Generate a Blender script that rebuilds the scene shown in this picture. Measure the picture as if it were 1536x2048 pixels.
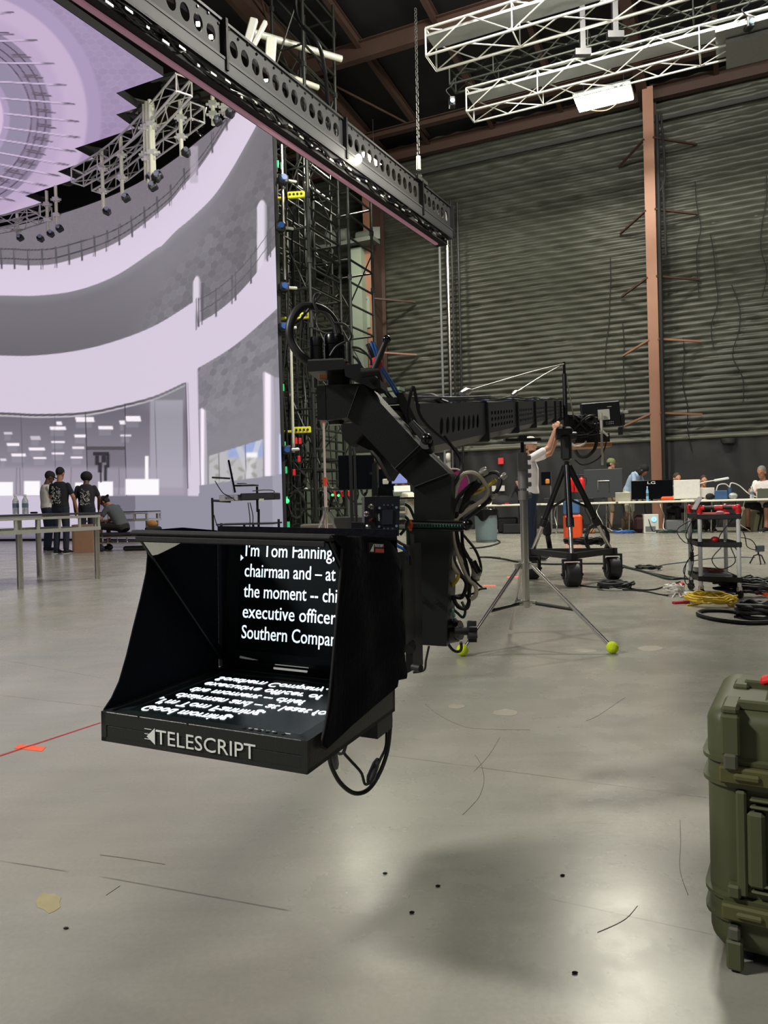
import bpy, bmesh, math, random
import numpy as np
from mathutils import Vector, Matrix
random.seed(7)
PI = math.pi
SC = bpy.context.scene
COL = SC.collection
for o in list(bpy.data.objects): bpy.data.objects.remove(o)

# ---------------------------------------------------------------- camera
F = 1500.0
CAM = Vector((0, 0, .88)); PITCH = math.atan(.0133); ROLL = .026
_f = Vector((0, math.cos(PITCH), -math.sin(PITCH)))
_u0 = Vector((0, math.sin(PITCH), math.cos(PITCH))); _r0 = Vector((1, 0, 0))
_u = _u0*math.cos(ROLL) + _r0*math.sin(ROLL); _r = _r0*math.cos(ROLL) - _u0*math.sin(ROLL)
cd = bpy.data.cameras.new('camera'); cam = bpy.data.objects.new('camera', cd); COL.objects.link(cam)
cd.sensor_fit = 'AUTO'; cd.sensor_width = 36; cd.lens = F/2048*36; cd.clip_start = .02; cd.clip_end = 200
m = Matrix((_r, _u, -_f)).transposed().to_4x4(); m.translation = CAM; cam.matrix_world = m
SC.camera = cam
SC.view_settings.view_transform = 'Standard'; SC.view_settings.look = 'None'
SC.view_settings.exposure = 0.0; SC.view_settings.gamma = 1; SC.view_settings.use_curve_mapping = False
SC.cycles.max_bounces = 6; SC.cycles.use_denoising = True

def ray(px, py): return (_f + _r*((px-768)/F) + _u*((1024-py)/F))
def at(px, py, Y):
    d = ray(px, py); return CAM + d*(Y/d.y)
def atz(px, py, z):
    d = ray(px, py); return CAM + d*((z-CAM.z)/d.z)
def G(px, py): return atz(px, py, 0.0)
def onp(px, py, o, n):
    d = ray(px, py); return CAM + d*((o-CAM).dot(n)/d.dot(n))
# building axes: the back wall runs along WD, WN points from the wall to the camera
A25 = math.radians(25)
WD = Vector((math.cos(A25), -math.sin(A25), 0)); WN = Vector((-math.sin(A25), -math.cos(A25), 0))
WO = Vector((5.14, 21.3, 0)); EAVE = 11.4
def wall(t, z, off=0): return WO + WD*t + WN*off + Vector((0, 0, z))
def onwall(px, py, off=0): return onp(px, py, wall(0, 0, off), WN)

# ---------------------------------------------------------------- world and lights
w = bpy.data.worlds.new('world'); SC.world = w; w.use_nodes = True
w.node_tree.nodes['Background'].inputs[0].default_value = (.9, .9, 1, 1)
w.node_tree.nodes['Background'].inputs[1].default_value = .03
def area(name, loc, tgt, sx, sy, power, color=(1, .96, .86)):
    l = bpy.data.lights.new(name, 'AREA'); l.shape = 'RECTANGLE'; l.size = sx; l.size_y = sy; l.energy = power; l.color = color
    o = bpy.data.objects.new(name, l); COL.objects.link(o); o.location = loc
    o.rotation_euler = (Vector(tgt)-Vector(loc)).to_track_quat('-Z', 'Y').to_euler(); return o
area('roof_light_left', (-6.5, .3, 6.4), (0, 1.6, 0), 1.0, .7, 760, (1, .97, .9))
area('roof_light_mid', (4, 11, 11), (4, 14, 0), 1.6, .8, 1250, (1, .96, .86))
area('roof_light_wall', (9, 10, 10.5), (8, 20, 2), 1.6, .8, 480, (1, .97, .86))
area('roof_light_back', (3.0, -6, 10), (0, 4, 0), 3, 3, 200, (1, .97, .9))
area('roof_light_wall_left', (2.2, 12, 10.8), (0, 24, 3), 1.6, .8, 330, (1, .97, .86))
area('rig_fill_light', (-3, 12, 6.6), (-4, 16, 9.3), .8, .5, 160, (1, 1, .82))  # added uplight brightening the rig, no fixture stands there
area('truss_fill_light', (4, 14.5, 7.4), (2.6, 14.4, 9.2), .6, .4, 16, (1, 1, .9))  # added fill from below to brighten the silver truss

# ---------------------------------------------------------------- materials
MATS = {}
def srgb(c):
    return tuple(((v/255)/12.92 if v/255 <= .04045 else ((v/255+.055)/1.055)**2.4) for v in c)
def mat(name, rgb, rough=.5, metal=0, emit=0, noise=.12, nscale=20, bump=0, coat=0, spec=None, alpha=1, trans=0):
    if name in MATS: return MATS[name]
    m = bpy.data.materials.new(name); m.use_nodes = True; nt = m.node_tree; b = nt.nodes['Principled BSDF']
    c = srgb(rgb); b.inputs['Base Color'].default_value = (*c, 1)
    b.inputs['Roughness'].default_value = rough; b.inputs['Metallic'].default_value = metal
    if coat: b.inputs['Coat Weight'].default_value = coat; b.inputs['Coat Roughness'].default_value = .15
    if spec is not None: b.inputs['Specular IOR Level'].default_value = spec
    if trans: b.inputs['Transmission Weight'].default_value = trans
    if alpha < 1: b.inputs['Alpha'].default_value = alpha
    tc = nt.nodes.new('ShaderNodeTexCoord')
    if emit:
        b.inputs['Emission Color'].default_value = (*c, 1); b.inputs['Emission Strength'].default_value = emit
    if noise:
        n = nt.nodes.new('ShaderNodeTexNoise'); n.inputs['Scale'].default_value = nscale; n.inputs['Detail'].default_value = 4
        nt.links.new(tc.outputs['Object'], n.inputs['Vector'])
        r = nt.nodes.new('ShaderNodeMapRange'); r.inputs['To Min'].default_value = 1-noise; r.inputs['To Max'].default_value = 1+noise
        nt.links.new(n.outputs['Fac'], r.inputs['Value'])
        mx = nt.nodes.new('ShaderNodeVectorMath'); mx.operation = 'SCALE'; mx.inputs[0].default_value = c
        nt.links.new(r.outputs[0], mx.inputs['Scale']); nt.links.new(mx.outputs[0], b.inputs['Base Color'])
        if bump:
            bp = nt.nodes.new('ShaderNodeBump'); bp.inputs['Strength'].default_value = bump; bp.inputs['Distance'].default_value = .01
            nt.links.new(n.outputs['Fac'], bp.inputs['Height']); nt.links.new(bp.outputs[0], b.inputs['Normal'])
    MATS[name] = m; return m
BLK = mat('black_metal', (24, 25, 28), .45, .1)
BLKG = mat('black_gloss', (14, 14, 17), .2)
BLKP = mat('black_powder_coat', (31, 33, 33), .42, .0, noise=.1, nscale=200, bump=.1, spec=.45)
BLKM = mat('black_matte', (20, 20, 22), .8)
RUB = mat('black_rubber', (22, 22, 23), .55)
CLOTH = mat('navy_black_cloth', (9, 11, 20), .9, noise=.3, nscale=60, bump=.3, spec=.15)
CHR = mat('brushed_steel', (222, 218, 212), .24, 1, noise=0)
ALU = mat('aluminium_truss', (206, 206, 200), .35, .6)
GALV = mat('scaffold_tube_grey', (58, 62, 56), .45, .5)
SCAF = mat('scaffold_tube_dark', (34, 37, 33), .5, .2)
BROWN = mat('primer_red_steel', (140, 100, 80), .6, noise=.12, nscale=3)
BROWND = mat('primer_steel_dark', (64, 45, 37), .65, noise=.15, nscale=3)  # dark tone for roof steel; on the columns it paints in shade
WHITE = mat('white_plastic', (215, 213, 205), .45)
CREAM = mat('cream_cable', (196, 186, 168), .45)
YEL = mat('yellow_cable', (216, 184, 40), .45)
BLUE = mat('blue_cable', (40, 96, 170), .4)
RED = mat('red_paint', (178, 34, 34), .4)
ORANGE = mat('orange_plastic', (226, 84, 34), .45)
TBALL = mat('tennis_felt', (196, 214, 34), .95, noise=.15, nscale=120, bump=.5)
SAGE = mat('sage_green_paint', (122, 134, 120), .6, noise=.06, nscale=1)
SKIN = mat('skin_light', (198, 148, 120), .55)
SKINB = mat('skin_brown', (92, 60, 46), .55)
SKINT = mat('skin_tan', (162, 112, 88), .55)
HAIR = mat('black_hair', (16, 14, 14), .8, bump=.6, nscale=90)
HAIRG = mat('grey_hair', (120, 116, 112), .8)
JEAN = mat('blue_jeans', (28, 40, 62), .85, noise=.25, nscale=30)
JEAND = mat('dark_jeans', (24, 30, 46), .85)
TW = mat('white_tshirt', (226, 220, 220), .85, noise=.05)
TB = mat('black_tshirt', (22, 23, 28), .9)
TG = mat('charcoal_tshirt', (74, 78, 80), .9)
KHAKI = mat('khaki_cloth', (138, 118, 96), .85)
CARD = mat('cardboard', (150, 112, 88), .85)
TABW = mat('table_top_white', (226, 224, 206), .5, noise=.04)
OLIVE = mat('olive_plastic', (70, 74, 48), .5, noise=.1, nscale=8, bump=.12)
OLIVED = mat('olive_latch', (78, 76, 42), .45, noise=.1)
WOOD = mat('plywood', (170, 118, 74), .7)
SCR = mat('screen_black', (10, 12, 16), .12)
GREYP = mat('grey_plastic', (110, 114, 116), .5)
GBLUE = mat('trash_can_grey', (112, 130, 132), .5)
REDSH = mat('red_plastic', (214, 34, 40), .35)
LEDG = mat('green_light', (60, 240, 120), .4, emit=2, noise=0)
LEDY = mat('yellow_outlet_box', (226, 222, 40), .5)
LAMP = mat('lamp_glow', (255, 247, 214), .4, emit=22, noise=0)
WTXT = mat('white_lettering', (235, 238, 235), .5, noise=0)
TTXT = mat('prompter_text_light', (240, 250, 255), .5, emit=1.5, noise=0)
TAPEO = mat('orange_tape', (236, 96, 60), .6)
TAPER = mat('red_tape', (176, 44, 52), .6)

# ---------------------------------------------------------------- mesh helpers
class MB:
    def __init__(s): s.v = []; s.f = []; s.sm = []
    def add(s, vs, fs, smooth=False):
        n = len(s.v); s.v += [tuple(v) for v in vs]; s.f += [tuple(i+n for i in f) for f in fs]; s.sm += [smooth]*len(fs)
    def box(s, c, size, R=None, bev=0):
        c = Vector(c); sx, sy, sz = [a/2 for a in size]; R = R or Matrix.Identity(3)
        if bev <= 0:
            vs = [c + R @ Vector((x*sx, y*sy, z*sz)) for x in (-1, 1) for y in (-1, 1) for z in (-1, 1)]
            s.add(vs, [(0, 1, 3, 2), (4, 6, 7, 5), (0, 4, 5, 1), (2, 3, 7, 6), (0, 2, 6, 4), (1, 5, 7, 3)])
        else:
            b = min(bev, sx*.99, sy*.99, sz*.99); V = []; idx = {}
            for x in (-1, 1):
                for y in (-1, 1):
                    for z in (-1, 1):
                        for k, p in enumerate(((x*sx, y*(sy-b), z*(sz-b)), (x*(sx-b), y*sy, z*(sz-b)), (x*(sx-b), y*(sy-b), z*sz))):
                            idx[(x, y, z, k)] = len(V); V.append(c + R @ Vector(p))
            Fs = []
            for a in (-1, 1):
                Fs.append([idx[(a, y, z, 0)] for y, z in ((-1, -1), (1, -1), (1, 1), (-1, 1))][::a])
                Fs.append([idx[(x, a, z, 1)] for x, z in ((-1, -1), (-1, 1), (1, 1), (1, -1))][::a])
                Fs.append([idx[(x, y, a, 2)] for x, y in ((-1, -1), (1, -1), (1, 1), (-1, 1))][::a])
            for a in (-1, 1):
                for c2 in (-1, 1):
                    k = a*c2
                    Fs.append([idx[(a, c2, -1, 0)], idx[(a, c2, -1, 1)], idx[(a, c2, 1, 1)], idx[(a, c2, 1, 0)]][::-k])
                    Fs.append([idx[(a, -1, c2, 0)], idx[(a, -1, c2, 2)], idx[(a, 1, c2, 2)], idx[(a, 1, c2, 0)]][::k])
                    Fs.append([idx[(-1, a, c2, 1)], idx[(-1, a, c2, 2)], idx[(1, a, c2, 2)], idx[(1, a, c2, 1)]][::-k])
                    for d in (-1, 1):
                        Fs.append([idx[(a, c2, d, 0)], idx[(a, c2, d, 1)], idx[(a, c2, d, 2)]][::a*c2*d])
            s.add(V, Fs)
        return s
    def cyl(s, p0, p1, r0, r1=None, n=12, caps=True, sx=1.0):
        p0 = Vector(p0); p1 = Vector(p1); r1 = r0 if r1 is None else r1
        d = (p1-p0)
        if d.length < 1e-9: return s
        d.normalize(); a = d.orthogonal().normalized(); b = d.cross(a)
        vs = [p0 + (a*math.cos(2*PI*i/n)+b*math.sin(2*PI*i/n))*r0 for i in range(n)] + [p1 + (a*math.cos(2*PI*i/n)+b*math.sin(2*PI*i/n))*r1 for i in range(n)]
        k = len(s.v); s.add(vs, [(i, (i+1) % n, n+(i+1) % n, n+i) for i in range(n)], True)
        if caps: s.add([], []); s.f += [tuple(k+i for i in range(n))[::-1], tuple(k+n+i for i in range(n))]; s.sm += [False, False]
        return s
    def tube(s, pts, r, n=8, closed=False, radii=None):
        pts = [Vector(p) for p in pts]; m = len(pts)
        if m < 2: return s
        T = []
        for i in range(m):
            a = pts[(i-1) % m] if (closed or i > 0) else pts[i]; b = pts[(i+1) % m] if (closed or i < m-1) else pts[i]
            t = b-a; T.append(t.normalized() if t.length > 1e-9 else Vector((0, 0, 1)))
        nrm = T[0].orthogonal().normalized(); vs = []
        for i in range(m):
            nrm = nrm - T[i]*nrm.dot(T[i])
            nrm = nrm.normalized() if nrm.length > 1e-6 else T[i].orthogonal().normalized()
            b = T[i].cross(nrm); rr = radii[i] if radii else r
            vs += [pts[i] + (nrm*math.cos(2*PI*j/n)+b*math.sin(2*PI*j/n))*rr for j in range(n)]
        fs = []
        for i in range(m if closed else m-1):
            for j in range(n):
                i2 = (i+1) % m; fs.append((i*n+j, i*n+(j+1) % n, i2*n+(j+1) % n, i2*n+j))
        k = len(s.v); s.add(vs, fs, True)
        if not closed:
            s.f += [tuple(k+j for j in range(n))[::-1], tuple(k+(m-1)*n+j for j in range(n))]; s.sm += [False, False]
        return s
    def ball(s, c, r, n=12, R=None):
        c = Vector(c); r = Vector((r, r, r)) if not hasattr(r, '__len__') else Vector(r); R = R or Matrix.Identity(3); h = n//2+1
        vs = [c + R @ Vector((0, 0, r.z))]
        for i in range(1, h):
            a = PI*i/h
            for j in range(n): vs.append(c + R @ Vector((r.x*math.sin(a)*math.cos(2*PI*j/n), r.y*math.sin(a)*math.sin(2*PI*j/n), r.z*math.cos(a))))
        vs.append(c - R @ Vector((0, 0, r.z))); L = len(vs)-1; fs = [(0, 1+j, 1+(j+1) % n) for j in range(n)]
        for i in range(h-2):
            for j in range(n): fs.append((1+i*n+j, 1+(i+1)*n+j, 1+(i+1)*n+(j+1) % n, 1+i*n+(j+1) % n))
        fs += [(L, 1+(h-2)*n+(j+1) % n, 1+(h-2)*n+j) for j in range(n)]
        s.add(vs, fs, True); return s
    def lathe(s, c, prof, n=20, ax=(0, 0, 1)):
        c = Vector(c); ax = Vector(ax).normalized(); a = ax.orthogonal().normalized(); b = ax.cross(a); vs = []
        for r, z in prof: vs += [c + ax*z + (a*math.cos(2*PI*j/n)+b*math.sin(2*PI*j/n))*max(r, 1e-4) for j in range(n)]
        fs = [(i*n+j, i*n+(j+1) % n, (i+1)*n+(j+1) % n, (i+1)*n+j) for i in range(len(prof)-1) for j in range(n)]
        s.add(vs, fs, True); return s
    def prism(s, poly, ext):
        poly = [Vector(p) for p in poly]; ext = Vector(ext); n = len(poly)
        s.add(poly+[p+ext for p in poly], [tuple(range(n)), tuple(range(2*n-1, n-1, -1))] + [(i, n+i, n+(i+1) % n, (i+1) % n) for i in range(n)]); return s
    def holed(s, o, ux, uy, un, cells, thick, nseg=16):
        """plate in the ux/uy plane at o, made of cells (x0,x1,y0,y1,rx,ry,shear) each with an oval hole"""
        o = Vector(o); ux = Vector(ux); uy = Vector(uy); un = Vector(un)
        for (x0, x1, y0, y1, rx, ry, sh) in cells:
            cx, cy = (x0+x1)/2, (y0+y1)/2; outer = []; inner = []
            for i in range(nseg):
                a = 2*PI*(i+.5)/nseg; c, d = math.cos(a), math.sin(a); k = 1/max(abs(c), abs(d))
                outer.append((cx+c*k*(x1-x0)/2, cy+d*k*(y1-y0)/2)); yy = d*ry; inner.append((cx+c*rx+yy*sh, cy+yy))
            # exact corners
            for q, (sx, sy) in enumerate(((1, 1), (-1, 1), (-1, -1), (1, -1))):
                best = min(range(nseg), key=lambda i: (outer[i][0]-(cx+sx*(x1-x0)/2))**2+(outer[i][1]-(cy+sy*(y1-y0)/2))**2)
                outer[best] = (cx+sx*(x1-x0)/2, cy+sy*(y1-y0)/2)
            P = lambda q, z: o + ux*q[0] + uy*q[1] + un*z
            vs = [P(q, 0) for q in outer]+[P(q, 0) for q in inner]+[P(q, -thick) for q in inner]+[P(q, -thick) for q in outer]; N = nseg
            fs = []
            for i in range(N):
                j = (i+1) % N; fs += [(i, j, N+j, N+i), (N+i, N+j, 2*N+j, 2*N+i), (2*N+i, 2*N+j, 3*N+j, 3*N+i)]
            s.add(vs, fs)
        return s
    def build(s, name, material, parent=None):
        me = bpy.data.meshes.new(name); me.from_pydata(s.v, [], s.f); me.validate()
        me.polygons.foreach_set('use_smooth', [True]*len(me.polygons)); me.set_sharp_from_angle(angle=math.radians(38))
        me.materials.append(material); me.update()
        o = bpy.data.objects.new(name, me); COL.objects.link(o)
        if parent is not None:
            o.parent = parent; o.matrix_parent_inverse = parent.matrix_world.inverted()
        return o
def tag(o, label, cat, group=None):
    o['label'] = label; o['category'] = cat
    if group: o['group'] = group
    return o
def struct(o): o['kind'] = 'structure'; return o
def thing(name, label, cat, loc=(0, 0, 0), rz=0, group=None):
    o = bpy.data.objects.new(name, None); COL.objects.link(o); o.empty_display_size = .1
    o.location = loc; o.rotation_euler = (0, 0, rz); o.matrix_world = Matrix.Translation(loc) @ Matrix.Rotation(rz, 4, 'Z')
    return tag(o, label, cat, group)
def local(o, *obs):
    """parts built in the thing's own coordinates"""
    for p in obs: p.matrix_parent_inverse = Matrix.Identity(4)
def copy_tree(o, parent=None):
    c = o.copy(); COL.objects.link(c)
    if parent is not None: c.parent = parent
    for ch in list(o.children): copy_tree(ch, c)
    return c
def smooth(pts, k=6, closed=False):
    pts = [Vector(p) for p in pts]; n = len(pts); out = []
    rng = range(n if closed else n-1)
    for i in rng:
        g = (lambda j: pts[j % n]) if closed else (lambda j: pts[max(0, min(n-1, j))])
        p0, p1, p2, p3 = g(i-1), g(i), g(i+1), g(i+2)
        for q in range(k):
            t = q/k; out.append(.5*((2*p1)+(p2-p0)*t+(2*p0-5*p1+4*p2-p3)*t*t+(3*p1-p0-3*p2+p3)*t**3))
    if not closed: out.append(pts[-1])
    return out
def cable(name, label, pts, r, m, group=None, parent=None, k=6, n=7, cat='cable', closed=False):
    o = MB().tube(smooth(pts, k, closed), r, n, closed).build(name, m, parent)
    if parent is None: tag(o, label, cat, group)
    return o
def coil_pts(c, R, turns, rz=.02, wob=.12, rnd=None, n=14, squash=1.0, z0=.008):
    rnd = rnd or random.Random(3); P = []
    for i in range(int(turns*n)):
        a = 2*PI*i/n; k = 1+rnd.uniform(-wob, wob)*.6
        P.append(Vector((c[0]+R*k*math.cos(a), c[1]+R*squash*k*math.sin(a), z0+rz*abs(math.sin(i*1.7))*.6+rz*(i/n/turns))))
    return P
def text(s, material, o, ux, uy, height, width, parent=None, name='lettering', bold=0, depth=.0006):
    cu = bpy.data.curves.new('t', 'FONT'); cu.body = s; cu.size = 1; cu.offset = bold; cu.extrude = .001; cu.resolution_u = 3
    to = bpy.data.objects.new('t', cu); COL.objects.link(to)
    bpy.context.view_layer.update(); dg = bpy.context.evaluated_depsgraph_get()
    me = bpy.data.meshes.new_from_object(to.evaluated_get(dg)); bpy.data.objects.remove(to); bpy.data.curves.remove(cu)
    n = len(me.vertices); a = np.zeros(n*3); me.vertices.foreach_get('co', a); a = a.reshape(-1, 3)
    x0, x1 = a[:, 0].min(), a[:, 0].max(); o = Vector(o); ux = Vector(ux).normalized(); uy = Vector(uy).normalized(); un = ux.cross(uy)
    sx = (width/(x1-x0)) if width else height/.7; sy = height/.7
    X = (a[:, 0]-x0)*sx; Y = a[:, 1]*sy; Z = (a[:, 2]/.001)*depth
    M3 = np.array([ux, uy, un]); P = np.stack([X, Y, Z], 1) @ M3 + np.array(o)
    me.vertices.foreach_set('co', P.ravel()); me.materials.clear(); me.materials.append(material); me.update()
    ob = bpy.data.objects.new(name, me); COL.objects.link(ob)
    if parent is not None: ob.parent = parent; ob.matrix_parent_inverse = parent.matrix_world.inverted()
    return ob, (x1-x0)*sy
def Rz(a): return Matrix.Rotation(a, 3, 'Z')
def frame(ux, uy):
    ux = Vector(ux).normalized(); uy = Vector(uy).normalized(); return Matrix((ux, uy, ux.cross(uy))).transposed()
# ================================================================ setting
# floor: polished concrete with joints, scratches and stains
def floor_mat():
    m = bpy.data.materials.new('polished_concrete'); m.use_nodes = True; nt = m.node_tree; b = nt.nodes['Principled BSDF']; N = nt.nodes.new; L = nt.links.new
    tc = N('ShaderNodeTexCoord')
    def noise(scale, detail=6, vec=None, rough=.6):
        n = N('ShaderNodeTexNoise'); n.inputs['Scale'].default_value = scale; n.inputs['Detail'].default_value = detail; n.inputs['Roughness'].default_value = rough
        L(vec or tc.outputs['Object'], n.inputs['Vector']); return n.outputs['Fac']
    def rng(v, a, b2, c, d):
        r = N('ShaderNodeMapRange'); r.inputs['From Min'].default_value = a; r.inputs['From Max'].default_value = b2
        r.inputs['To Min'].default_value = c; r.inputs['To Max'].default_value = d; L(v, r.inputs['Value']); return r.outputs[0]
    def mul(a, b2):
        n = N('ShaderNodeMath'); n.operation = 'MULTIPLY'; L(a, n.inputs[0]); L(b2, n.inputs[1]); return n.outputs[0]
    big = rng(noise(.35, 4), .35, .65, .92, 1.06); mid = rng(noise(2.2), .3, .7, .9, 1.08); fine = rng(noise(90, 3), .3, .7, .95, 1.05)
    mp = N('ShaderNodeMapping'); mp.inputs['Scale'].default_value = (.6, 7, 1); mp.inputs['Rotation'].default_value = (0, 0, -.25); L(tc.outputs['Object'], mp.inputs['Vector'])
    streak = rng(noise(1.6, 6, mp.outputs[0]), .45, .75, 1.0, .9)
    # thin curved scratches
    d = N('ShaderNodeTexVoronoi'); d.feature = 'DISTANCE_TO_EDGE'; d.inputs['Scale'].default_value = 1.3
    nn = N('ShaderNodeTexNoise'); nn.inputs['Scale'].default_value = 1.5; L(tc.outputs['Object'], nn.inputs['Vector'])
    va = N('ShaderNodeVectorMath'); va.operation = 'ADD'; L(tc.outputs['Object'], va.inputs[0]); L(nn.outputs['Color'], va.inputs[1]); L(va.outputs[0], d.inputs['Vector'])
    scr = rng(d.outputs['Distance'], 0, .004, 1, 0); gate = rng(noise(1.1, 3), .62, .68, 0, 1); scr = mul(scr, gate)
    lines = rng(scr, 0, 1, 1, .93)
    val = mul(mul(mul(big, mid), mul(fine, streak)), lines)
    # saw-cut joints, given by two floor points each
    J = []
    for (a, b2) in (((770, 1510), (1410, 1595)), ((-100, 1379), (240, 1418)), ((1110, 1800), (1420, 1868)), ((210, 1755), (570, 1820)), ((0, 1722), (128, 1742)), ((-60, 1308), (210, 1357))):
        p, q = G(*a), G(*b2); J.append((p, q))
    for p, q in J:
        dr = (q-p); Ln = dr.length; dr.normalize(); nr = Vector((-dr.y, dr.x, 0))
        dt = N('ShaderNodeVectorMath'); dt.operation = 'DOT_PRODUCT'; L(tc.outputs['Object'], dt.inputs[0]); dt.inputs[1].default_value = nr
        sb = N('ShaderNodeMath'); sb.operation = 'SUBTRACT'; L(dt.outputs['Value'], sb.inputs[0]); sb.inputs[1].default_value = p.dot(nr)
        ab = N('ShaderNodeMath'); ab.operation = 'ABSOLUTE'; L(sb.outputs[0], ab.inputs[0])
        ds = N('ShaderNodeVectorMath'); ds.operation = 'DOT_PRODUCT'; L(tc.outputs['Object'], ds.inputs[0]); ds.inputs[1].default_value = dr
        c1 = rng(ds.outputs['Value'], p.dot(dr)-.02, p.dot(dr), 0, 1); c2 = rng(ds.outputs['Value'], q.dot(dr), q.dot(dr)+.02, 1, 0)
        ln = mul(mul(rng(ab.outputs[0], .0012, .0035, 1, 0), mul(c1, c2)), rng(noise(6, 2), .35, .5, .35, 1))
        val = mul(val, rng(ln, 0, 1, 1, .42))
    col = N('ShaderNodeVectorMath'); col.operation = 'SCALE'; L(val, col.inputs['Scale'])
    mix = N('ShaderNodeMix'); mix.data_type = 'RGBA'; L(rng(noise(.8, 3), .3, .7, 0, 1), mix.inputs['Factor'])
    mix.inputs[6].default_value = (*srgb((150, 145, 134)), 1); mix.inputs[7].default_value = (*srgb((140, 141, 131)), 1)
    L(mix.outputs[2], col.inputs[0]); L(col.outputs[0], b.inputs['Base Color'])
    ro = rng(noise(3.0, 5), .3, .7, .21, .33); L(ro, b.inputs['Roughness'])
    bp = N('ShaderNodeBump'); bp.inputs['Strength'].default_value = .06; bp.inputs['Distance'].default_value = .003; L(noise(55, 3), bp.inputs['Height']); L(bp.outputs[0], b.inputs['Normal'])
    b.inputs['Specular IOR Level'].default_value = .6
    return m
fl = MB(); fl.box((0, 8, -.05), (60, 60, .1)); o = struct(fl.build('floor', floor_mat()))

# back wall: black quilted insulation in horizontal ribs
wallm = mat('ribbed_black_insulation', (58, 60, 52), .5, noise=.25, nscale=2.5, bump=.3)
def ribbed(t0, t1, z0, z1, pitch=.165, amp=.045):
    rows = int((z1-z0)/pitch*6); cols = int((t1-t0)/.1); rnd = random.Random(5)
    Z = np.linspace(z0, z1, rows); T = np.linspace(t0, t1, cols); V = []
    ph = np.cumsum([rnd.uniform(-.35, .35) for _ in range(cols)])*.13; dip = [rnd.uniform(0, 1) for _ in range(4000)]
    for i, z in enumerate(Z):
        for j, t in enumerate(T):
            k = z/pitch*2*PI + ph[j]+.5*math.sin(t*.9); rib = abs(math.sin(k/2))
            tuft = .012*math.sin(t*7.4+math.floor(z/pitch)*2.1)+.014*dip[(int(z/pitch)*61+j*7) % 4000]
            zr = z/1.32; row = round(zr); tr_ = t/1.0+.5*(row % 2); dt_ = (tr_-round(tr_))/.14; dz_ = (zr-row)*1.32/.09
            V.append(wall(t, z, .06+amp*rib+tuft*rib-.055*math.exp(-dt_*dt_-dz_*dz_)))
    Fs = [(i*cols+j, i*cols+j+1, (i+1)*cols+j+1, (i+1)*cols+j) for i in range(rows-1) for j in range(cols-1)]
    return V, Fs
mb = MB(); V, Fs = ribbed(-15, 9.5, 2.3, EAVE+.3); mb.add(V, Fs, True)
mb.prism([wall(-15, 0, -.2), wall(9.5, 0, -.2), wall(9.5, 0, .02), wall(-15, 0, .02)], (0, 0, EAVE+.5))
struct(mb.build('wall_back', wallm))
# black fabric skirt along the wall foot
mb = MB(); rnd = random.Random(2); V = []; cols = 180
for i in range(9):
    for j in range(cols):
        t = -9+18.5*j/(cols-1); V.append(wall(t, 2.33*i/8, .13+.012*math.sin(j*1.3+i*.7)+.01*math.sin(i*2.2+j*.31)))
mb.add(V, [(i*cols+j, i*cols+j+1, (i+1)*cols+j+1, (i+1)*cols+j) for i in range(8) for j in range(cols-1)], True)
struct(mb.build('trim_1', mat('black_sheeting', (36, 37, 38), .5, noise=.35, nscale=3, bump=.8)))
mb = MB(); mb.tube([wall(-9, 2.36, .16), wall(9.5, 2.36, .16)], .05, 8); struct(mb.build('trim_2', mat('wainscot_roll', (96, 98, 84), .6)))
mb = MB(); mb.box(wall(.2, .05, .16), (18.6, .05, .1), Rz(-A25)); struct(mb.build('baseboard_back', BLKM))
# sage painted bulkhead seen behind the tower
mb = MB(); a = onwall(600, 700, .5); t0 = (a-WO).dot(WD); c = onwall(795, 700, .5); t1 = (c-WO).dot(WD)
mb.box(wall((t0+t1)/2, 2.15, .35), (t1-t0, .3, 4.3), Rz(-A25)); mb.box(wall((t0+t1)/2, 4.33, .33), (t1-t0+.1, .4, .1), Rz(-A25))
mb.box(wall(t1-.4, 2.9, .53), (1.6, .04, .12), Rz(-A25))
o = mb.build('sage_partition', SAGE); tag(o, 'sage green partition panel standing behind the cable-hung scaffold tower', 'partition')

# roof deck rising towards the camera
SL = .095
def roof(t, d, dz=0): return wall(t, EAVE+SL*d+dz, d)
mb = MB(); nT, nD = 120, 2; V = []
for j in range(nT):
    t = -22+36*j/(nT-1)
    for d in (-.2, 34): V.append(roof(t, d, .42+(.05 if j % 2 else 0)))
mb.add(V, [(2*j, 2*j+1, 2*j+3, 2*j+2) for j in range(nT-1)])
mb.add([roof(-22, -.2, .62), roof(14, -.2, .62), roof(14, 34, .62), roof(-22, 34, .62)], [(0, 1, 2, 3)])
struct(mb.build('ceiling', mat('black_roof_deck', (14, 14, 17), .7, noise=.3, nscale=1.5)))
def ibeam(p, q, h, wd, up=Vector((0, 0, 1)), t=.02):
    p = Vector(p); q = Vector(q); d = (q-p).normalized(); sd = d.cross(up).normalized(); u = sd.cross(d).normalized(); mb = MB(); L = (q-p).length; c = (p+q)/2
    R = Matrix((d, sd, u)).transposed()
    mb.box(c, (L, t, h), R); mb.box(c+u*h/2, (L, wd, t), R); mb.box(c-u*h/2, (L, wd, t), R); return mb
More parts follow.
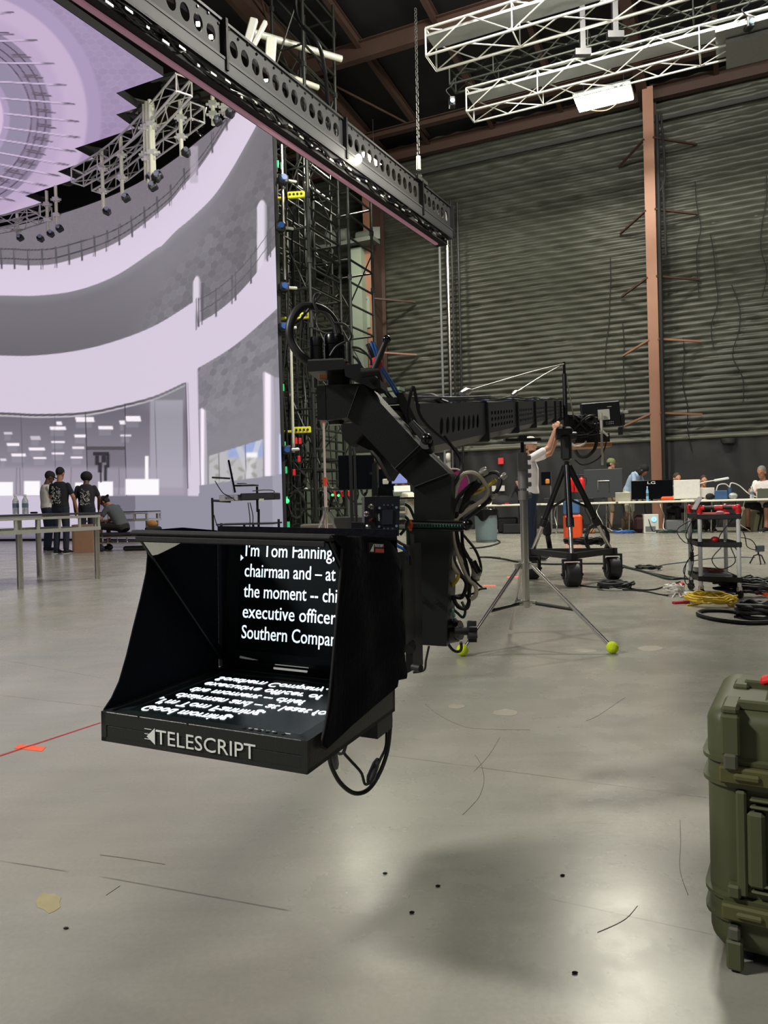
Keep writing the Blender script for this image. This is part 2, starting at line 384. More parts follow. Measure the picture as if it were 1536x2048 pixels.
# purlins square to the wall, eave beam and cross beams along the wall
ts = [-7.7, -5.7, -3.72, -1.73, .225, 4.14, 6.1, 8.0]
names = ['from the far left bay', 'above the end of the black header beam', 'starting over the wall conduits', 'passing over the near truss end', 'left of the bright roof lamp', 'right of the tall wall column', 'near the top right corner', 'at the far right']
for t, nm in zip(ts, names):
    o = ibeam(roof(t, .1, .2), roof(t, 22, .2), .22, .12).build('roof_purlin', BROWND); tag(o, 'brown steel roof purlin '+nm, 'beam', 'roof purlins')
for t, nm in ((2.4, 'meeting the right wall column'), (-5.46+.2, 'meeting the left wall column')):
    o = ibeam(roof(t, .1, .02), roof(t, 24, .02), .5, .26).build('roof_rafter', BROWND); tag(o, 'deep red-brown steel roof rafter '+nm, 'beam', 'roof rafters')
for d, h, nm in ((.35, .34, 'eave strut running along the top of the ribbed wall'), (1.55, .16, 'second roof beam in from the ribbed wall'), (4.9, .42, 'third roof beam in, crossing above the header beam'), (9.2, .42, 'roof beam furthest from the ribbed wall')):
    o = ibeam(roof(-14, d, 0), roof(9, d, 0), h, .2).build('roof_beam', BROWND); tag(o, 'brown steel '+nm, 'beam', 'roof beams')
for (a, b2) in ((( -7.5, 1.6), (-4.2, 9)), ((-3.9, 1.6), (-7.4, 9))):
    o = MB().tube([roof(a[0], a[1], .1), roof(b2[0], b2[1], .1)], .03, 8).build('roof_brace', BROWND)
    tag(o, 'thin brown diagonal roof brace above the scaffold tower, leaning '+('right' if a[0] < -5 else 'left'), 'brace')
# thin grey line pipe below the eave
cable('sprinkler_pipe', 'thin grey pipe running along the ribbed wall just below the eave', [wall(-13, EAVE-.62, .25), wall(9, EAVE-.62, .25)], .05, mat('dull_pipe', (56, 58, 58), .6), cat='pipe')
# wall columns (tapered steel) with kicker braces
def column(t, w0, w1, label, braces):
    th = thing('wall_column', label, 'column', wall(t, 0, .3), -A25); th.matrix_world = Matrix.Translation(wall(t, 0, .3)) @ Matrix.Rotation(-A25, 4, 'Z')
    z = EAVE-.1
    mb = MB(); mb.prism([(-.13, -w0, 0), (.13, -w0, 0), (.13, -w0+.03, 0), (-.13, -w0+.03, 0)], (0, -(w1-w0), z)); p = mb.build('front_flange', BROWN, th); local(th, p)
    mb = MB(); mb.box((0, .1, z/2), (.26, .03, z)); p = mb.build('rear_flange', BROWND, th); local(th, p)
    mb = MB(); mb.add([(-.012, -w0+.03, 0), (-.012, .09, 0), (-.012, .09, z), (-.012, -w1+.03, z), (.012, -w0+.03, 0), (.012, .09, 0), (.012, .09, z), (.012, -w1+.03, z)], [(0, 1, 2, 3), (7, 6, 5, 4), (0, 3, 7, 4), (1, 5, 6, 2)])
    p = mb.build('web', BROWND, th); local(th, p)  # web and rear flange in the darker copy, imitating shade
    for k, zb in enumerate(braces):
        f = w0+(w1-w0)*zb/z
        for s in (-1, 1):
            mb = MB(); mb.tube([(s*.1, -f, zb), (s*(1.1 if s > 0 else .85), .12, zb+(-.05 if s > 0 else -.22))], .035, 4); p = mb.build('kicker_brace', BROWN if zb < 6 else BROWND, th); local(th, p)  # upper braces use the darker copy, shade put into the colour
    return th
column(2.54, .42, .75, 'tall reddish tapered steel column on the ribbed wall, right side', [3.0, 4.9, 6.5, 8.2, 10.0])
column(-5.46, .5, .9, 'reddish tapered steel column behind the crane head, left of the conduits', [3.7, 5.4, 7.0])
mb = MB(); a = onwall(727, 920, 1.2)
mb.box((a.x, a.y, 4.25), (.34, .3, 8.5), Rz(-A25)); o = mb.build('post_shaft', SAGE); base = thing('sage_post', 'pale sage green steel post beside the scaffold tower with a motor on top', 'post', (a.x, a.y, 0)); o.parent = base; o.matrix_parent_inverse = base.matrix_world.inverted()
mb = MB(); mb.box((a.x+.28, a.y+.1, 6.9), (.12, .12, 1.5), Rz(-A25)); mb.build('side_duct', SAGE, base)
mb = MB(); mb.box((a.x-.35, a.y, 8.62), (2.0, .5, .12), Rz(-A25)); mb.cyl((a.x-.9, a.y, 8.85), (a.x-.3, a.y-.2, 8.85), .2); mb.cyl((a.x, a.y, 8.85), (a.x+.4, a.y-.2, 8.85), .15); mb.box((a.x+.55, a.y-.2, 8.85), (.25, .3, .35)); mb.build('motor', mat('dusty_grey', (92, 98, 92), .6), base)
# conduits between roof and floor, with fat bent tops
for i, (px, r, nm) in enumerate(((884, .035, 'leftmost'), (899, .05, 'bright middle'), (908, .03, 'thin third'), (921, .035, 'rightmost'))):
    b = onwall(px, 700, .45); top = 9.9-.1*i
    pts = [(b.x, b.y, 0), (b.x, b.y, top-1.2)] + ([(b.x-.03, b.y, top-.6), (b.x-.2, b.y, top)] if i < 2 else [(b.x, b.y, top)])
    cable('wall_conduit', 'grey vertical conduit on the ribbed wall, '+nm+' of the four beside the left column', pts, r, CHR if i == 1 else GREYP if i == 0 else BLK, 'wall conduits', cat='conduit', k=3)
# cable hung down the right column and drooping cables on the wall
b = wall(2.54, 0, .9)
cable('column_cable', 'black cable bundle running down the right side of the tall wall column', [b+WD*.2+Vector((0, 0, z)) for z in (10.6, 9.5, 8.5, 7, 5, 2.5, .1)], .05, BLKM, k=4)
cable('column_cable', 'thin grey cable hanging in a loop beside the tall column top', [b+WD*.3+Vector((0, 0, 10.6)), b+WD*.36+Vector((0, 0, 9)), b+WD*.16+Vector((0, 0, 8.6)), b+WD*.3+Vector((0, 0, 8.9)), b+WD*.36+Vector((0, 0, 7))], .03, BLKM)
rnd = random.Random(11)
for i in range(7):
    t = [3.6, 4.0, 4.5, 5.2, 3.3, 1.7, 1.3][i]; z0 = [9, 7.6, 6.2, 8.8, 5, 5.6, 7.4][i]; P = []
    for k in range(6): P.append(wall(t+rnd.uniform(-.12, .12), z0-k*.6, .2))
    cable('loose_wall_cord', 'loose dark cord trailing down the ribbed wall, '+['third', 'fourth', 'second from the right', 'rightmost', 'just right of the tall column', 'second left of the tall column', 'leftmost'][i]+(' one right of the tall column' if i < 2 else ''), P, .012, BLKM, 'loose cords on the ribbed wall', k=4, n=5)
mb = MB()
# exit sign, white lamp, signs on the wall skirt, dome lamp
p = onwall(1002, 922, .2); tag(MB().box(p, (.15, .06, .18), Rz(-A25)).build('fire_alarm', mat('alarm_red', (220, 60, 60), .4, emit=.15)), 'small red alarm box on the black wall skirt left of the white-shirted man', 'alarm')
p = onwall(988, 977, .2); mb = MB(); mb.box(p, (.12, .02, .16), Rz(-A25)); mb.box(p+WD*.22, (.2, .02, .16), Rz(-A25)); tag(mb.build('wall_notice', WHITE), 'pair of small white notices on the black skirt above the far white table', 'notice')
p = onwall(897, 914, .35); mb = MB(); mb.ball(p, (.13, .1, .13)); mb.box(p-WD*.45, (.3, .08, .06), Rz(-A25)); tag(mb.build('emergency_light', WHITE), 'round white wall lamp beside the crane arm underside', 'lamp')
p = onwall(1457, 882, .25); mb = MB(); mb.lathe(p, [(.001, -.09), (.16, -.06), (.19, .02), (.19, .07), (.001, .08)], 16); tag(mb.build('wall_dome', mat('smoked_dome', (60, 60, 60), .2)), 'dark dome fixture on the ribbed wall edge, above the seated people', 'fixture')
p = onwall(899, 952, .3); tag(MB().box(p, (.28, .05, .9), Rz(-A25)).build('wall_notice', WHITE), 'tall white notice sheet on the wall behind the cable bundle', 'notice')

# ================================================================ LED volume wall
def curve_pts():
    P = [(-18.5, 23.9), (-16.5, 23.9), (-14, 23.4), (-11.6, 22.7), (-9.7, 21.9), (-7.9, 20.9), (-6.3, 19.75), (-4.9, 18.4), (-3.75, 17.1), (-2.8, 16.0), (-2.05, 15.2)]
    return smooth([Vector((x, y, 0)) for x, y in P], 40)
LEDZ0, LEDZ1 = .06, 9.35
LC = curve_pts()
Rm = np.array([_r, _u, _f])
def project(P):
    v = (P - np.array(CAM)) @ Rm.T
    return 768+F*v[:, 0]/v[:, 2], 1024-F*v[:, 1]/v[:, 2]
def ip(x, pts): return np.interp(x, [p[0] for p in pts], [p[1] for p in pts])
def sstep(a, b, x): t = np.clip((x-a)/(b-a+1e-9), 0, 1); return t*t*(3-2*t)
def hexd(x, y, s):
    """distance-to-edge style value of a hexagon tiling, 0 at edges; and a cell hash"""
    x = x/s; y = y/s; r3 = 3**.5
    ax = np.mod(x, 1)-.5; ay = np.mod(y, r3)-r3/2; bx = np.mod(x-.5, 1)-.5; by = np.mod(y-r3/2, r3)-r3/2
    pick = ax*ax+ay*ay < bx*bx+by*by; gx = np.where(pick, ax, bx); gy = np.where(pick, ay, by)
    cx = x-gx; cy = y-gy; d = .5-np.maximum(np.abs(gx), np.abs(gx)*.5+np.abs(gy)*r3/2)
    h = np.mod(np.sin(cx*12.9898+cy*78.233)*43758.5453, 1); return d, h
def rbox(x, y, x0, y0, x1, y1, e=1.0):
    return sstep(x0-e, x0+e, x)*sstep(x1+e, x1-e, x)*sstep(y0-e, y0+e, y)*sstep(y1+e, y1-e, y)
def wall_content(x, y):
    n = len(x); C = np.zeros((n, 3))
    def sm(pts): return [(p.x, p.y) for p in smooth([Vector((a, b, 0)) for a, b in pts], 8)]
    def put(mask, col): 
        mk = np.clip(mask, 0, 1)[:, None]; C[:] = C*(1-mk)+np.array(col, float)*mk
    def below(pts, x=x, y=y, e=.9): yy = ip(x, pts); return sstep(yy-e, yy+e, y)
    c1 = [(-200, 533), (0, 529), (59, 531), (113, 527), (187, 505), (238, 482), (289, 447), (340, 404), (367, 371), (396, 339), (424, 299), (452, 254), (480, 215), (560, 100)]
    c2 = [(-200, 590), (0, 591), (78, 591), (156, 580), (234, 550), (312, 498), (323, 492), (352, 462), (383, 436), (424, 396), (456, 351), (484, 303), (511, 254), (560, 160)]
    c3 = [(-200, 705), (0, 711), (70, 711), (156, 701), (234, 681), (312, 650), (391, 601), (393, 648), (430, 627), (469, 595), (508, 552), (547, 498), (600, 430)]
    c4 = [(-200, 822), (0, 825), (78, 828), (172, 824), (250, 808), (312, 791), (369, 765)]
    c5 = [(393, 738), (469, 691), (552, 619), (600, 570)]
    c1 = sm(c1); c2 = sm(c2); c3 = sm(c3[:7])+sm(c3[7:]); c4 = sm(c4); c5 = sm(c5)
    nz = np.mod(np.sin(np.floor(x/3)*12.98+np.floor(y/3)*78.2)*43758.5, 1)*4-2
    put(np.ones(n), (126, 119, 127)); C += nz[:, None]
    # upper railing
    w1 = ip(x, c1)
    for off in (-31, -12): put(sstep(1.6, .8, np.abs(y-w1-off*(1-np.clip((x-150)/600, 0, .5)))), (72, 68, 76))
    # posts
    put(below(c1), (222, 208, 228)); C += (below(c1)*(1-sstep(0, 60, y-w1)))[:, None]*-3
    for k, xp in enumerate([3, 29, 57, 84, 112, 138, 164, 189, 214, 239, 264, 289, 314, 341, 368, 394, 425, 453]):
        yb = float(ip(xp, c1)); put(rbox(x, y, xp-2.2, yb-34, xp-.5, yb+9, .5)+rbox(x, y, xp+.6, yb-34, xp+2.0, yb+9, .5), (86, 82, 90))
    # tall pale slot upper right
    put(rbox(x, y, 380, 292, 396, 366, 2)*.7, (186, 176, 190))
    # grey band 2 with hexagons at the right
    w2 = ip(x, c2); g = 118+14*np.exp(-((x-350)/120)**2)
    b2 = below(c2); d, h = hexd(x-.2*y, y+.55*x, 17)
    hexv = sstep(230, 330, x)*((h-.5)*16+sstep(.08, .0, d)*9)*sstep(.2, .9, np.abs(np.sin(x*.013+y*.01)))
    shade = g-10*sstep(0, 1, (y-w2-10)/130)
    colr = np.stack([shade+hexv, shade-4+hexv, shade+3+hexv], 1); mk = b2[:, None]; C[:] = C*(1-mk)+colr*mk
    C += (b2*sstep(22, 0, y-w2)*14)[:, None]
    # pale columns in the gallery
    for (x0, x1, y0, y1) in ((514, 534, 400, 545), (386, 402, 552, 650)):
        top = y0+((x-(x0+x1)/2)/((x1-x0)/2))**2*14
        mk = rbox(x, y, x0, y0-20, x1, y1, 1)*sstep(top-2, top+2, y); put(mk, (222, 212, 226)); put(mk*sstep(.6, 1, (x-x0)/(x1-x0)), (150, 144, 156))
        put(rbox(x, y, x1, y0+14, x1+5, y1, 1), (98, 94, 102))
    # lower railing right
    w3 = ip(x, c3)
    for off in (-46, -22): put(sstep(1.4, .7, np.abs(y-w3-off))*sstep(398, 403, x), (88, 84, 92))
    put(below(c3), (216, 204, 223))
    for xp in (397, 404, 432, 464, 471, 502, 535, 541, 561):
        yb = float(ip(xp, c3)); put(rbox(x, y, xp-1.5, yb-50, xp+1.5, yb+8, .5), (96, 92, 100))
    put(rbox(x, y, 391.5, 596, 394, 660, .6), (120, 114, 124))
    # grey hexagon wall 3 at right
    b5 = below(c5)*sstep(394, 396, x-(y-736)*.022); d, h = hexd(x-.2*y, y+.6*x, 15)
    hv = ((h-.5)*20+sstep(.07, 0, d)*8)*np.clip(1-(y-ip(x, c5)-95)/60, .15, 1)
    base = 128+8*sstep(0, 200, y-ip(x, c5)); colr = np.stack([base+hv, base-3+hv, base+4+hv], 1); mk = b5[:, None]; C[:] = C*(1-mk)+colr*mk
    # glazed room at left
    b4 = below(c4)*sstep(372, 370, x-(y-765)*.022)
    t = np.clip((y-825)/150, 0, 1); colr = np.stack([112+42*t, 106+40*t, 118+44*t], 1); mk = b4[:, None]; C[:] = C*(1-mk)+colr*mk
    w4 = ip(x, c4); put(b4*sstep(6, 4, y-w4), (96, 90, 94)); put(b4*sstep(4, 5, y-w4)*sstep(9, 7, y-w4), (190, 182, 194))
    put(b4*sstep(250, 330, x)*sstep(840, 800, y)*.5, (150, 150, 156)); put(b4*rbox(x, y, 300, 800, 366, 975, 2)*.55, (190, 188, 200))
    put(b4*rbox(x, y, 174, 893, 250, 900, 1)*.9, (78, 73, 80)); put(b4*rbox(x, y, 174, 900, 250, 975, 1)*.5, (106, 100, 110))
    for (a, b, c, dd, k) in ((150, 834, 187, 844, 1), (112, 843, 123, 850, 1), (99, 853, 131, 860, 1), (7, 864, 24, 869, .7), (60, 872, 80, 880, .6), (148, 869, 172, 875, 1), (102, 882, 129, 886, 1), (13, 886, 38, 892, 1), (57, 895, 89, 901, 1), (144, 893, 168, 898, .9), (103, 905, 128, 909, 1), (22, 907, 51, 913, 1), (66, 914, 92, 918, 1), (141, 913, 165, 917, 1), (0, 917, 12, 922, .8), (250, 832, 280, 843, 1), (196, 852, 225, 859, 1), (240, 869, 262, 873, .8), (238, 841, 250, 849, 1)):
        put(b4*rbox(x-(y-b)*.25, y, a, b, c, dd, 1.2)*k, (252, 242, 252)); put(b4*rbox(x, y, a+2, dd+1, c-3, dd+12, 2)*.3, (170, 165, 176))
    for xv in (44, 110, 173, 251, 312): put(b4*sstep(1.2, .5, np.abs(x-xv-(y-900)*.02))*(1 if xv in (173, 251) else .35), (64, 60, 68))
    put(b4*rbox(x, y, -200, 935, 370, 990, 6)*.55, (176, 166, 182))
    for (a, b, c, dd) in ((-200, 964, 26, 992), (48, 962, 80, 991), (196, 963, 226, 992), (251, 958, 318, 990), (290, 912, 297, 985), (150, 965, 166, 992)):
        put(rbox(x, y, a, b, c, dd, 1.5), (255, 252, 255))
    for xv in (33, 40, 142, 238): put(b4*rbox(x, y, xv-1, 935, xv+1, 990, .6)*.6, (110, 104, 116))
    # hanging robot-like rig drawn on the screen
    for (a, b, c, dd) in ((186, 904, 218, 911), (190, 911, 198, 930), (196, 925, 204, 945), (200, 940, 203, 965), (213, 908, 219, 935), (208, 930, 214, 962), (203, 911, 212, 925)):
        put(rbox(x, y, a, b, c, dd, 1.2)*.85, (38, 36, 42))
    # door frame of the white block
    put(sstep(1.6, .8, np.abs(x-371.5-(y-765)*.022))*sstep(764, 767, y)*sstep(978, 976, y), (96, 92, 100)); put(sstep(1, .5, np.abs(x-376-(y-765)*.022))*sstep(764, 767, y)*sstep(978, 976, y), (170, 162, 176))
    # pale columns lower right
    for (x0, x1, y0, y1) in ((399, 412, 815, 972), (525, 548, 742, 952)):
        mk = rbox(x-(y-y0)*.02, y, x0, y0, x1, y1, 1)*sstep(0, 3, y-y0-.5*np.abs(x-x0-4)); put(mk, (184, 176, 190)); put(mk*sstep(.1, .3, (x-x0)/(x1-x0))*sstep(.85, .6, (x-x0)/(x1-x0)), (250, 240, 252))
    put(rbox(x, y, 549, 755, 560, 950, 1), (168, 163, 178)); put(rbox(x, y, 558, 868, 580, 948, 1.2), (196, 206, 240))
    # windows lower right
    yt = 912-(x-418)*.31; yb = 971-(x-418)*.152; mk = sstep(yt-1, yt+1, y)*sstep(yb+1, yb-1, y)*sstep(417, 419, x)*sstep(527, 525, x)
    put(mk, (188, 186, 188)); put(mk*rbox(x, y, 455, 870, 526, 915, 6)*.8, (150, 170, 226)); put(mk*sstep(9, 5, np.abs(x-(480+(y-900)*.4)))*.8, (204, 202, 206)); put(mk*sstep(7, 4, np.abs(x-(512-(y-900)*.3)))*.7, (214, 212, 214))
    gg = np.sin(x*.21+np.sin(y*.13)*2)*np.sin(y*.17+x*.05); put(mk*sstep(.2, .8, gg)*sstep(900, 940, y)*.5, (122, 128, 112)); put(mk*rbox(x, y, 492, 905, 515, 915, 3), (250, 248, 250))
    for xv in (438, 491): put(mk*sstep(1.2, .5, np.abs(x-xv)), (120, 120, 128))
    # low plinth wall
    yb = np.where(x > 398, 971-(x-398)*.135, 992); pl = sstep(yb-1, yb+1, y)
    cc = np.where((x > 196)[:, None], np.array([[118, 114, 128]]), np.array([[206, 196, 216]]))
    cc = np.where((x > 270)[:, None], np.array([[146, 143, 158]]), cc); cc = np.where((x > 545)[:, None], np.array([[160, 158, 172]]), cc)
    C[:] = C*(1-pl[:, None])+cc*pl[:, None]
    put(pl*sstep(1053, 1062, y)*sstep(275, 268, x), (128, 123, 138)); put(pl*sstep(1070, 1084, y)*sstep(275, 268, x), (80, 76, 90))
    return np.clip(C, 0, 255)
def led_mat(name, strength):
    m = bpy.data.materials.new(name); m.use_nodes = True; nt = m.node_tree; b = nt.nodes['Principled BSDF']
    a = nt.nodes.new('ShaderNodeAttribute'); a.attribute_name = 'picture'; nt.links.new(a.outputs['Color'], b.inputs['Emission Color'])
    b.inputs['Emission Strength'].default_value = strength; b.inputs['Base Color'].default_value = (.01, .01, .012, 1); b.inputs['Roughness'].default_value = .8; return m
def picture_mesh(name, P, nr, nc, colors, material, parent):
    me = bpy.data.meshes.new(name); n = len(P); i = np.arange((nr-1)*(nc-1)); r = i//(nc-1); c = i % (nc-1); a = r*nc+c
    quads = np.stack([a, a+1, a+nc+1, a+nc], 1).astype(np.int32)
    me.vertices.add(n); me.vertices.foreach_set('co', P.ravel().astype(np.float32)); me.loops.add(quads.size); me.loops.foreach_set('vertex_index', quads.ravel())
    me.polygons.add(len(quads)); me.polygons.foreach_set('loop_start', np.arange(0, quads.size, 4, dtype=np.int32)); me.polygons.foreach_set('loop_total', np.full(len(quads), 4, dtype=np.int32))
    me.update(); me.validate(); at_ = me.color_attributes.new('picture', 'FLOAT_COLOR', 'POINT')
    s = colors/255.; lin = np.where(s <= .04045, s/12.92, ((s+.055)/1.055)**2.4); at_.data.foreach_set('color', np.concatenate([lin, np.ones((n, 1))], 1).ravel().astype(np.float32))
    me.materials.append(material); o = bpy.data.objects.new(name, me); COL.objects.link(o)
    if parent is not None: o.parent = parent; o.matrix_parent_inverse = parent.matrix_world.inverted()
    return o
led = thing('led_wall', 'huge curved LED screen wall showing a pale lavender rotunda with galleries', 'LED wall', (-8, 21, 0))
# resample the plan curve evenly as seen along its length
pl = np.array([[p.x, p.y] for p in LC]); seg = np.r_[0, np.cumsum(np.hypot(*np.diff(pl, axis=0).T))]
ks = (pl[:, 0]/pl[:, 1]); kk = np.r_[np.linspace(ks[0], -.53, 25)[:-1], np.linspace(-.53, ks[-1], 300)]
sx = np.interp(kk, ks, seg); X = np.interp(sx, seg, pl[:, 0]); Yv = np.interp(sx, seg, pl[:, 1]); zz = np.linspace(LEDZ0, LEDZ1, 430)
nc, nr = len(X), len(zz); P = np.stack([np.tile(X, nr), np.tile(Yv, nr), np.repeat(zz, nc)], 1); ux_, uy_ = project(P)
picture_mesh('screen_face', P, nr, nc, wall_content(ux_, uy_), led_mat('led_wall_picture', .97), led)
# cabinet behind the face and the black end edge
mb = MB(); S = LC[::8]+[LC[-1]]; n = len(S); V = []
for i, p in enumerate(S):
    t = (S[min(i+1, n-1)]-S[max(i-1, 0)]).normalized(); nn = Vector((t.y, -t.x, 0)); nn = nn if nn.y > 0 else -nn
    V += [p+nn*.02+Vector((0, 0, 0)), p+nn*.02+Vector((0, 0, LEDZ1+.05)), p+nn*.09+Vector((0, 0, LEDZ1+.05)), p+nn*.09]
mb.add(V, [(4*i+a, 4*i+(a+1) % 4, 4*i+4+(a+1) % 4, 4*i+4+a) for i in range(n-1) for a in range(4)]+[(0, 1, 2, 3), (4*n-1, 4*n-2, 4*n-3, 4*n-4)])
mb.build('cabinet', BLKM, led)
# green status lights along the back edge of the screen


# ---- LED ceiling
CZ = 9.6
rb = [(-40, 335), (0, 105), (153, 327), (186, 232), (216, 274), (229, 232), (256, 270), (297, 149), (317, 188), (343, 115), (358, 151), (392, 50), (405, 83), (432, -4), (470, -120)]
# the right rim as y -> x ; the straight edge passes (105,0) and (327,153)
rb = [(-70, 0)] + [(0, 105), (153, 327), (186, 232), (216, 274), (229, 232), (256, 270), (297, 149), (317, 188), (343, 115), (358, 151), (392, 50), (405, 83), (432, -4), (470, -120)]
def ceil_content(x, y):
    n = len(x); C = np.tile(np.array([[166., 146., 182.]]), (n, 1))
    def put(mask, col): mk = np.clip(mask, 0, 1)[:, None]; C[:] = C*(1-mk)+np.array(col, float)*mk
    d, h = hexd(x*1.0+.1*y, y*1.45, 20); put(sstep(.07, .02, d)*.5, (182, 164, 196)); C += ((h-.5)*7)[:, None]
    rr = np.sqrt(((x+110)/288)**2+((y-235)/262)**2)
    put(sstep(1.10, 1.075, rr), (178, 158, 195)); put(sstep(1.0, .975, rr), (206, 184, 216)); put(sstep(.86, .80, rr)*.45, (186, 164, 200)); put(sstep(.745, .735, rr), (146, 132, 160))
    put(sstep(.60, .59, rr), (160, 146, 174)); 
    for r0 in (.60, .645, .70): put(sstep(.006, .003, np.abs(rr-r0)), (92, 76, 96))
    put(sstep(.585, .575, rr)*.5, (150, 140, 168))
    put(sstep(.455, .445, rr), (180, 160, 196)); put(sstep(.41, .40, rr), (222, 198, 228))
    ends = [(28, 24), (75, 80), (109, 127), (133, 170), (150, 208), (158, 243), (160, 275), (152, 303), (138, 330), (120, 352), (95, 372), (66, 388), (30, 402)]
    for (ex, ey) in ends:
        sl = .05+.0008*(ey-170); yl = ey+(x-ex)*sl; m_ = sstep(1.9, 1.1, np.abs(y-yl))*sstep(ex+1, ex-1, x)*sstep(.405, .42, rr)
        put(m_, (214, 194, 224)); put(m_*sstep(ex-32, ex-14, x), (110, 100, 116)); put(sstep(1.0, .5, np.abs(y-yl-2.4))*sstep(ex-4, ex-8, x)*sstep(.42, .44, rr)*.5, (112, 96, 122))
        put(sstep(1.8, 1.0, np.abs(y-yl+12))*sstep(ex-45, ex-49, x)*sstep(ex-90, ex-80, x), (104, 90, 108)); put(sstep(1.8, 1.0, np.abs(y-yl+16))*sstep(ex-55, ex-59, x)*sstep(ex-90, ex-80, x), (104, 90, 108))
    return np.clip(C, 0, 255)
lc = thing('led_ceiling', 'overhead LED ceiling panel with stepped edge showing a violet dome', 'LED ceiling', (-6, 15, CZ))
ys = [p[0] for p in rb]; xs = [p[1] for p in rb]; rows = sorted(set(list(np.linspace(-70, 470, 330))+ys)); nc = 300; P = []
for y in rows:
    xr = float(np.interp(y, ys, xs)); 
    for tt in np.linspace(0, 1, nc):
        xl = -420; P.append(atz(xl+(xr-xl)*tt**.6, y, CZ))
P = np.array([[p.x, p.y, p.z] for p in P]); ux_, uy_ = project(P)
picture_mesh('screen_face', P, len(rows), nc, ceil_content(ux_, uy_), led_mat('led_ceiling_picture', .88), lc)
edge = [atz(x, y, CZ) for y, x in rb]; mb = MB(); 
back = [Vector((p.x, p.y, CZ+.02)) for p in edge]+[Vector((-22, edge[-1].y, CZ+.02)), Vector((-22, edge[0].y, CZ+.02))]
mb.prism(back, (0, 0, .16)); mb.build('cabinet', BLKM, lc)
# ================================================================ overhead rig
def truss(name, label, path, up, side, w=.42, h=.42, r=.025, m=ALU, bay=.5, panel=None, group=None, cat='truss', n=6):
    """box truss along a path (list of points); chords are its mesh, webs a child"""
    path = [Vector(p) for p in path]; L = [0]
    for a, b in zip(path, path[1:]): L.append(L[-1]+(b-a).length)
    def P(s):
        s = max(0, min(L[-1], s))
        for i in range(len(path)-1):
            if s <= L[i+1]+1e-9: return path[i].lerp(path[i+1], (s-L[i])/(L[i+1]-L[i]))
    def fr(s):
        d = (P(s+.1)-P(s-.1)).normalized(); sd = (Vector(side) - d*d.dot(Vector(side))).normalized() if side else d.cross(Vector((0, 0, 1))).normalized(); return d, sd
    nb = max(1, round(L[-1]/bay)); N = []
    for i in range(nb+1):
        s = L[-1]*i/nb; c = P(s); d, sd = fr(s); u = Vector(up)
        N.append([c+sd*a*w/2+u*b*h/2 for a, b in ((-1, -1), (1, -1), (1, 1), (-1, 1))])
    th = thing(name, label, cat, path[0], 0, group)
    mb = MB()
    for k in range(4): mb.tube([q[k] for q in N], r, n)
    mb.build('chords', m, th); mb = MB()
    for i in range(nb):
        for k in range(4):
            a, b = (k, (k+1) % 4) if i % 2 else ((k+1) % 4, k)
            mb.cyl(N[i][a], N[i+1][b], r*.55, n=5, caps=False)
    for i in (0, nb):
        for k in range(4): mb.cyl(N[i][k], N[i][(k+1) % 4], r*.8, n=5)
    for i in range(2, nb, 4):
        for k in range(4): mb.cyl(N[i][k], N[i][(k+1) % 4], r*.55, n=5)
    mb.build('web_bracing', m, th)
    if panel:
        mb = MB(); i0, i1 = panel
        a, b = N[i0], N[min(i1, nb)]; q = [a[3].lerp(a[2], .1), b[3].lerp(b[2], .1), b[3].lerp(b[2], .9), a[3].lerp(a[2], .9)]
        mb.prism([p-Vector((0, 0, .12)) for p in q], (0, 0, .05)); mb.build('tray_panel', mat('grey_tray', (150, 152, 150), .4, .4), th)
    return th
WB = -WN
e2 = atz(940, 211, 9.25)
truss('box_truss', 'lower silver box truss hanging under the roof above the bright lamp', [e2, e2+WD*9], (0, 0, 1), WB, .5, .48, .021, bay=.75, panel=(0, 12))
e1 = atz(862, 100, 9.4)
truss('box_truss', 'upper silver box truss nearest the hanging chain', [e1, e1+WD*9], (0, 0, 1), WB, .55, .5, .024, bay=.8, panel=(0, 11))
e3 = atz(905, 160, 10.3)
truss('box_truss', 'dim silver truss tucked behind the two bright trusses', [e3, e3+WD*9], (0, 0, 1), WB, .4, .4, .025, GALV, bay=.5)
mb = MB()
for i, (px, py) in enumerate(((1480, 76), (1500, 98))):
    c = atz(px, py, 9.1-.1*i); mb.box(c+WD*.6, (2.0, .9, .07), Rz(-A25))
tag(mb.build('flat_light_panel', mat('grey_tray', (150, 152, 150))), 'two stacked flat grey panels hung from the truss at the top right', 'panel')
for (px, py, z, nm) in ((904, 205, 9.2, 'at the left end of the lower silver truss'), (1498, 48, 9.1, 'below the top right truss')):
    c = atz(px, py, z); th = thing('rig_camera', 'small black tracking camera hung '+nm, 'camera', c)
    mb = MB(); mb.box(c, (.13, .18, .2), None, .02); mb.build('body', BLK, th)
    mb = MB(); mb.cyl(c+Vector((0, -.1, -.02)), c+Vector((0, -.13, -.02)), .045); mb.build('lens', mat('lens_glint', (120, 170, 190), .1, emit=.6), th)
    mb = MB(); mb.tube(smooth([c+Vector((0, 0, .1)), c+Vector((-.12, 0, .25)), c+Vector((0, 0, .35)), c+Vector((.05, 0, .5))], 4), .012, 5); mb.build('lead', BLK, th)
# truss hangers
for px, py, nm in ((1165, 95, 'middle'), (1230, 60, 'right')):
    c = atz(px, py, 9.5); mb = MB(); mb.box(c+Vector((0, 0, .4)), (.1, .1, .9)); mb.box(c+Vector((0, 0, -.1)), (.3, .12, .12)); tag(mb.build('truss_clamp', BLK), 'black clamp and strap holding the lower silver truss, '+nm+' one', 'clamp')

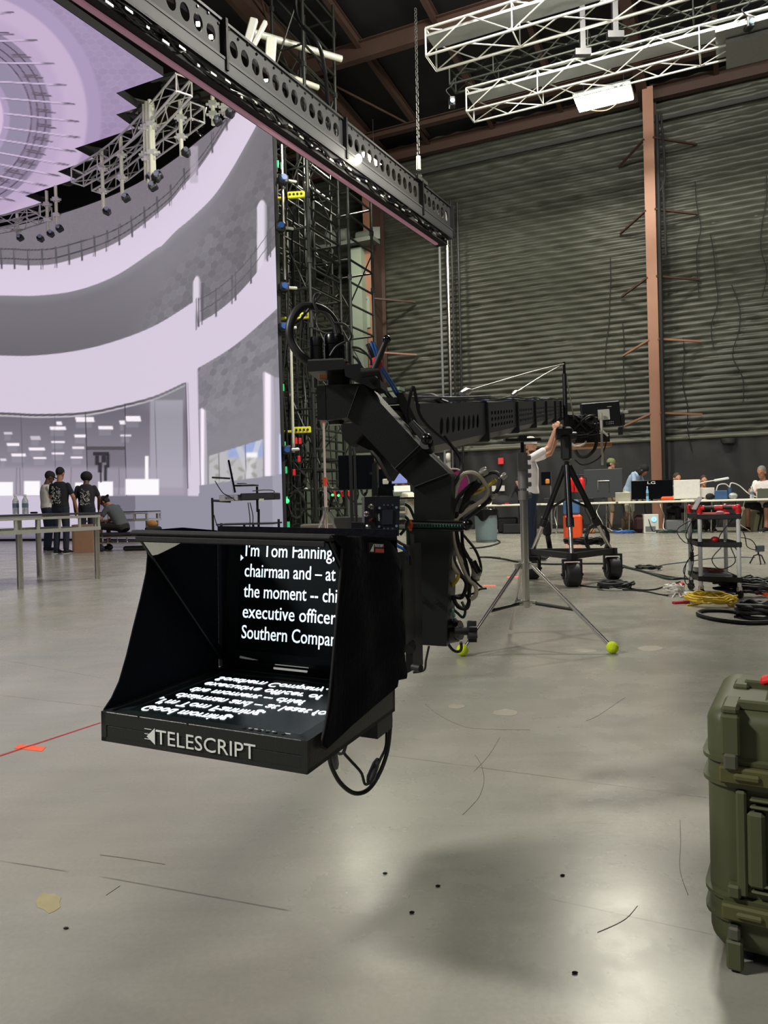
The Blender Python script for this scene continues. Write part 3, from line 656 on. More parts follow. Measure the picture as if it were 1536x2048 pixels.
# high bay lamps
def highbay(px, py, Y, label, glow=LAMP, length=1.25):
    c = at(px, py, Y); th = thing('high_bay_lamp', label, 'lamp', c, -A25)
    mb = MB(); mb.box((0, 0, .05), (length, .8, .05), None, .015); mb.box((0, 0, .09), (length*.7, .2, .06)); p = mb.build('housing', GREYP, th); local(th, p)
    mb = MB(); mb.box((0, 0, .0), (length-.04, .76, .05), None, .015); p = mb.build('diffuser', glow, th); local(th, p)
    mb = MB()
    for s in (-1, 1): mb.cyl((s*length*.35, 0, .1), (s*length*.35, 0, 1.0), .008, n=5)
    p = mb.build('suspension_wire', BLK, th); local(th, p)
    mb = MB(); mb.tube(smooth([(-.5, .1, .05), (-.3, .25, -.1), (.1, .3, -.14), (.5, .1, .05)], 5), .012, 5); p = mb.build('power_lead', mat('lead_brown', (120, 110, 90)), th); local(th, p)
    return c
c = highbay(1207, 195, 17.0, 'glaring rectangular high bay lamp under the roof at upper right'); area('high_bay_light', c-Vector((0, 0, .12)), (c.x, c.y-2, 0), 1.2, .45, 330, (1, .95, .8))

# ---- black perforated header beam
DB = Vector((-.485, -.875, 0)).normalized(); NB = Vector((DB.y*-1, DB.x, 0)); NB = NB if NB.x > 0 else -NB
B0 = Vector((1.19, 17.5, 0))
hb = thing('header_beam', 'long black perforated steel beam crossing diagonally below the LED ceiling edge', 'beam', B0+Vector((0, 0, 7)))
def bp(s, n, z): return B0+DB*s+NB*n+Vector((0, 0, z))
joints = [-1.05, .62, 3.86, 7.2, 10.6, 14.0]
for k in range(len(joints)-1):
    s0, s1 = joints[k], joints[k+1]; nh = 6 if k == 0 else 12; pad = .12; pw = (s1-s0-2*pad)/nh; cells = []
    for i in range(nh):
        x0 = s0+pad+i*pw; cells.append((x0, x0+pw, 7.46, 8.0, pw*.36, .125, 0))
    mb = MB(); mb.holed(bp(0, .12, 0), DB, Vector((0, 0, 1)), NB, cells, .03, 20)
    for x in (s0+pad/2, s1-pad/2): mb.box(bp(x, .105, 7.73), (pad, .03, .54), frame(DB, NB))
    mb.build('web_plate', mat('beam_charcoal', (20, 21, 24), .6), hb)
    mb = MB(); mb.box(bp(s0, .16, 7.66), (.05, .1, .76), frame(DB, NB)); mb.box(bp(s1, .16, 7.66), (.05, .1, .76), frame(DB, NB)); mb.build('joint_flange', BLK, hb)
s0, s1 = joints[0], joints[-1]; sc_ = (s0+s1)/2; ln = s1-s0; R = frame(DB, NB)
mb = MB(); mb.box(bp(sc_, .0, 8.02), (ln, .3, .04), R); mb.box(bp(sc_, -.14, 7.3), (ln, .03, .3), R); mb.build('rear_channel', BLK, hb)
mb = MB(); mb.box(bp(sc_, .12, 7.44), (ln, .14, .04), R); mb.box(bp(sc_, .16, 7.34), (ln, .04, .2), R); mb.box(bp(sc_, .05, 7.24), (ln, .26, .03), R); mb.build('lower_channel', mat('beam_slate', (38, 40, 44), .55), hb)
mb = MB(); mb.box(bp(sc_, .0, 7.12), (ln-.5, .28, .2), R); mb.build('cable_tray', BLKM, hb)
mb = MB(); rnd = random.Random(4)
for q in range(5):
    P = []; s = s0+.3
    while s < s1: P.append(bp(s, .15+rnd.uniform(-.05, .05), 7.1+rnd.uniform(-.06, .09))); s += .3
    mb.tube(smooth(P, 3), .018, 5)
mb.build('wiring', BLKG, hb)
mb = MB()
for i in range(46):
    s = s0+.5+i*.31; mb.box(bp(s, .19, 7.08+.05*math.sin(i*2.3)), (.12 if i % 3 else .05, .02, .03), R)
mb.build('cable_clamp', mat('zinc_clips', (170, 172, 168), .35, .8), hb)
mb = MB(); mb.box(bp(sc_+.2, -.02, 6.985), (ln-.7, .08, .035), R); mb.build('led_strip', mat('pink_led_edge', (150, 108, 122), .5, emit=.4, noise=0), hb)
mb = MB()
for i in range(70):
    s = s0+.2+i*.22; mb.box(bp(s, .13, 7.97 - (i % 2)*.03), (.03, .02, .03), R)
mb.build('bolt', BLKG, hb)
c = highbay(717, 324, 19.5, 'high bay lamp far behind the black header beam, seen through its holes'); area('high_bay_light_far', c-Vector((0, 0, .12)), (c.x, c.y-2, 0), 1.2, .6, 420, (1, .95, .8))
wl_ = onp(717, 318, bp(0, .2, 0), NB); wt = thing('glare_stand_in', 'added glow imitating lamp glare on the side of the header beam', 'lamp', wl_)
MB().box(wl_-NB*.05, (.1, .06, .12), R, .01).build('housing', BLK, wt); mb = MB(); mb.ball(wl_, (.07, .05, .09), 12); mb.build('glare_ball', mat('lamp_glare', (255, 248, 200), .4, emit=60, noise=0), wt)  # made-up glowing ball imitating glare of the lamp behind the beam
pl_ = bpy.data.lights.new('glare_light', 'POINT'); pl_.energy = 70; pl_.color = (1, .95, .78); pl_.shadow_soft_size = .2; po_ = bpy.data.objects.new('glare_light', pl_); COL.objects.link(po_); po_.location = wl_+NB*.45-Vector((0, 0, .1))  # added light spreading the imitated glare over the beam
# small lamps showing inside the beam
for px, py in ((396, 48), (422, 74), (440, 87), (516, 154), (534, 161)):
    o = onp(px, py, bp(0, .02, 0), NB); tag(MB().box(o, (.05, .03, .05) if px < 500 else (.1, .03, .03)).build('beam_lamp', LAMP), {396: 'first small lit lamp seen through the header beam holes, nearest the camera', 422: 'second small lit lamp seen through the header beam holes', 440: 'third small lit lamp seen through the header beam holes', 516: 'short bright bar in a header beam hole, left of its pair', 534: 'short bright bar in a header beam hole, right of its pair'}[px], 'lamp')
# chain hoists
def chain(name, label, p, q, link=.07, m=BLK):
    p = Vector(p); q = Vector(q); n = int((p-q).length/link); mb = MB(); d = (q-p).normalized(); a = d.orthogonal().normalized(); b = d.cross(a)
    for i in range(n):
        c = p.lerp(q, (i+.5)/n); s = a if i % 2 else b; w_ = link*.33; l = link*.62
        mb.tube([c+s*w_-d*l*.5, c+s*w_+d*l*.5, c+d*l*.8, c-s*w_+d*l*.5, c-s*w_-d*l*.5, c-d*l*.8], .011, 4, True)
    return tag(mb.build(name, m), label, 'chain')
tp = bp(.62, .1, 8.05); q = at(846, 5, tp.y-.2); q = Vector((tp.x+.02, tp.y, 11.9))
chain('hoist_chain', 'long steel hoist chain hanging from the roof to the end of the header beam', tp+Vector((0, 0, .4)), q, .09, mat('chain_steel', (110, 110, 108), .4, .7))
mb = MB(); mb.cyl(tp+Vector((0, 0, .25)), tp+Vector((0, 0, .55)), .05); mb.build('hook_block', WHITE, hb)
mb = MB(); mb.ball(tp+Vector((0, 0, .1)), .08); mb.box(tp, (.5, .2, .08), R); mb.build('lifting_shackle', GALV, hb)
c = bp(4.9, .1, 8.0); cable('beam_feed_cable', 'black cable looping down onto the top of the header beam', [c+Vector((0, 0, 4)), c+Vector((-.1, 0, 2.5)), c+Vector((-.2, 0, 1.4)), c+Vector((.2, 0, .8)), c+DB*-.6+Vector((0, 0, .05))], .035, BLKG)

# ---- arc trusses and hanging poles in front of the LED wall top
def arc(pts, z): return smooth([atz(px, py, z) for px, py in pts], 5)
truss('arc_truss', 'curved pale truss along the top of the LED wall at far left', arc([(-120, 470), (0, 450), (45, 440), (92, 424)], 9.15), (0, 0, 1), None, .36, .34, .024, bay=.62)
truss('arc_truss', 'curved pale truss rising towards the header beam, upper of two', arc([(155, 355), (215, 320), (265, 280), (310, 235), (368, 170)], 9.3), (0, 0, 1), None, .32, .34, .024, bay=.6)
truss('arc_truss', 'curved pale truss behind the cluster of four poles, lower of two', arc([(195, 372), (240, 345), (290, 305), (340, 268), (395, 225)], 9.35), (0, 0, 1), None, .32, .34, .024, bay=.6)
PALE = mat('pale_pipe', (206, 206, 190), .35, .3, noise=.05)
def hanger(px, py0, py1, Y, k, label, cams=1, n=1, dx=0):
    top = atz(px, py0, 9.56); Y = top.y; bot = at(px, py1, Y); bot = Vector((top.x, top.y, bot.z)); th = thing('hanging_pole', label, 'pole', bot)
    mb = MB(); mb.cyl(bot, top, .045, n=8); mb.build('pipe', PALE, th)
    for z in (.35, .7): 
        mb = MB(); c = bot.lerp(top, z); mb.box(c, (.16, .12, .1)); mb.cyl(c-Vector((.14, 0, 0)), c+Vector((.14, 0, 0)), .03, n=6); mb.build('pipe_clamp', ALU, th)
    for i in range(cams):
        c = bot+Vector((dx+(.12 if i == 0 else -.16), -.1, .02-.12*i)); R2 = Matrix.Rotation(.5 if k % 2 else -.5, 3, 'Y') @ Matrix.Rotation(-.4, 3, 'X')
        mb = MB(); mb.box(c, (.18, .16, .15), R2, .03); o = mb.build('tracking_camera', BLK, th)
        mb = MB(); mb.cyl(c+R2 @ Vector((0, -.07, 0)), c+R2 @ Vector((0, -.12, 0)), .05); mb.cyl(c+R2 @ Vector((.06, -.08, .045)), c+R2 @ Vector((.06, -.09, .045)), .02); s_ = mb.build('lens', mat('camera_lens_silver', (150, 156, 170), .2, .7), o)
HG = [(34, 424, 480, 21.0, 'short pole at far left holding a tracking camera'), (93, 382, 472, 20.6, 'pole with side camera, left of the far left pair'), (111, 372, 462, 20.5, 'pole with camera, right of the far left pair'), (203, 298, 428, 19.6, 'pole hanging left of the two middle poles'), (241, 270, 402, 19.2, 'pole hanging right of the two middle poles'),
      (288, 210, 362, 18.4, 'leftmost of the four clustered poles'), (293, 204, 380, 18.3, 'second of the four clustered poles'), (299, 200, 362, 18.2, 'third of the four clustered poles'), (304, 206, 358, 18.1, 'rightmost of the four clustered poles'), (360, 203, 312, 17.3, 'pole in front of the narrow gap, holding one camera'), (425, 190, 250, 16.6, 'short pole beside the header beam, left one'), (450, 205, 234, 16.2, 'short pole beside the header beam, middle one'), (467, 212, 238, 16.0, 'short pole beside the header beam, right one')]
for i, (px, a, b, Y, nm) in enumerate(HG): hanger(px, a, b, Y, i, 'pale '+nm, 2 if i == 1 else 1)
# plates and tangled hardware behind the gaps
for i, (px, py, s, nm) in enumerate(((250, 205, 1.0, 'upper notch'), (255, 240, .9, 'middle notch'), (168, 300, 1.1, 'wide notch'), (132, 350, 1.0, 'lower notch'), (66, 398, .8, 'far left notch'))):
    c = atz(px, py, CZ+.5); mb = MB(); mb.box(c, (s, .5, .04), Rz(.5)); mb.box(c+Vector((-.2, .4, .1)), (s*.7, .06, .3), Rz(.5)); mb.tube(smooth([c+Vector((-.4, 0, -.1)), c+Vector((0, .2, -.2)), c+Vector((.4, -.1, -.1))], 4), .03, 5)
    tag(mb.build('ceiling_bracket', mat('dark_bracket', (96, 96, 92), .45, .6)), 'dark metal bracket above the stepped LED ceiling edge, at the '+nm, 'bracket')
mb = MB(); a = atz(385, 175, 9.9); 
for k in range(6): mb.box(a+Vector((.16*k, .25*k-.6, 0)), (1.7, .07, .08), Rz(-.35))
mb.box(a+Vector((-.5, 0, .1)), (.1, 2.0, .1), Rz(-.4)); tag(mb.build('catwalk_grating', GALV), 'black slatted catwalk section behind the header beam and pale trusses', 'catwalk')
rnd = random.Random(9)
for i, (px, py) in enumerate(((345, 240), (375, 215), (410, 225), (385, 250))):
    c = atz(px, py, 9.6); P = [c+Vector((rnd.uniform(-.4, .4), rnd.uniform(-.2, .2), rnd.uniform(-.35, .3))) for _ in range(7)]
    cable('tangled_cable', 'black cable tangle above the LED wall, '+['leftmost', 'second', 'rightmost', 'lowest'][i]+' of four', P, .02, BLKG, n=5)
# pale lit plates and pipes at the top of the scaffold
for i, (px, py, w_, h_, a_) in enumerate(((502, 62, .16, .5, .3), (518, 70, .09, .6, .5), (541, 110, .2, .7, .1))):
    c = at(px, py, 14.9); tag(MB().box(c, (w_, .1, h_), Matrix.Rotation(a_, 3, 'Y'), .02).build('lit_panel', WHITE), 'small white panel brightly lit above the header beam, '+['upper left', 'narrow middle', 'lower right'][i]+' one', 'panel')
p = at(497, 62, 15.6); q = at(683, 118, 16.6); o = MB().cyl(p, q, .07, n=10).build('pale_rig_pipe', PALE); tag(o, 'long pale horizontal pipe sticking out of the scaffold tower top', 'pipe')
p = at(545, 140, 15.6); q = at(636, 175, 16.4); tag(MB().cyl(p, q, .06, n=10).build('pale_rig_pipe', PALE), 'shorter pale pipe below the long one on the scaffold top', 'pipe')

# ---- scaffold tower
def tower(name, label, o, wd, dp, z1, pitch, m, group=None):
    th = thing(name, label, 'scaffold', o); a = -WN; b = WD
    # o = nearest left foot; ladder frames run along a (away from the camera), width along b
    C = [Vector(o), Vector(o)+a*dp, Vector(o)+a*dp+b*wd, Vector(o)+b*wd]
    for c in C:
        mb = MB().cyl(c, c+Vector((0, 0, z1)), .035, n=8); zz = .5
        while zz < z1: mb.cyl(c+Vector((0, 0, zz)), c+Vector((0, 0, zz+.1)), .055, n=6); zz += 1.35
        mb.build('upright', m, th)
    mb = MB(); z = .35
    while z < z1:
        for i in (0, 2): mb.cyl(C[i]+Vector((0, 0, z)), C[(i+1) % 4]+Vector((0, 0, z)), .026, n=6)
        if int(z/pitch) % 3 == 0:
            for i in (1, 3): mb.cyl(C[i]+Vector((0, 0, z)), C[(i+1) % 4]+Vector((0, 0, z)), .024, n=6)
        z += pitch
    mb.build('rungs', m, th)
    mb = MB(); z = .4; k = 0
    while z+1.6 < z1:
        for i in (1, 3):
            p, q = (C[i], C[(i+1) % 4]) if k % 2 else (C[(i+1) % 4], C[i]); mb.cyl(p+Vector((0, 0, z)), q+Vector((0, 0, z+1.6)), .018, n=5)
        p, q = (C[0], C[1]) if k % 2 else (C[1], C[0]); mb.cyl(p+Vector((0, 0, z)), q+Vector((0, 0, z+.8)), .018, n=5)
        z += 1.6; k += 1
    mb.build('diagonal_brace', m, th)
    return C
T1 = tower('scaffold_tower', 'tall dark scaffold tower standing behind the right edge of the LED wall', (-2.1, 16.0, 0), .75, 1.35, 12.0, .42, SCAF)
T2 = tower('scaffold_tower', 'shorter dark scaffold tower stepping down right of the tall one', (-1.45, 17.3, 0), .9, 1.2, 8.2, .5, SCAF)
T3 = tower('scaffold_tower', 'rear scaffold tower of grey tubes behind the two darker ones', (-2.9, 18.6, 0), 1.3, 1.3, 11.9, .55, GALV)
# extra ladders inside
for i, (px, Y, z1) in enumerate(((583, 15.9, 6.5), (612, 17.8, 9.8))):
    g = at(px, 1000, Y); mb = MB(); a = -WN*.35
    for s in (0, 1): mb.cyl((g.x+a.x*s, g.y+a.y*s, 0), (g.x+a.x*s, g.y+a.y*s, z1), .025, n=6)
    z = .3
    while z < z1: mb.cyl((g.x, g.y, z), (g.x+a.x, g.y+a.y, z), .018, n=5); z += .3
    tag(mb.build('ladder', GALV), 'narrow dark ladder inside the scaffold tower, '+('near the LED screen edge' if i == 0 else 'in the middle'), 'ladder')
# bright slim poles in front of tower
for i, (px, y0, y1, r) in enumerate(((563, 290, 560, .035), (581, 660, 905, .03))):
    a = at(px, y0, 15.5); b = at(px+(y1-y0)*.024, y1, 15.5); tag(MB().cyl(a, b, r, n=8).build('slim_pole', PALE if i else CHR), 'slim bright pole beside the LED wall edge, '+('upper' if i == 0 else 'lower')+' one', 'pole')
for i, (px, py) in enumerate(((566, 360), (560, 455), (567, 575), (566, 655), (572, 900))):
    c = at(px, py, 15.3); th = thing('clamp_camera', 'small tracking camera clamped on the scaffold beside the LED edge, '+['topmost', 'second from top', 'middle', 'fourth from top', 'lowest'][i], 'camera', c)
    MB().box(c, (.2, .2, .18), Rz(.4), .03).build('body', BLK, th); mb = MB(); mb.cyl(c+Vector((.02, -.1, 0)), c+Vector((.05, -.16, 0)), .06); mb.build('lens', mat('camera_lens_blue', (50, 80, 140), .15, emit=.08), th)
    MB().cyl(c+Vector((.05, 0, 0)), c+Vector((.25, .15, .02)), .03, n=6).build('arm', ALU, th)
# yellow outlet boxes
for i, (px, py, Y) in enumerate(((592, 390, 15.7), (602, 632, 15.8), (605, 860, 15.7))):
    c = at(px, py, Y); th = thing('outlet_box', 'yellow four-way outlet box on the scaffold, '+['top', 'middle, half hidden by the black hose', 'lowest'][i]+' one', 'outlet box', c)
    MB().box(c, (.36, .08, .13), Rz(-.1), .01).build('casing', LEDY, th); mb = MB()
    for k in range(4): mb.cyl(c+Rz(-.1) @ Vector((-.12+.08*k, -.03, 0)), c+Rz(-.1) @ Vector((-.12+.08*k, -.055, 0)), .025, n=10)
    mb.build('socket', BLK, th); MB().box(c-Vector((.32, -.1, .02)), (.28, .08, .05), None, .01).build('side_box', LEDY, th)
# green edge lights
for i, (px, py) in enumerate(((555, 328), (557, 545), (560, 672), (566, 775), (569, 890), (572, 940), (573, 1000), (577, 1050))):
    c = at(px, py, 15.45); tag(MB().box(c, (.05, .03, .14), None).build('status_light', mat('status_green', (50, 190, 120), .4, emit=.6)), 'tiny green status light on the LED wall end, number '+['one', 'two', 'three', 'four', 'five', 'six', 'seven', 'eight'][i]+' from the top', 'light')
# hanging cables and coils on the tower
rnd = random.Random(21)
def on_tower(px, py, Y): return at(px, py, Y)
spec = [(572, 300, 1050), (584, 420, 1040), (596, 500, 980), (606, 250, 900), (618, 640, 1040), (628, 420, 960), (640, 700, 1040), (576, 600, 1055), (662, 760, 1030), (655, 320, 640), (590, 140, 420), (570, 860, 1050)]
nmz = ['first', 'second', 'third', 'fourth', 'fifth', 'sixth', 'seventh', 'eighth', 'ninth', 'tenth', 'eleventh', 'twelfth']
for i, (px, y0, y1) in enumerate(spec):
    Y = 15.6+(px-565)*.018; P = []; nn = 9
    for k in range(nn): P.append(at(px+rnd.uniform(-7, 7), y0+(y1-y0)*k/(nn-1), Y+rnd.uniform(-.05, .1)))
    cable('tower_cable', 'black cable hanging down the scaffold tower, '+nmz[sorted(s[0] for s in spec).index(px)]+' from the left', P, rnd.choice((.012, .018, .024)), BLKG if i % 2 else BLKM, 'cables hanging on the scaffold tower', n=5)
def hang_coil(px, py, Y, rw, rh, label, m=BLKM, turns=5, r=.014, face=0):
    c = at(px, py, Y); rnd = random.Random(px); P = []
    for i in range(turns*14):
        a = 2*PI*i/14; k = 1+rnd.uniform(-.1, .1); P.append(c+Rz(face) @ Vector((math.cos(a)*rw*k, rnd.uniform(-.05, .05), math.sin(a)*rh*k)))
    return cable('cable_coil', label, P, r, m, cat='cable coil', k=2, n=5)
hang_coil(593, 1010, 15.7, .17, .28, 'big black cable coil hung low at the left of the scaffold base', turns=6, r=.02)
hang_coil(600, 905, 15.6, .13, .22, 'black cable coil with red ties hung on the scaffold above the biggest coil')
hang_coil(597, 960, 15.8, .15, .2, 'black cable coil between the two hung on the scaffold post')
hang_coil(675, 1000, 17.0, .14, .2, 'round black cable coil hung from the white rail behind the pale stand', r=.022)
hang_coil(706, 985, 17.1, .12, .2, 'black cable coil on the rail, right of the round one')
hang_coil(728, 955, 14.0, .08, .32, 'tall bundle of black cords hanging from a stand above the camera box', turns=9, r=.012)
hang_coil(655, 1000, 17.2, .1, .22, 'narrow black coil on the rail directly behind the pale stand')
mb = MB(); mb.cyl(at(560, 980, 17.2), at(745, 976, 17.2), .03); tag(mb.build('hanging_rail', GALV), 'grey horizontal rail full of hung cable coils behind the pale stand', 'rail')
for i, px in enumerate((590, 612, 640, 665, 680, 694)):
    c = at(px, 979, 17.1); tag(MB().ball(c, .045, 8).build('rail_clip', WHITE), 'white clip on the coil rail, '+nmz[i]+' from the left', 'clip')
for i, (px, py) in enumerate(((592, 882), (598, 918), (588, 945), (600, 882), (669, 988), (684, 988), (698, 987), (650, 989))):
    c = at(px, py, 15.4 if px < 610 else 16.9); tag(MB().box(c, (.06, .05, .13), None, .01).build('red_connector', REDSH), 'red connector on the hung cables, '+nmz[i]+' of eight', 'connector', 'red connectors on the hung cables')
for i, (px, py) in enumerate(((665, 990), (677, 991), (574, 1002))):
    c = at(px, py, 16.8 if px > 600 else 15.4); tag(MB().ball(c, .03 if i < 2 else .05, 8).build('indicator_light', LEDG), 'glowing green indicator light, '+['left of the pair on the rail', 'right of the pair on the rail', 'by the LED wall foot'][i], 'light')
# ================================================================ teleprompter (own frame: x along the front, y back, z up)
W_, D_, H_ = .44, .384, .056
def rotm(a, b, c): return Matrix.Rotation(a, 3, 'Z') @ Matrix.Rotation(b, 3, 'X') @ Matrix.Rotation(c, 3, 'Y')
PM = rotm(-.4015, .0081, .0283); PO = Vector((-.5413, 1.4046, .5011))
def L3(x, y, z): return PO + PM @ Vector((x, y, z))
PX, PY, PZ = [PM @ Vector(v) for v in ((1, 0, 0), (0, 1, 0), (0, 0, 1))]
def lplane(px, py, ax, val):
    n = (PX, PY, PZ)[ax]; return onp(px, py, PO+n*val, n)
pr = thing('teleprompter', 'black hooded teleprompter with glowing script hanging from the crane arm', 'teleprompter', L3(W_/2, D_/2, -H_))
mb = MB(); t = .012
mb.box(L3(W_/2, D_/2, -H_+.004), (W_, D_, .008), PM)
mb.box(L3(W_/2, t/2, -.013), (W_, t, .026), PM, .001); mb.box(L3(W_/2, t/2+.001, -.041), (W_, t, .030), PM, .001)
for x in (t/2, W_-t/2): mb.box(L3(x, D_/2, -H_/2), (t, D_, H_), PM)
mb.box(L3(W_/2, D_-t/2, -H_/2), (W_, t, H_), PM)
for k in (.2, .45): mb.cyl(L3(W_*k, .002, .0), L3(W_*k, .002, -.003), .003)
mb.build('monitor_case', BLKP, pr)
mb = MB(); mb.box(L3(W_/2, D_/2, -.008), (W_-2*t, D_-2*t, .004), PM)
mb.build('screen', mat('dark_screen_glass', (17, 26, 28), .25, spec=.6), pr)
mb = MB(); mb.box(L3(W_/2, .024, -.005), (W_-2*t, .024, .003), PM); mb.box(L3(W_/2, D_-.024, -.005), (W_-2*t, .024, .003), PM); mb.box(L3(.022, D_/2, -.005), (.02, D_-.03, .003), PM); mb.box(L3(W_-.022, D_/2, -.005), (.02, D_-.03, .003), PM)
for k in range(6): mb.cyl(L3(.30+.016*k, .024, -.0035), L3(.30+.016*k, .024, -.002), .004)
mb.build('bezel', mat('bezel_black', (26, 34, 36), .4), pr)
mb = MB()
for k in range(5): mb.box(L3(.31+.012*k, .03, -.0033), (.007, .0025, .0004), PM)
mb.box(L3(.385, .03, -.0033), (.012, .0025, .0004), PM); mb.build('button_marks', WTXT, pr)
# script on the flat screen: upside down rows, first row nearest the front
SR = [.72, .87, 1.33, 1.01, 1.06, 1.0]
rows = ['Good morning,', "I'm Tom Fanning,", 'chairman and \u2013 at least for', 'the moment -- chief', 'executive officer of', 'Southern Company.']
for k, s in enumerate(rows):
    text(s, TTXT, L3(.045, .080+.048*k, -.0055), PX, -PY, .031, .27*SR[k], pr, 'script_line', bold=.003, depth=.0004)

MB().prism([L3(.028, .143, -.0055), L3(.028, .122, -.0055), L3(.040, .1325, -.0055)], PZ*.0004).build('cue_arrow', TTXT, pr)
# tilted beam-splitter glass with its frame
def gmat():
    m = bpy.data.materials.new('beam_splitter_glass'); m.use_nodes = True; nt = m.node_tree; nt.nodes.remove(nt.nodes['Principled BSDF'])
    o = nt.nodes['Material Output']; g = nt.nodes.new('ShaderNodeBsdfGlossy'); g.inputs['Roughness'].default_value = .004; g.inputs['Color'].default_value = (.95, .97, 1, 1)
    t = nt.nodes.new('ShaderNodeBsdfTransparent'); x = nt.nodes.new('ShaderNodeMixShader'); x.inputs[0].default_value = .72
    nt.links.new(t.outputs[0], x.inputs[1]); nt.links.new(g.outputs[0], x.inputs[2]); nt.links.new(x.outputs[0], o.inputs['Surface']); return m
g0, g1 = (.37, .02), (.10, .32); gd = Vector((0, g1[0]-g0[0], g1[1]-g0[1])).normalized(); gn = Vector((0, gd.z, -gd.y))
A = [L3(.012, *g0), L3(W_-.012, *g0), L3(W_-.012, *g1), L3(.012, *g1)]
mb = MB(); mb.add(A, [(0, 1, 2, 3)]); mb.build('glass', gmat(), pr)
mb = MB(); off = PM @ gn*.004
for x in (.006, W_-.006): mb.cyl(L3(x, *g0)+off, L3(x, *g1)+off, .005, n=8); mb.box((L3(x, *g0)+L3(x, *g1))/2+off*2.5, (.004, .41, .02), frame(PX, PM @ gd))
mb.cyl(A[0]+off, A[1]+off, .004, n=8)
mb.build('glass_frame', BLK, pr)
mb = MB(); mb.box(L3(W_/2, .096, .330), (W_+.008, .024, .012), PM, .005); mb.box(L3(W_/2, .088, .319), (W_-.02, .005, .012), PM, .002); mb.build('top_bar', mat('cloth_wrapped_bar', (22, 23, 26), .8, bump=.3), pr)
# hood cloth
def flag(poly, x, name, thick, side):
    P = [lplane(px, py, 0, x) if len(q) == 2 else L3(x, *q[1:]) for q in poly for px, py in [q[:2]]]
    n = len(P); c = sum(P, Vector())/n
    bm = bmesh.new(); vs = [bm.verts.new(p) for p in P]; bm.faces.new(vs); bmesh.ops.triangulate(bm, faces=bm.faces[:])
    for _ in range(3): bmesh.ops.subdivide_edges(bm, edges=bm.edges[:], cuts=1, use_grid_fill=True)
    for v in bm.verts:
        q = v.co-PO; y, z = q.dot(PY), q.dot(PZ); inn = 0 if v.is_boundary else 1
        v.co += PX*(.004*math.sin(y*34+z*9)+.003*math.sin(z*41-y*22))*inn
    r = bmesh.ops.extrude_face_region(bm, geom=bm.faces[:]); 
    for v in [g for g in r['geom'] if isinstance(g, bmesh.types.BMVert)]: v.co += PX*thick
    bmesh.ops.recalc_face_normals(bm, faces=bm.faces[:]); me = bpy.data.meshes.new(name); bm.to_mesh(me); bm.free(); me.materials.append(CLOTH)
    o = bpy.data.objects.new(name, me); COL.objects.link(o); o.parent = pr; o.matrix_parent_inverse = pr.matrix_world.inverted(); return o
rf = [(662, 1070), (684, 1097), (681, 1150), (676, 1200), (671, 1260), (664, 1340), (657, 1410), (648, 1462), (642, 1490), (651, 1498), (700, 1452), (750, 1409), (793, 1373), (795, 1360), (811, 1357), (812, 1345), (806, 1304), (804, 1240), (803, 1180), (800, 1130), (795, 1106), (777, 1082), (740, 1075), (729, 1072)]
flag(rf, W_+.006, 'side_flag', .003, 1)
lf = [(273, 1072), (290, 1088), (294, 1110), (291, 1145), (279, 1200), (266, 1251), (252, 1310), (237, 1362), (222, 1395), (206, 1419), (0, .02, -.012), (0, .375, -.012), (0, .375, .32), (0, .25, .333), (0, .12, .333)]
def fl2(poly, x):
    P = [lplane(q[0], q[1], 0, x) if len(q) == 2 else L3(x, q[1], q[2]) for q in poly]
    mb = MB(); mb.prism(P, PX*.003); return mb
fl2(lf, -.004).build('side_flag', CLOTH, pr)
mb = MB(); mb.box(L3(W_/2, .383, .165), (W_+.01, .004, .33), PM); mb.prism([L3(-.006, .105, .334), L3(W_+.006, .105, .334), L3(W_+.006, .384, .312), L3(-.006, .384, .312)], -PZ*.005); mb.build('rear_hood', CLOTH, pr)
# edge piping of the right flag
mb = MB(); mb.tube(smooth([lplane(px, py, 0, W_+.0075) for px, py in rf[1:10]], 3), .0025, 6); mb.build('flag_piping', BLKM, pr)
mb = MB(); a = lplane(738, 1085, 0, W_+.0145); u_ = (lplane(768, 1087, 0, W_+.0145)-a); v_ = (lplane(738, 1106, 0, W_+.0145)-a)
mb.prism([a, a+u_, a+u_+v_, a+v_], PX*-.004); lab = mb.build('sewn_label', mat('label_black', (14, 14, 16), .7), pr); ux_l = u_.normalized(); uy_l = -v_.normalized(); lw, lh = u_.length, v_.length
text('TELESCRIPT', WTXT, a+PX*.0006+u_*.33+v_*.38, ux_l, uy_l, lh*.28, lw*.62, lab, 'label_lettering', depth=.0003)
MB().prism([a+PX*.0006+u_*.38+v_*.55, a+PX*.0006+u_*.97+v_*.55, a+PX*.0006+u_*.97+v_*.92, a+PX*.0006+u_*.38+v_*.92], PX*.0004).build('label_stripe', REDSH, lab)
MB().prism([a+PX*.0006+u_*.05+v_*.85, a+PX*.0006+u_*.28+v_*.12, a+PX*.0006+u_*.28+v_*.85], PX*.0004).build('label_mark', WTXT, lab)
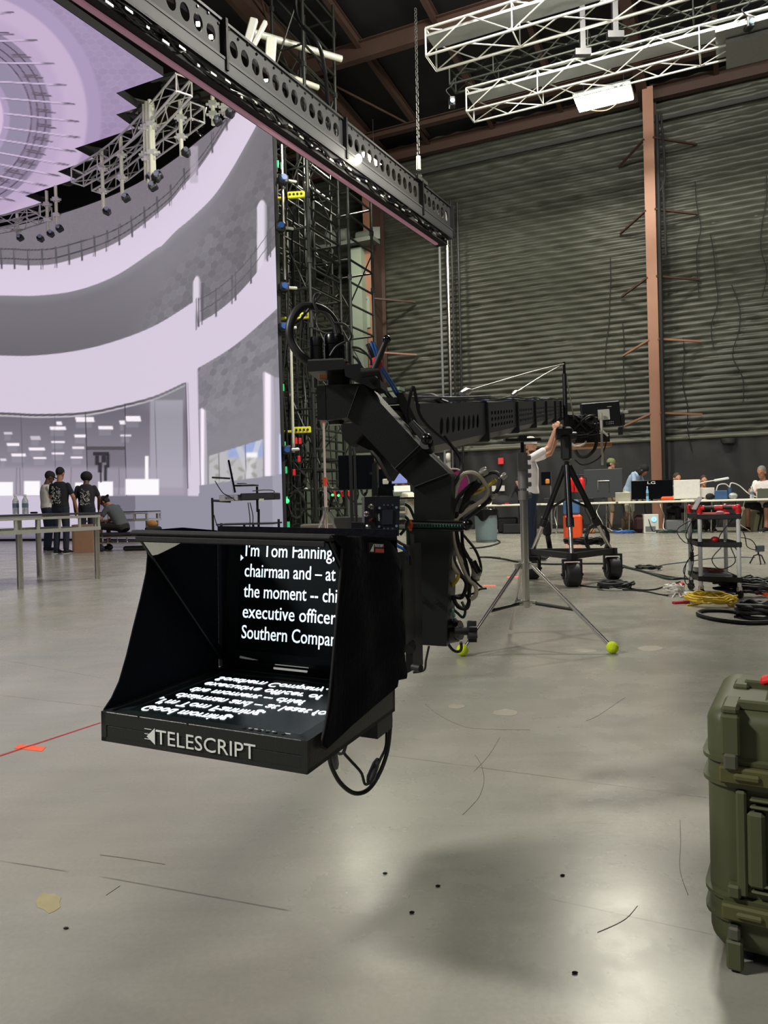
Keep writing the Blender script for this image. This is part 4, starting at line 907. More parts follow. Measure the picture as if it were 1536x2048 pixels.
# front lettering
tl = lplane(312, 1499, 1, -.001); tr = lplane(511, 1530, 1, -.001); th_ = (lplane(318, 1474, 1, -.001)-lplane(314, 1500, 1, -.001)).length
tx0, tz0 = (tl-PO).dot(PX), (tl-PO).dot(PZ); tx1 = (tr-PO).dot(PX)
text('TELESCRIPT', WTXT, L3(tx0, -.0008, -.0445), PX, PZ, .026, tx1-tx0, pr, 'front_lettering', depth=.0004)
q0 = (lplane(289, 1470, 1, -.001)-PO).dot(PX); q1 = tx0-.002; wq = q1-q0; y_ = -.0008; mb = MB(); zt, zb = -.0165, -.047
mb.prism([L3(q1, y_, zt), L3(q1, y_, zb), L3(q0+.005, y_, (zt+zb)/2-.002)], PY*-.0004)
for f_ in (.1, .4, .7): mb.prism([L3(q0, y_, zt+(zb-zt)*f_), L3(q1-.008, y_, zt+(zb-zt)*f_), L3(q1-.008, y_, zt+(zb-zt)*f_-.0012), L3(q0, y_, zt+(zb-zt)*f_-.0012)], PY*-.0003)
mb.build('front_logo', WTXT, pr)
mb = MB(); mb.box(L3(W_-.06, D_-.03, -H_-.02), (.1, .08, .04), PM); mb.build('power_box', BLK, pr)
for q in (((.06, .372, .03), (.125, .374, .022)), ((.15, .372, .012), (.235, .372, .012)), ((.30, .372, .012), (.35, .372, .012))): MB().tube([L3(*q[0]), L3(*q[1])], .0026, 5).build('rear_slot_strip', mat('slot_light', (230, 228, 220), .4, emit=.3), pr)

# rear plates joining prompter, camera and post
YP = 2.15
def pp(px, py, Y=YP): return at(px, py, Y)
EX = Vector((.030, .095, 0))
def plate(poly, Y, ext, name, m, parent): return MB().prism([at(px, py, Y) for px, py in poly], ext).build(name, m, parent)
plate([(806, 1090), (822, 1088), (826, 1340), (812, 1348)], 2.0, (.03, .06, 0), 'rear_rail', BLK, pr)
plate([(795, 1105), (808, 1103), (812, 1290), (800, 1290)], 1.92, (.03, .1, 0), 'rear_plate', BLK, pr)
mb = MB(); c = at(818, 1290, 2.0); mb.cyl(c, c+Vector((.0, -.03, 0)), .018, n=16); mb.build('tilt_knob', RUB, pr); mb = MB(); c = at(826, 1334, 2.0); mb.cyl(c, c+Vector((.02, -.02, 0)), .01, n=12); mb.build('tilt_knob', RUB, pr)
for i, (P, r) in enumerate((([(658, 1497), (662, 1530), (680, 1565), (708, 1586), (735, 1580), (758, 1548), (775, 1500), (781, 1440), (778, 1425)], .0045), ([(690, 1465), (692, 1490), (688, 1505), (700, 1520), (722, 1545), (730, 1568), (742, 1560), (760, 1520), (772, 1490), (772, 1440)], .003), ([(660, 1490), (680, 1508), (690, 1500)], .003), ([(826, 1345), (848, 1340), (852, 1320), (858, 1292)], .0032))):
    cable('prompter_cable', ['thick black cable looping under the teleprompter box', 'thin knotted black cable inside the loop under the teleprompter', 'short black lead at the teleprompter corner', 'thin black cable curling below the crane post foot'][i], [at(px, py, 1.42+.12*k/len(P)*2 if i < 3 else 2.1) for k, (px, py) in enumerate(P)], r, RUB)
for i, (a, b) in enumerate((((664, 1500), (672, 1535)), ((738, 1565), (755, 1520)))):
    p, q = at(*a, 1.45), at(*b, 1.55); tag(MB().tube([p, p.lerp(q, .2), p.lerp(q, .8), q], .008, 10, radii=[.005, .009, .008, .005]).build('cable_plug', RUB), 'black moulded plug on the cable under the teleprompter, '+('left' if i == 0 else 'right')+' one', 'plug')

# ================================================================ crane head: cranked drop post
dp = thing('drop_post', 'black cranked steel box arm and post hanging from the crane base plate', 'crane post', at(860, 1290, YP))
def sec(poly, name, m=BLKP, Y=YP, ext=EX): return plate(poly, Y, ext, name, m, dp)
sec([(828, 974), (898, 947), (903, 955), (893, 1293), (829, 1289)], 'post_lower')
sec([(792, 939), (841, 893), (898, 947), (828, 974)], 'elbow')
sec([(695, 835), (727, 769), (841, 893), (792, 939)], 'slanted_arm')
sec([(652, 770), (716, 767), (727, 769), (695, 835), (653, 841)], 'upper_arm')
sec([(633, 772), (651, 771), (652, 840), (634, 840)], 'end_plate', BLK, YP+.01)
def strip(a, b, w, name, m): 
    p, q = at(*a, YP-.004), at(*b, YP-.004); d = (q-p).normalized(); return MB().box((p+q)/2, ((q-p).length, .01, w), frame(d, Vector((0, 1, 0))), .002).build(name, m, dp)
strip((791, 940), (841, 893), .012, 'clamp_bar', BLKG); strip((828, 974), (898, 947), .004, 'weld_seam', BLKM); strip((695, 835), (718, 770), .002, 'weld_seam', BLKM)
mb = MB()
for px, py in ((846, 1199), (872, 1202)): c = at(px, py, YP); mb.cyl(c, c+Vector((0, -.008, 0)), .007, n=6)
for px, py in ((641, 785), (641, 828)): c = at(px, py, YP); mb.cyl(c, c+Vector((0, -.004, 0)), .004, n=6)
mb.build('bolt', BLK, dp)
mb = MB(); c = at(672, 843, YP+.05); mb.lathe(c, [(.001, -.012), (.022, -.01), (.024, 0), (.024, .01)], 20); mb.build('pivot_cap', BLKG, dp)
# dark tilt bracket hanging behind the slanted arm
plate([(680, 846), (740, 846), (722, 872), (700, 892), (688, 880)], 2.32, (.02, .06, 0), 'rear_bracket', BLKM, dp)
plate([(700, 850), (745, 880), (790, 940), (776, 962), (752, 920), (738, 900), (702, 882)], 2.35, (.02, .06, 0), 'rear_bracket', BLKM, dp)
plate([(738, 900), (778, 962), (752, 915)], 2.3, (.01, .02, 0), 'rear_gusset', BLKP, dp)
# base plate with motors
plate([(614, 722), (686, 719), (690, 722), (690, 738), (615, 744)], YP-.02, (.02, .16, 0), 'base_plate', BLKP, dp)
plate([(616, 719), (686, 716), (686, 719), (616, 722)], YP-.01, (.02, .13, 0), 'top_plate', mat('pale_grey_edge', (120, 120, 116), .4, .5), dp)  # paler grey along the top of the plate
def vcyl(x0, x1, y0, y1, Y, name, m=BLK, prof=None):
    a = at((x0+x1)/2, y1, Y); b = at((x0+x1)/2, y0, Y); r = (x1-x0)/2*Y/F; mb = MB(); h = (b-a).length
    mb.lathe(a, [(.001, 0), (r, 0), (r, h*.55), (r*.93, h*.56), (r*.93, h*.6), (r, h*.61), (r, h*.92), (r*.9, h), (.001, h)], 24); return mb.build(name, m, dp)
vcyl(620, 646, 675, 720, 2.2, 'small_motor', BLK); vcyl(649, 691, 670, 720, 2.22, 'large_motor', BLKG); vcyl(655, 700, 738, 772, 2.2, 'pan_hub', BLK)
vcyl(692, 702, 685, 725, 2.16, 'bolt_stud', GALV); MB().box(at(647, 754, 2.14), (.025, .03, .014), None, .002).build('brass_block', mat('brass_brown', (126, 86, 60), .4, .6), dp)
plate([(688, 730), (720, 727), (738, 745), (760, 760), (762, 776), (745, 778), (716, 762), (690, 752)], 2.12, (.02, .1, 0), 'tilt_clamp', BLK, dp)
mb = MB(); a, b = at(773, 679, 2.08), at(748, 741, 2.1); mb.cyl(a, b, .007, .011, 12); mb.cyl(at(722, 746, 2.1), at(757, 742, 2.1), .013, n=14); mb.build('lever', RUB, dp)
MB().ball(a, .0125, 16).build('lever_ball', BLKG, dp)
for (px, py, r, Y, nm) in ((853, 878, .0165, 2.1, 'upper'), (934, 1049, .0175, 2.16, 'lower')): MB().ball(at(px, py, Y), r, 16).build('ball_knob', BLKG, dp)
mb = MB(); mb.cyl(at(853, 886, 2.12), at(860, 900, 2.16), .02, .014); mb.cyl(at(822, 845, 2.13), at(848, 874, 2.12), .011, .013); mb.build('knob_hub', BLK, dp)
# star knob and clamp hub at the post foot
mb = MB(); a, b = at(892, 1262, 2.2), at(922, 1260, 2.18); mb.cyl(a, b, .028, n=20); mb.cyl(at(900, 1262, 2.2), at(914, 1261, 2.19), .036, .033, 20); mb.build('clamp_hub', BLKG, dp)
c = at(944, 1262, 2.16); ax = (at(950, 1262, 2.16)-at(930, 1262, 2.16)).normalized(); mb = MB(); V = []; n = 40
for z in (-.012, .012):
    for i in range(n): a_ = 2*PI*i/n; r = .028+.005*math.cos(7*a_); V.append(c+ax*z+(Vector((0, math.cos(a_), 0))+Vector((0, 0, math.sin(a_))))*r)
mb.add(V, [(i, (i+1) % n, n+(i+1) % n, n+i) for i in range(n)]+[tuple(range(n)), tuple(range(2*n-1, n-1, -1))]); mb.cyl(c-ax*.05, c, .012, n=12); mb.build('star_knob', RUB, dp)
# handle rod with braided strap
th = thing('handle_rod', 'black rod with orange end ball and braided green strap across the post', 'handle', at(880, 1050, 2.09))
p, q = at(824, 1050, 2.08), at(924, 1052, 2.1); MB().cyl(p, q, .014, n=14).build('rod', BLK, th); MB().ball(at(820, 1050, 2.08), .0155, 16).build('end_ball', ORANGE, th)
mb = MB(); n = 60
for ph in (0, PI): mb.tube([p.lerp(q, .1+.88*i/n)+Vector((0, -.0145*abs(math.cos(i*.8+ph))-.001, .008*math.sin(i*.8+ph))) for i in range(n)], .0016, 5)
mb.build('braided_strap', mat('green_braid', (44, 96, 84), .6), th)
mb = MB(); 
for dy in (.0125, -.0125): mb.tube([p+Vector((.0, -.012, dy)), q+Vector((0, -.012, dy))], .003, 5)
mb.build('cord', BLKM, th)
# big hose arc
cable('cable_hose', 'fat black cable loom arching over the crane base plate', [at(px, py, Y) for px, py, Y in ((678, 672, 2.26), (672, 650, 2.26), (655, 626, 2.24), (632, 614, 2.22), (605, 614, 2.2), (587, 632, 2.18), (579, 658, 2.17), (583, 684, 2.17), (598, 708, 2.17), (617, 724, 2.18))], .0125, mat('ribbed_loom', (26, 27, 28), .5, noise=.5, nscale=300), n=10)
for i, P in enumerate(([(628, 606), (640, 590), (632, 588), (627, 600), (634, 620), (655, 628), (668, 648), (674, 672)], [(618, 618), (600, 640), (586, 650), (580, 664)], [(668, 646), (690, 650), (702, 670), (698, 682)], [(690, 684), (672, 694), (660, 712)], [(704, 694), (722, 698), (740, 716), (742, 730)], [(706, 712), (716, 722), (726, 744)])):
    cable('head_cable', 'thin black cable around the crane head motors, '+['over the loom crest', 'tying the loom side', 'leaving the loom at right', 'across the large motor', 'reaching to the blue cables', 'short one behind the tilt clamp'][i], [at(px, py, 2.19) for px, py in P], .0038, RUB)
for i, (a, b, m, r) in enumerate(((742, 790, BLUE, .0045), (748, 796, BLUE, .004), (737, 776, RUB, .004), (733, 770, RUB, .004))):
    cable('loop_cable', ['blue', 'second blue', 'black', 'second black'][i]+' cable sticking up in the red-wrapped bundle behind the crane head', [at(a, 683+i*2, 2.4), at(a+7, 705, 2.4), at(a+18, 735, 2.42), at(b-8, 770, 2.5), at(b+8, 795, 2.6), at(b+40, 812, 2.75)], r, m)
tag(MB().ball(at(752, 728, 2.38), (.022, .018, .022), 10).build('velcro_wrap', mat('red_velcro', (180, 20, 50), .8, bump=.6)), 'red velcro wrap around the blue and black cables', 'wrap')
# camera body
cb = thing('cinema_camera', 'small black cinema camera with rear screen and silver connectors behind the prompter hood', 'camera', at(765, 1072, 2.0))
plate([(751, 993), (800, 992), (798, 1072), (752, 1070)], 2.0, (-.01, .12, 0), 'body', mat('camera_navy_black', (27, 30, 38), .4), cb)
plate([(729, 994), (752, 993), (753, 1069), (729, 1068)], 2.01, (-.01, .11, 0), 'connector_panel', BLK, cb)
plate([(764, 1020), (786, 1019), (785, 1049), (763, 1049)], 1.998, (0, .001, 0), 'display', mat('camera_display', (44, 48, 56), .3), cb)
for px, py, r in ((743, 1013, .0075), (734, 1028, .0075), (744, 1041, .0065), (735, 1056, .0095)):
    c = at(px, py, 1.998); mb = MB(); mb.lathe(c, [(r, .006), (r, -.004), (r*.6, -.006), (r*.6, .0), (.001, .0)], 16, (-.45, 1, 0)); mb.build('connector', CHR if py != 1041 else mat('red_anodised', (120, 60, 62), .3, .8), cb)
mb = MB()
for px, py in ((759, 1016), (793, 1015), (758, 1053), (793, 1052)): c = at(px, py, 1.998); mb.cyl(c, c+Vector((0, -.0015, 0)), .0035, n=12)
mb.build('button_ring', mat('blue_grey_button', (120, 150, 170), .4), cb); mb = MB()
for x in (768, 776, 785):
    for y in (1010, 1057): c = at(x, y, 1.998); mb.cyl(c, c+Vector((0, -.0012, 0)), .0024, n=10)
mb.build('button', mat('button_dim', (90, 94, 100), .4), cb)
text('ARRI', WTXT, at(759.5, 1042, 1.9975), (0, 0, 1), (-1, 0, 0), .004, .019, cb, 'maker_lettering', depth=.0003)
plate([(744, 927), (752, 925), (756, 992), (744, 992)], 2.06, (0, .03, 0), 'top_handle', BLK, cb)
plate([(756, 975), (785, 978), (787, 992), (756, 992)], 2.08, (0, .04, 0), 'finder_block', BLK, cb)
plate([(703, 1045), (716, 1045), (727, 1046), (728, 1078), (703, 1076)], 1.97, (0, .05, 0), 'side_handle', BLK, cb)
for i, py in enumerate((1007, 1018, 1031, 1053)):
    mb = MB(); c = at(798, py, 2.02); mb.cyl(c, c+Vector((.016, .0, 0)), .006, n=12); mb.build('plug', mat('grey_plug', (170, 172, 166), .4), cb)
for i, P in enumerate(([(808, 1008), (818, 1014), (826, 1030), (830, 1040)], [(808, 1032), (816, 1040), (812, 1055), (800, 1070)], [(808, 1053), (816, 1062), (818, 1085), (815, 1110)])):
    cable('camera_cable', 'dark green cable leaving the camera plug, '+['upper', 'middle', 'lower'][i]+' one', [at(px, py, 2.04) for px, py in P], .004, mat('dark_green_cable', (18, 52, 40), .4))
cable('blue_camera_cable', 'bright blue cable arching over the prompter hood top', [at(px, py, 1.9) for px, py in ((655, 1066), (668, 1062), (690, 1060), (708, 1061), (724, 1063))], .003, mat('bright_blue_cable', (50, 140, 210), .35))
cable('blue_camera_cable', 'dark blue cable running down beside the camera to the post', [at(px, py, 1.95) for px, py in ((746, 1072), (775, 1076), (795, 1092), (808, 1100), (815, 1120))], .004, BLUE)
cable('hood_cable', 'black cable crossing the hood corner under the camera', [at(px, py, 1.93) for px, py in ((728, 1066), (770, 1070), (800, 1086), (818, 1098), (822, 1130))], .004, RUB)

# cable bundle on the right of the post
def cr(x, y): return (780+x/4.453, 880+y/4.453)
bundle = [
 ('cream cable arching at the top of the bundle', CREAM, .0065, [(540, 740), (570, 560), (600, 400), (650, 310), (720, 290), (790, 320), (840, 380), (870, 450), (840, 530), (740, 590), (640, 660), (580, 730), (565, 820), (590, 960), (640, 1110), (700, 1240), (760, 1300), (765, 1380), (720, 1420)]),
 ('cream cable curving to the big grey plug low on the bundle', CREAM, .0065, [(560, 720), (540, 860), (530, 960), (550, 1090), (600, 1180), (670, 1235), (740, 1250), (790, 1235)]),
 ('black cable making the widest top loop of the bundle', RUB, .006, [(545, 760), (560, 640), (610, 510), (720, 400), (860, 310), (940, 290), (985, 330), (970, 420), (900, 520), (800, 610), (680, 700), (600, 760)]),
 ('long thin black cable dropping from the crane arm to the bundle', RUB, .005, [(480, -40), (560, 70), (625, 170), (640, 260), (600, 350), (540, 450), (500, 560), (490, 680), (510, 780), (560, 900), (650, 1000), (730, 1080)]),
 ('black cable bowing out furthest right below the strap', RUB, .004, [(640, 830), (700, 900), (760, 980), (800, 1080), (810, 1170), (780, 1220)]),
 ('black cable running straight down the bundle middle', RUB, .006, [(600, 640), (590, 800), (620, 950), (670, 1080), (700, 1240), (705, 1400), (690, 1490), (640, 1500), (590, 1460), (565, 1400)]),
 ('black cable against the post side', RUB, .006, [(520, 780), (525, 900), (560, 1050), (620, 1180), (680, 1280), (640, 1400), (570, 1390)]),
 ('second straight black cable, close beside the first', RUB, .005, [(630, 650), (640, 800), (650, 950), (700, 1050), (740, 1160), (720, 1280), (700, 1380)]),
 ('black cable loop at the bundle foot', RUB, .005, [(560, 1380), (600, 1480), (660, 1500), (700, 1440), (670, 1380), (590, 1390)]),
 ('yellow cable end showing inside the top loop', YEL, .0055, [(740, 480), (820, 440), (880, 400), (945, 355)]),
 ('short yellow cable by the post below the bundle', YEL, .0055, [(540, 1310), (570, 1280), (600, 1240), (610, 1200)]),
 ('inner black cable of the top loop, reaching the right plug', RUB, .006, [(600, 760), (640, 640), (700, 560), (790, 560), (860, 550), (910, 500)]),
 ('bristly black braided cable inside the loops', BLKM, .011, [(640, 650), (670, 560), (700, 480), (760, 420), (800, 370)]),
 ('thin black cable ending in a free tip at the right', RUB, .003, [(700, 1380), (760, 1360), (800, 1330), (860, 1322)]),
 ('thin black cable bent around the plug to the free tip', RUB, .003, [(740, 1240), (790, 1290), (830, 1325)]),
 ('black cable hooking below the clamp hub', RUB, .0045, [(520, 1820), (560, 1870), (610, 1885), (635, 1860), (632, 1800)]),
 ('dark teal cord behind the bundle foot', mat('teal_cord', (26, 70, 66), .5), .004, [(560, 1500), (600, 1540), (650, 1580), (670, 1520), (640, 1440)])]
for i, (nm, m, r, P) in enumerate(bundle):
    cable('bundle_cable', nm, [at(*cr(x, y), 2.2+.012*math.sin(i*2.1+k)+.004*(i % 5)) for k, (x, y) in enumerate(P)], r, m, k=5, n=8)
for i, (a, b, r, nm) in enumerate((((800, 300), (865, 265), .011, 'at the top of the bundle'), ((900, 520), (950, 475), .006, 'right of the yellow cable'), ((975, 350), (1035, 305), .008, 'at the far right tip of the bundle'), ((770, 1240), (770, 1130), .0125, 'large, low on the bundle'))):
    p, q = at(*cr(*a), 2.2), at(*cr(*b), 2.2); mb = MB(); mb.tube([p, p.lerp(q, .25), p.lerp(q, .3), p.lerp(q, .85), q], r, 12, radii=[r*.7, r, r*1.12, r*1.12, r*.9])
    tag(mb.build('bundle_connector', mat('grey_connector', (176, 172, 164), .35, .5)), 'grey metal cable connector '+nm, 'connector')
mb = MB(); c = at(*cr(740, 1080), 2.19); mb.cyl(c, at(*cr(790, 1180), 2.19), .009); tag(mb.build('bundle_connector', BLKG), 'black barrel connector with silver ring beside the large grey plug', 'connector')
for i, (x, y) in enumerate(((570, 1560), (580, 1600), (560, 1520))): tag(MB().box(at(*cr(x, y), 2.2), (.008, .008, .012), None, .002).build('teal_plug', mat('pale_teal', (130, 170, 150), .4)), 'tiny pale plug at the bundle foot, '+['upper', 'lower', 'topmost'][i], 'plug')
mb = MB(); c = at(907, 968, 2.5); mb.lathe(c, [(.001, 0), (.048, 0), (.05, .012), (.001, .014)], 24, (-.3, -1, .1)); o = mb.build('wheel_disc', mat('magenta_disc', (120, 24, 84), .4)); tag(o, 'magenta disc with a pale rim half hidden behind the cable bundle', 'disc')
mb = MB(); mb.tube([c+Vector((.05*math.cos(a), -.012, .05*math.sin(a))) for a in [2*PI*i/24 for i in range(24)]], .003, 6, True); mb.build('rim', CREAM, o)

# ================================================================ crane arm, tripod base, mast
ja = thing('crane_jib', 'long black perforated crane arm running back to the wheeled tripod', 'crane arm', (.6, 4, 1.2))
J0 = Vector((.055, 2.75, 1.145)); JD = Vector((1.33, 3.9, .50)).normalized(); JS = Vector((JD.y, -JD.x, 0)).normalized(); JU = JS.cross(JD)
def jp(s, a, u): return J0+JD*s+JS*a+JU*u
bounds = [0, 1.25, 2.3, 3.2, 3.95, 4.7, 5.25, 5.75]
HW, HT = .09, .075
jm = mat('arm_charcoal', (70, 72, 78), .4, .2)
for k in range(len(bounds)-1):
    s0, s1 = bounds[k]+.01, bounds[k+1]-.01; L_ = s1-s0; big = k == 0; rws, cl = (1, 8) if big else (3, 8); cells = []
    x0, x1, z0, z1 = (s0+.25 if big else s0+.12*L_), s1-.12*L_, -.055, .045; pw = (x1-x0)/cl; ph = (z1-z0)/rws
    for i in range(cl):
        for r_ in range(rws): cells.append((x0+i*pw, x0+(i+1)*pw, z0+r_*ph, z0+(r_+1)*ph, pw*.3, ph*.36, .3))
    for sd in (-1, 1):
        mb = MB(); mb.holed(jp(0, -sd*-HW if sd > 0 else -HW, 0), JD, JU, JS*sd, cells, .004, 12)
        a = HW*sd
        for (u0, u1, c0, c1) in ((s0, s1, z1, HT), (s0, s1, -HT, z0), (s0, x0, z0, z1), (x1, s1, z0, z1)):
            mb.prism([jp(u0, a, c0), jp(u1, a, c0), jp(u1, a, c1), jp(u0, a, c1)], JS*-.004*sd)
        mb.build('side_plate', jm, ja)
    mb = MB(); mb.box(jp((s0+s1)/2, 0, HT+.006), (L_, HW*2, .012), frame(JD, JS)); mb.prism([jp(s0, -HW, -HT), jp(s0, -HW*.6, -HT-.035), jp(s0, HW*.6, -HT-.035), jp(s0, HW, -HT)], JD*L_); mb.build('top_and_belly', jm, ja)
    mb = MB(); mb.box(jp((s0+s1)/2, 0, 0), (L_, HW*1.5, HT*1.6), frame(JD, JS)); mb.build('inner_dark_box', BLKM, ja)  # added black box that makes the inside behind the slots look shaded
    mb = MB(); mb.box(jp(s1+.01, 0, -.012), (.035, HW*2+.03, HT*2+.06), frame(JD, JS), .006); mb.build('joint_band', BLK, ja)
mb = MB(); mb.box(jp(-.12, 0, .0), (.3, HW*1.7, HT*1.8), frame(JD, JS), .01); mb.box(jp(-.15, 0, .1), (.32, .14, .02), frame(JD, JS)); mb.build('head_block', BLKP, ja)
mb = MB(); mb.prism([at(793, 785, 2.55), at(806, 785, 2.55), at(838, 850, 2.6), at(826, 862, 2.6), at(800, 815, 2.55)], (.03, .08, 0)); mb.build('head_cheek', BLK, ja)
mb = MB(); c = at(1002, 800, 5.0)
# rear section beyond the pivot with control box
for i, (a, b) in enumerate((((-.04, .05), (5.7, 7.2)), ((.05, .06), (5.7, 7.3)))): pass
mb = MB(); mb.box(jp(6.6, 0, .0), (1.6, .07, .07), frame(JD, JS)); mb.build('rear_boom', BLK, ja)
# cables along the top
rnd = random.Random(8)
for i in range(6):
    m = [BLUE, RUB, RUB, BLUE, RUB, RUB][i]; P = [jp(s, -.05+.02*i+rnd.uniform(-.015, .015), HT+.025+rnd.uniform(0, .02)) for s in np.arange(-.1, 5.9, .4)]
    cable('arm_cable', ('blue' if m is BLUE else 'black')+' cable lying along the top of the crane arm, '+['nearest the left edge', 'second from the left edge', 'third from the left edge', 'right of centre', 'fifth from the left edge', 'nearest the right edge'][i], P, .006, m, n=6, k=3)
cable('arm_cable', 'pale blue cable drooping in a loop over the near side of the crane arm', [at(px, py, Y) for px, py, Y in ((822, 806, 3.0), (845, 812, 3.1), (868, 828, 3.2), (893, 840, 3.4), (912, 838, 3.6), (925, 824, 3.8))], .006, mat('pale_blue_cable', (110, 150, 176), .4))
cable('arm_cable', 'thick black loom bulging on top of the crane arm near the head', [at(px, py, 3.2) for px, py in ((830, 800), (845, 794), (865, 793), (880, 802), (895, 808))], .014, RUB)
cable('arm_cable', 'black cable standing up in a narrow peak beside the crane arm', [at(px, py, 2.3) for px, py in ((818, 850), (816, 820), (822, 785), (827, 774), (832, 795), (840, 830), (862, 858), (895, 885), (915, 905), (922, 930))], .005, RUB, n=8)
mb = MB(); mb.tube([at(818, 838, 2.25), at(822, 850, 2.24), at(832, 866, 2.2)], .008, 8); tag(mb.build('strain_relief', RUB), 'ribbed black strain relief leading to the upper ball knob', 'strain relief')
# pivot and tripod
TP = at(1132, 868, 7.6); TP.z -= .02
tr = thing('crane_tripod', 'black and silver three-wheeled tripod carrying the crane arm', 'tripod', (TP.x, TP.y, 0))
wf = G(1145, 1173); wr = G(1226, 1158); wl = G(1064, 1158)
DK = mat('tripod_black_tube', (26, 27, 30), .3, .3)
mb = MB(); mb.box(TP+Vector((0, 0, -.12)), (.1, .16, .26), Rz(-.33), .02); mb.cyl(TP+Vector((-.1, 0, 0)), TP+Vector((.1, 0, 0)), .04); mb.box(TP+Vector((.0, .05, .04)), (.16, .24, .1), Rz(-.33), .02); mb.build('pivot_head', BLK, tr)
ap = TP+Vector((0, 0, -.26))
for nm, wpt in (('front', wf), ('right', wr), ('left', wl)):
    hub = Vector((wpt.x, wpt.y, .27)); top = ap.lerp(hub, .04); mid = top.lerp(hub, .62)
    mb = MB(); d = (hub-top).normalized(); sd = d.orthogonal().normalized()
    mb.cyl(top, mid, .032, n=12)
    leg = mb.build('leg', DK, tr)
    mb = MB(); mb.cyl(mid.lerp(top, .12), hub, .022, n=10); mb.build('lower_tube', CHR, leg); mb = MB(); mb.cyl(mid-d*.05, mid+d*.04, .042, n=10); mb.build('leg_clamp', BLK, leg)
    # wheel assembly
    g = Vector((wpt.x, wpt.y, 0)); mb = MB(); ax = Vector((1, 0, 0)); rw, ww = .118, .07
    mb.lathe(g+Vector((0, 0, rw)), [(.03, -ww), (rw-.012, -ww), (rw, -ww+.015), (rw, ww-.015), (rw-.012, ww), (.03, ww)], 28, ax); wh = mb.build('wheel', RUB, tr)
    mb = MB(); mb.cyl(g+Vector((-ww-.005, 0, rw)), g+Vector((ww+.005, 0, rw)), .05, n=14); mb.build('wheel_hub', GREYP, wh)
    mb = MB()
    for s in (-1, 1): mb.box(g+Vector((s*(ww+.02), 0, .17)), (.012, .05, .19)); mb.cyl(g+Vector((s*(ww+.0), 0, rw)), g+Vector((s*(ww+.04), 0, rw)), .014, n=8)
    mb.box(g+Vector((0, 0, .26)), (2*ww+.05, .06, .02)); mb.build('wheel_fork', BLK, tr)
mb = MB(); h = .30
pf, prr, pll = [Vector((v.x, v.y, h)) for v in (wf, wr, wl)]
for a, b in ((pll, prr), (pll, pf), (prr, pf)): mb.box((a+b)/2, ((b-a).length+.1, .055, .06), frame(b-a, Vector((0, 0, 1)).cross(b-a)))
mb.build('base_frame', BLK, tr)
mb = MB(); ce = Vector((TP.x+.02, TP.y+.25, .95)); mb.cyl(ap, Vector((ap.x+.02, ap.y+.1, .85)), .025)
for v in (wf, wr, wl): hub = Vector((v.x, v.y, .27)); mb.cyl(Vector((ap.x+.02, ap.y+.1, .87)), ap.lerp(hub, .5), .014)
mb.build('spreader', DK, tr)
# mast and stay cables
mt = thing('mast', 'thin black mast rising above the crane pivot', 'mast', TP)
tpm = at(1128, 724, 7.6); MB().cyl(TP+Vector((0, 0, .1)), tpm-Vector((0, 0, .12)), .022, n=10).build('tube', BLK, mt); MB().cyl(tpm-Vector((0, 0, .14)), tpm, .014, n=8).build('tip', BLKG, mt)
for i, (q, nm) in enumerate(((jp(1.0, .02, HT+.06), 'long steel stay cable from the mast tip to the near crane arm'), (jp(2.6, .02, HT+.06), 'shorter steel stay cable from the mast tip to the middle of the arm'), (at(1150, 850, 8.6), 'steel stay cable from the mast tip down behind the pivot'))):
    cable('stay_cable', nm, [tpm-Vector((0, 0, .02)), tpm.lerp(q, .5), q], .006, mat('stay_steel', (150, 150, 146), .35, .7), k=2, n=6)
    if i < 2:
        d = (tpm-q).normalized(); tag(MB().tube([q, q+d*.1, q+d*.22], .014, 8, radii=[.01, .022, .009]).build('turnbuckle', CHR), 'steel turnbuckle on the '+('longer' if i == 0 else 'shorter')+' stay cable', 'turnbuckle')

# console, monitor on a white pole
c = at(1190, 876, 8.7); th = thing('control_box', 'black crane control console on a plywood board behind the pivot', 'console', c)
def rect(x0, y0, x1, y1, Y, d, name, m, parent, bev=.004):
    a, b = at(x0, y0, Y), at(x1, y1, Y); cc = (a+b)/2; return MB().box(cc+Vector((0, d/2, 0)), (abs(b.x-a.x), d, abs(a.z-b.z)), Matrix.Rotation(-.02, 3, 'Y'), bev).build(name, m, parent)
rect(1150, 868, 1220, 886, 8.7, .3, 'case', BLK, th); rect(1152, 886, 1224, 893, 8.65, .35, 'board', WOOD, th)
mb = MB(); mb.tube(smooth([at(1140, 884, 8.6), at(1152, 892, 8.6), at(1168, 888, 8.6), at(1172, 882, 8.6)], 5), .012, 6); mb.build('handle_loop', WHITE, th)
rect(1135, 830, 1162, 868, 8.5, .25, 'motor_block', BLKM, th); rect(1160, 845, 1200, 868, 8.8, .2, 'gear_block', BLK, th)
rnd = random.Random(5)
mb = MB()
for i in range(9): mb.tube(smooth([at(1136+rnd.uniform(0, 62), 828+rnd.uniform(0, 42), 8.45+rnd.uniform(0, .1)) for _ in range(6)], 5), .011, 6)
o = mb.build('console_cable_tangle', RUB); tag(o, 'dense tangle of black cables knotted around the crane console', 'cable tangle'); o['kind'] = 'stuff'
th = thing('console_monitor', 'black monitor seen from behind on a slim white pole beside the console', 'monitor', at(1205, 930, 8.6))
a = at(1201, 830, 8.6); R2 = Matrix.Rotation(-.06, 3, 'Y') @ Rz(.06); MB().box(a, (.45, .05, .29), R2, .008).build('housing', BLK, th); MB().box(a+Vector((.03, -.03, .0)), (.135, .012, .12), R2, .003).build('mount_plate', WHITE, th)
MB().box(a+R2 @ Vector((.1, -.027, .085)), (.05, .002, .006), R2).build('maker_strip', WHITE, th)
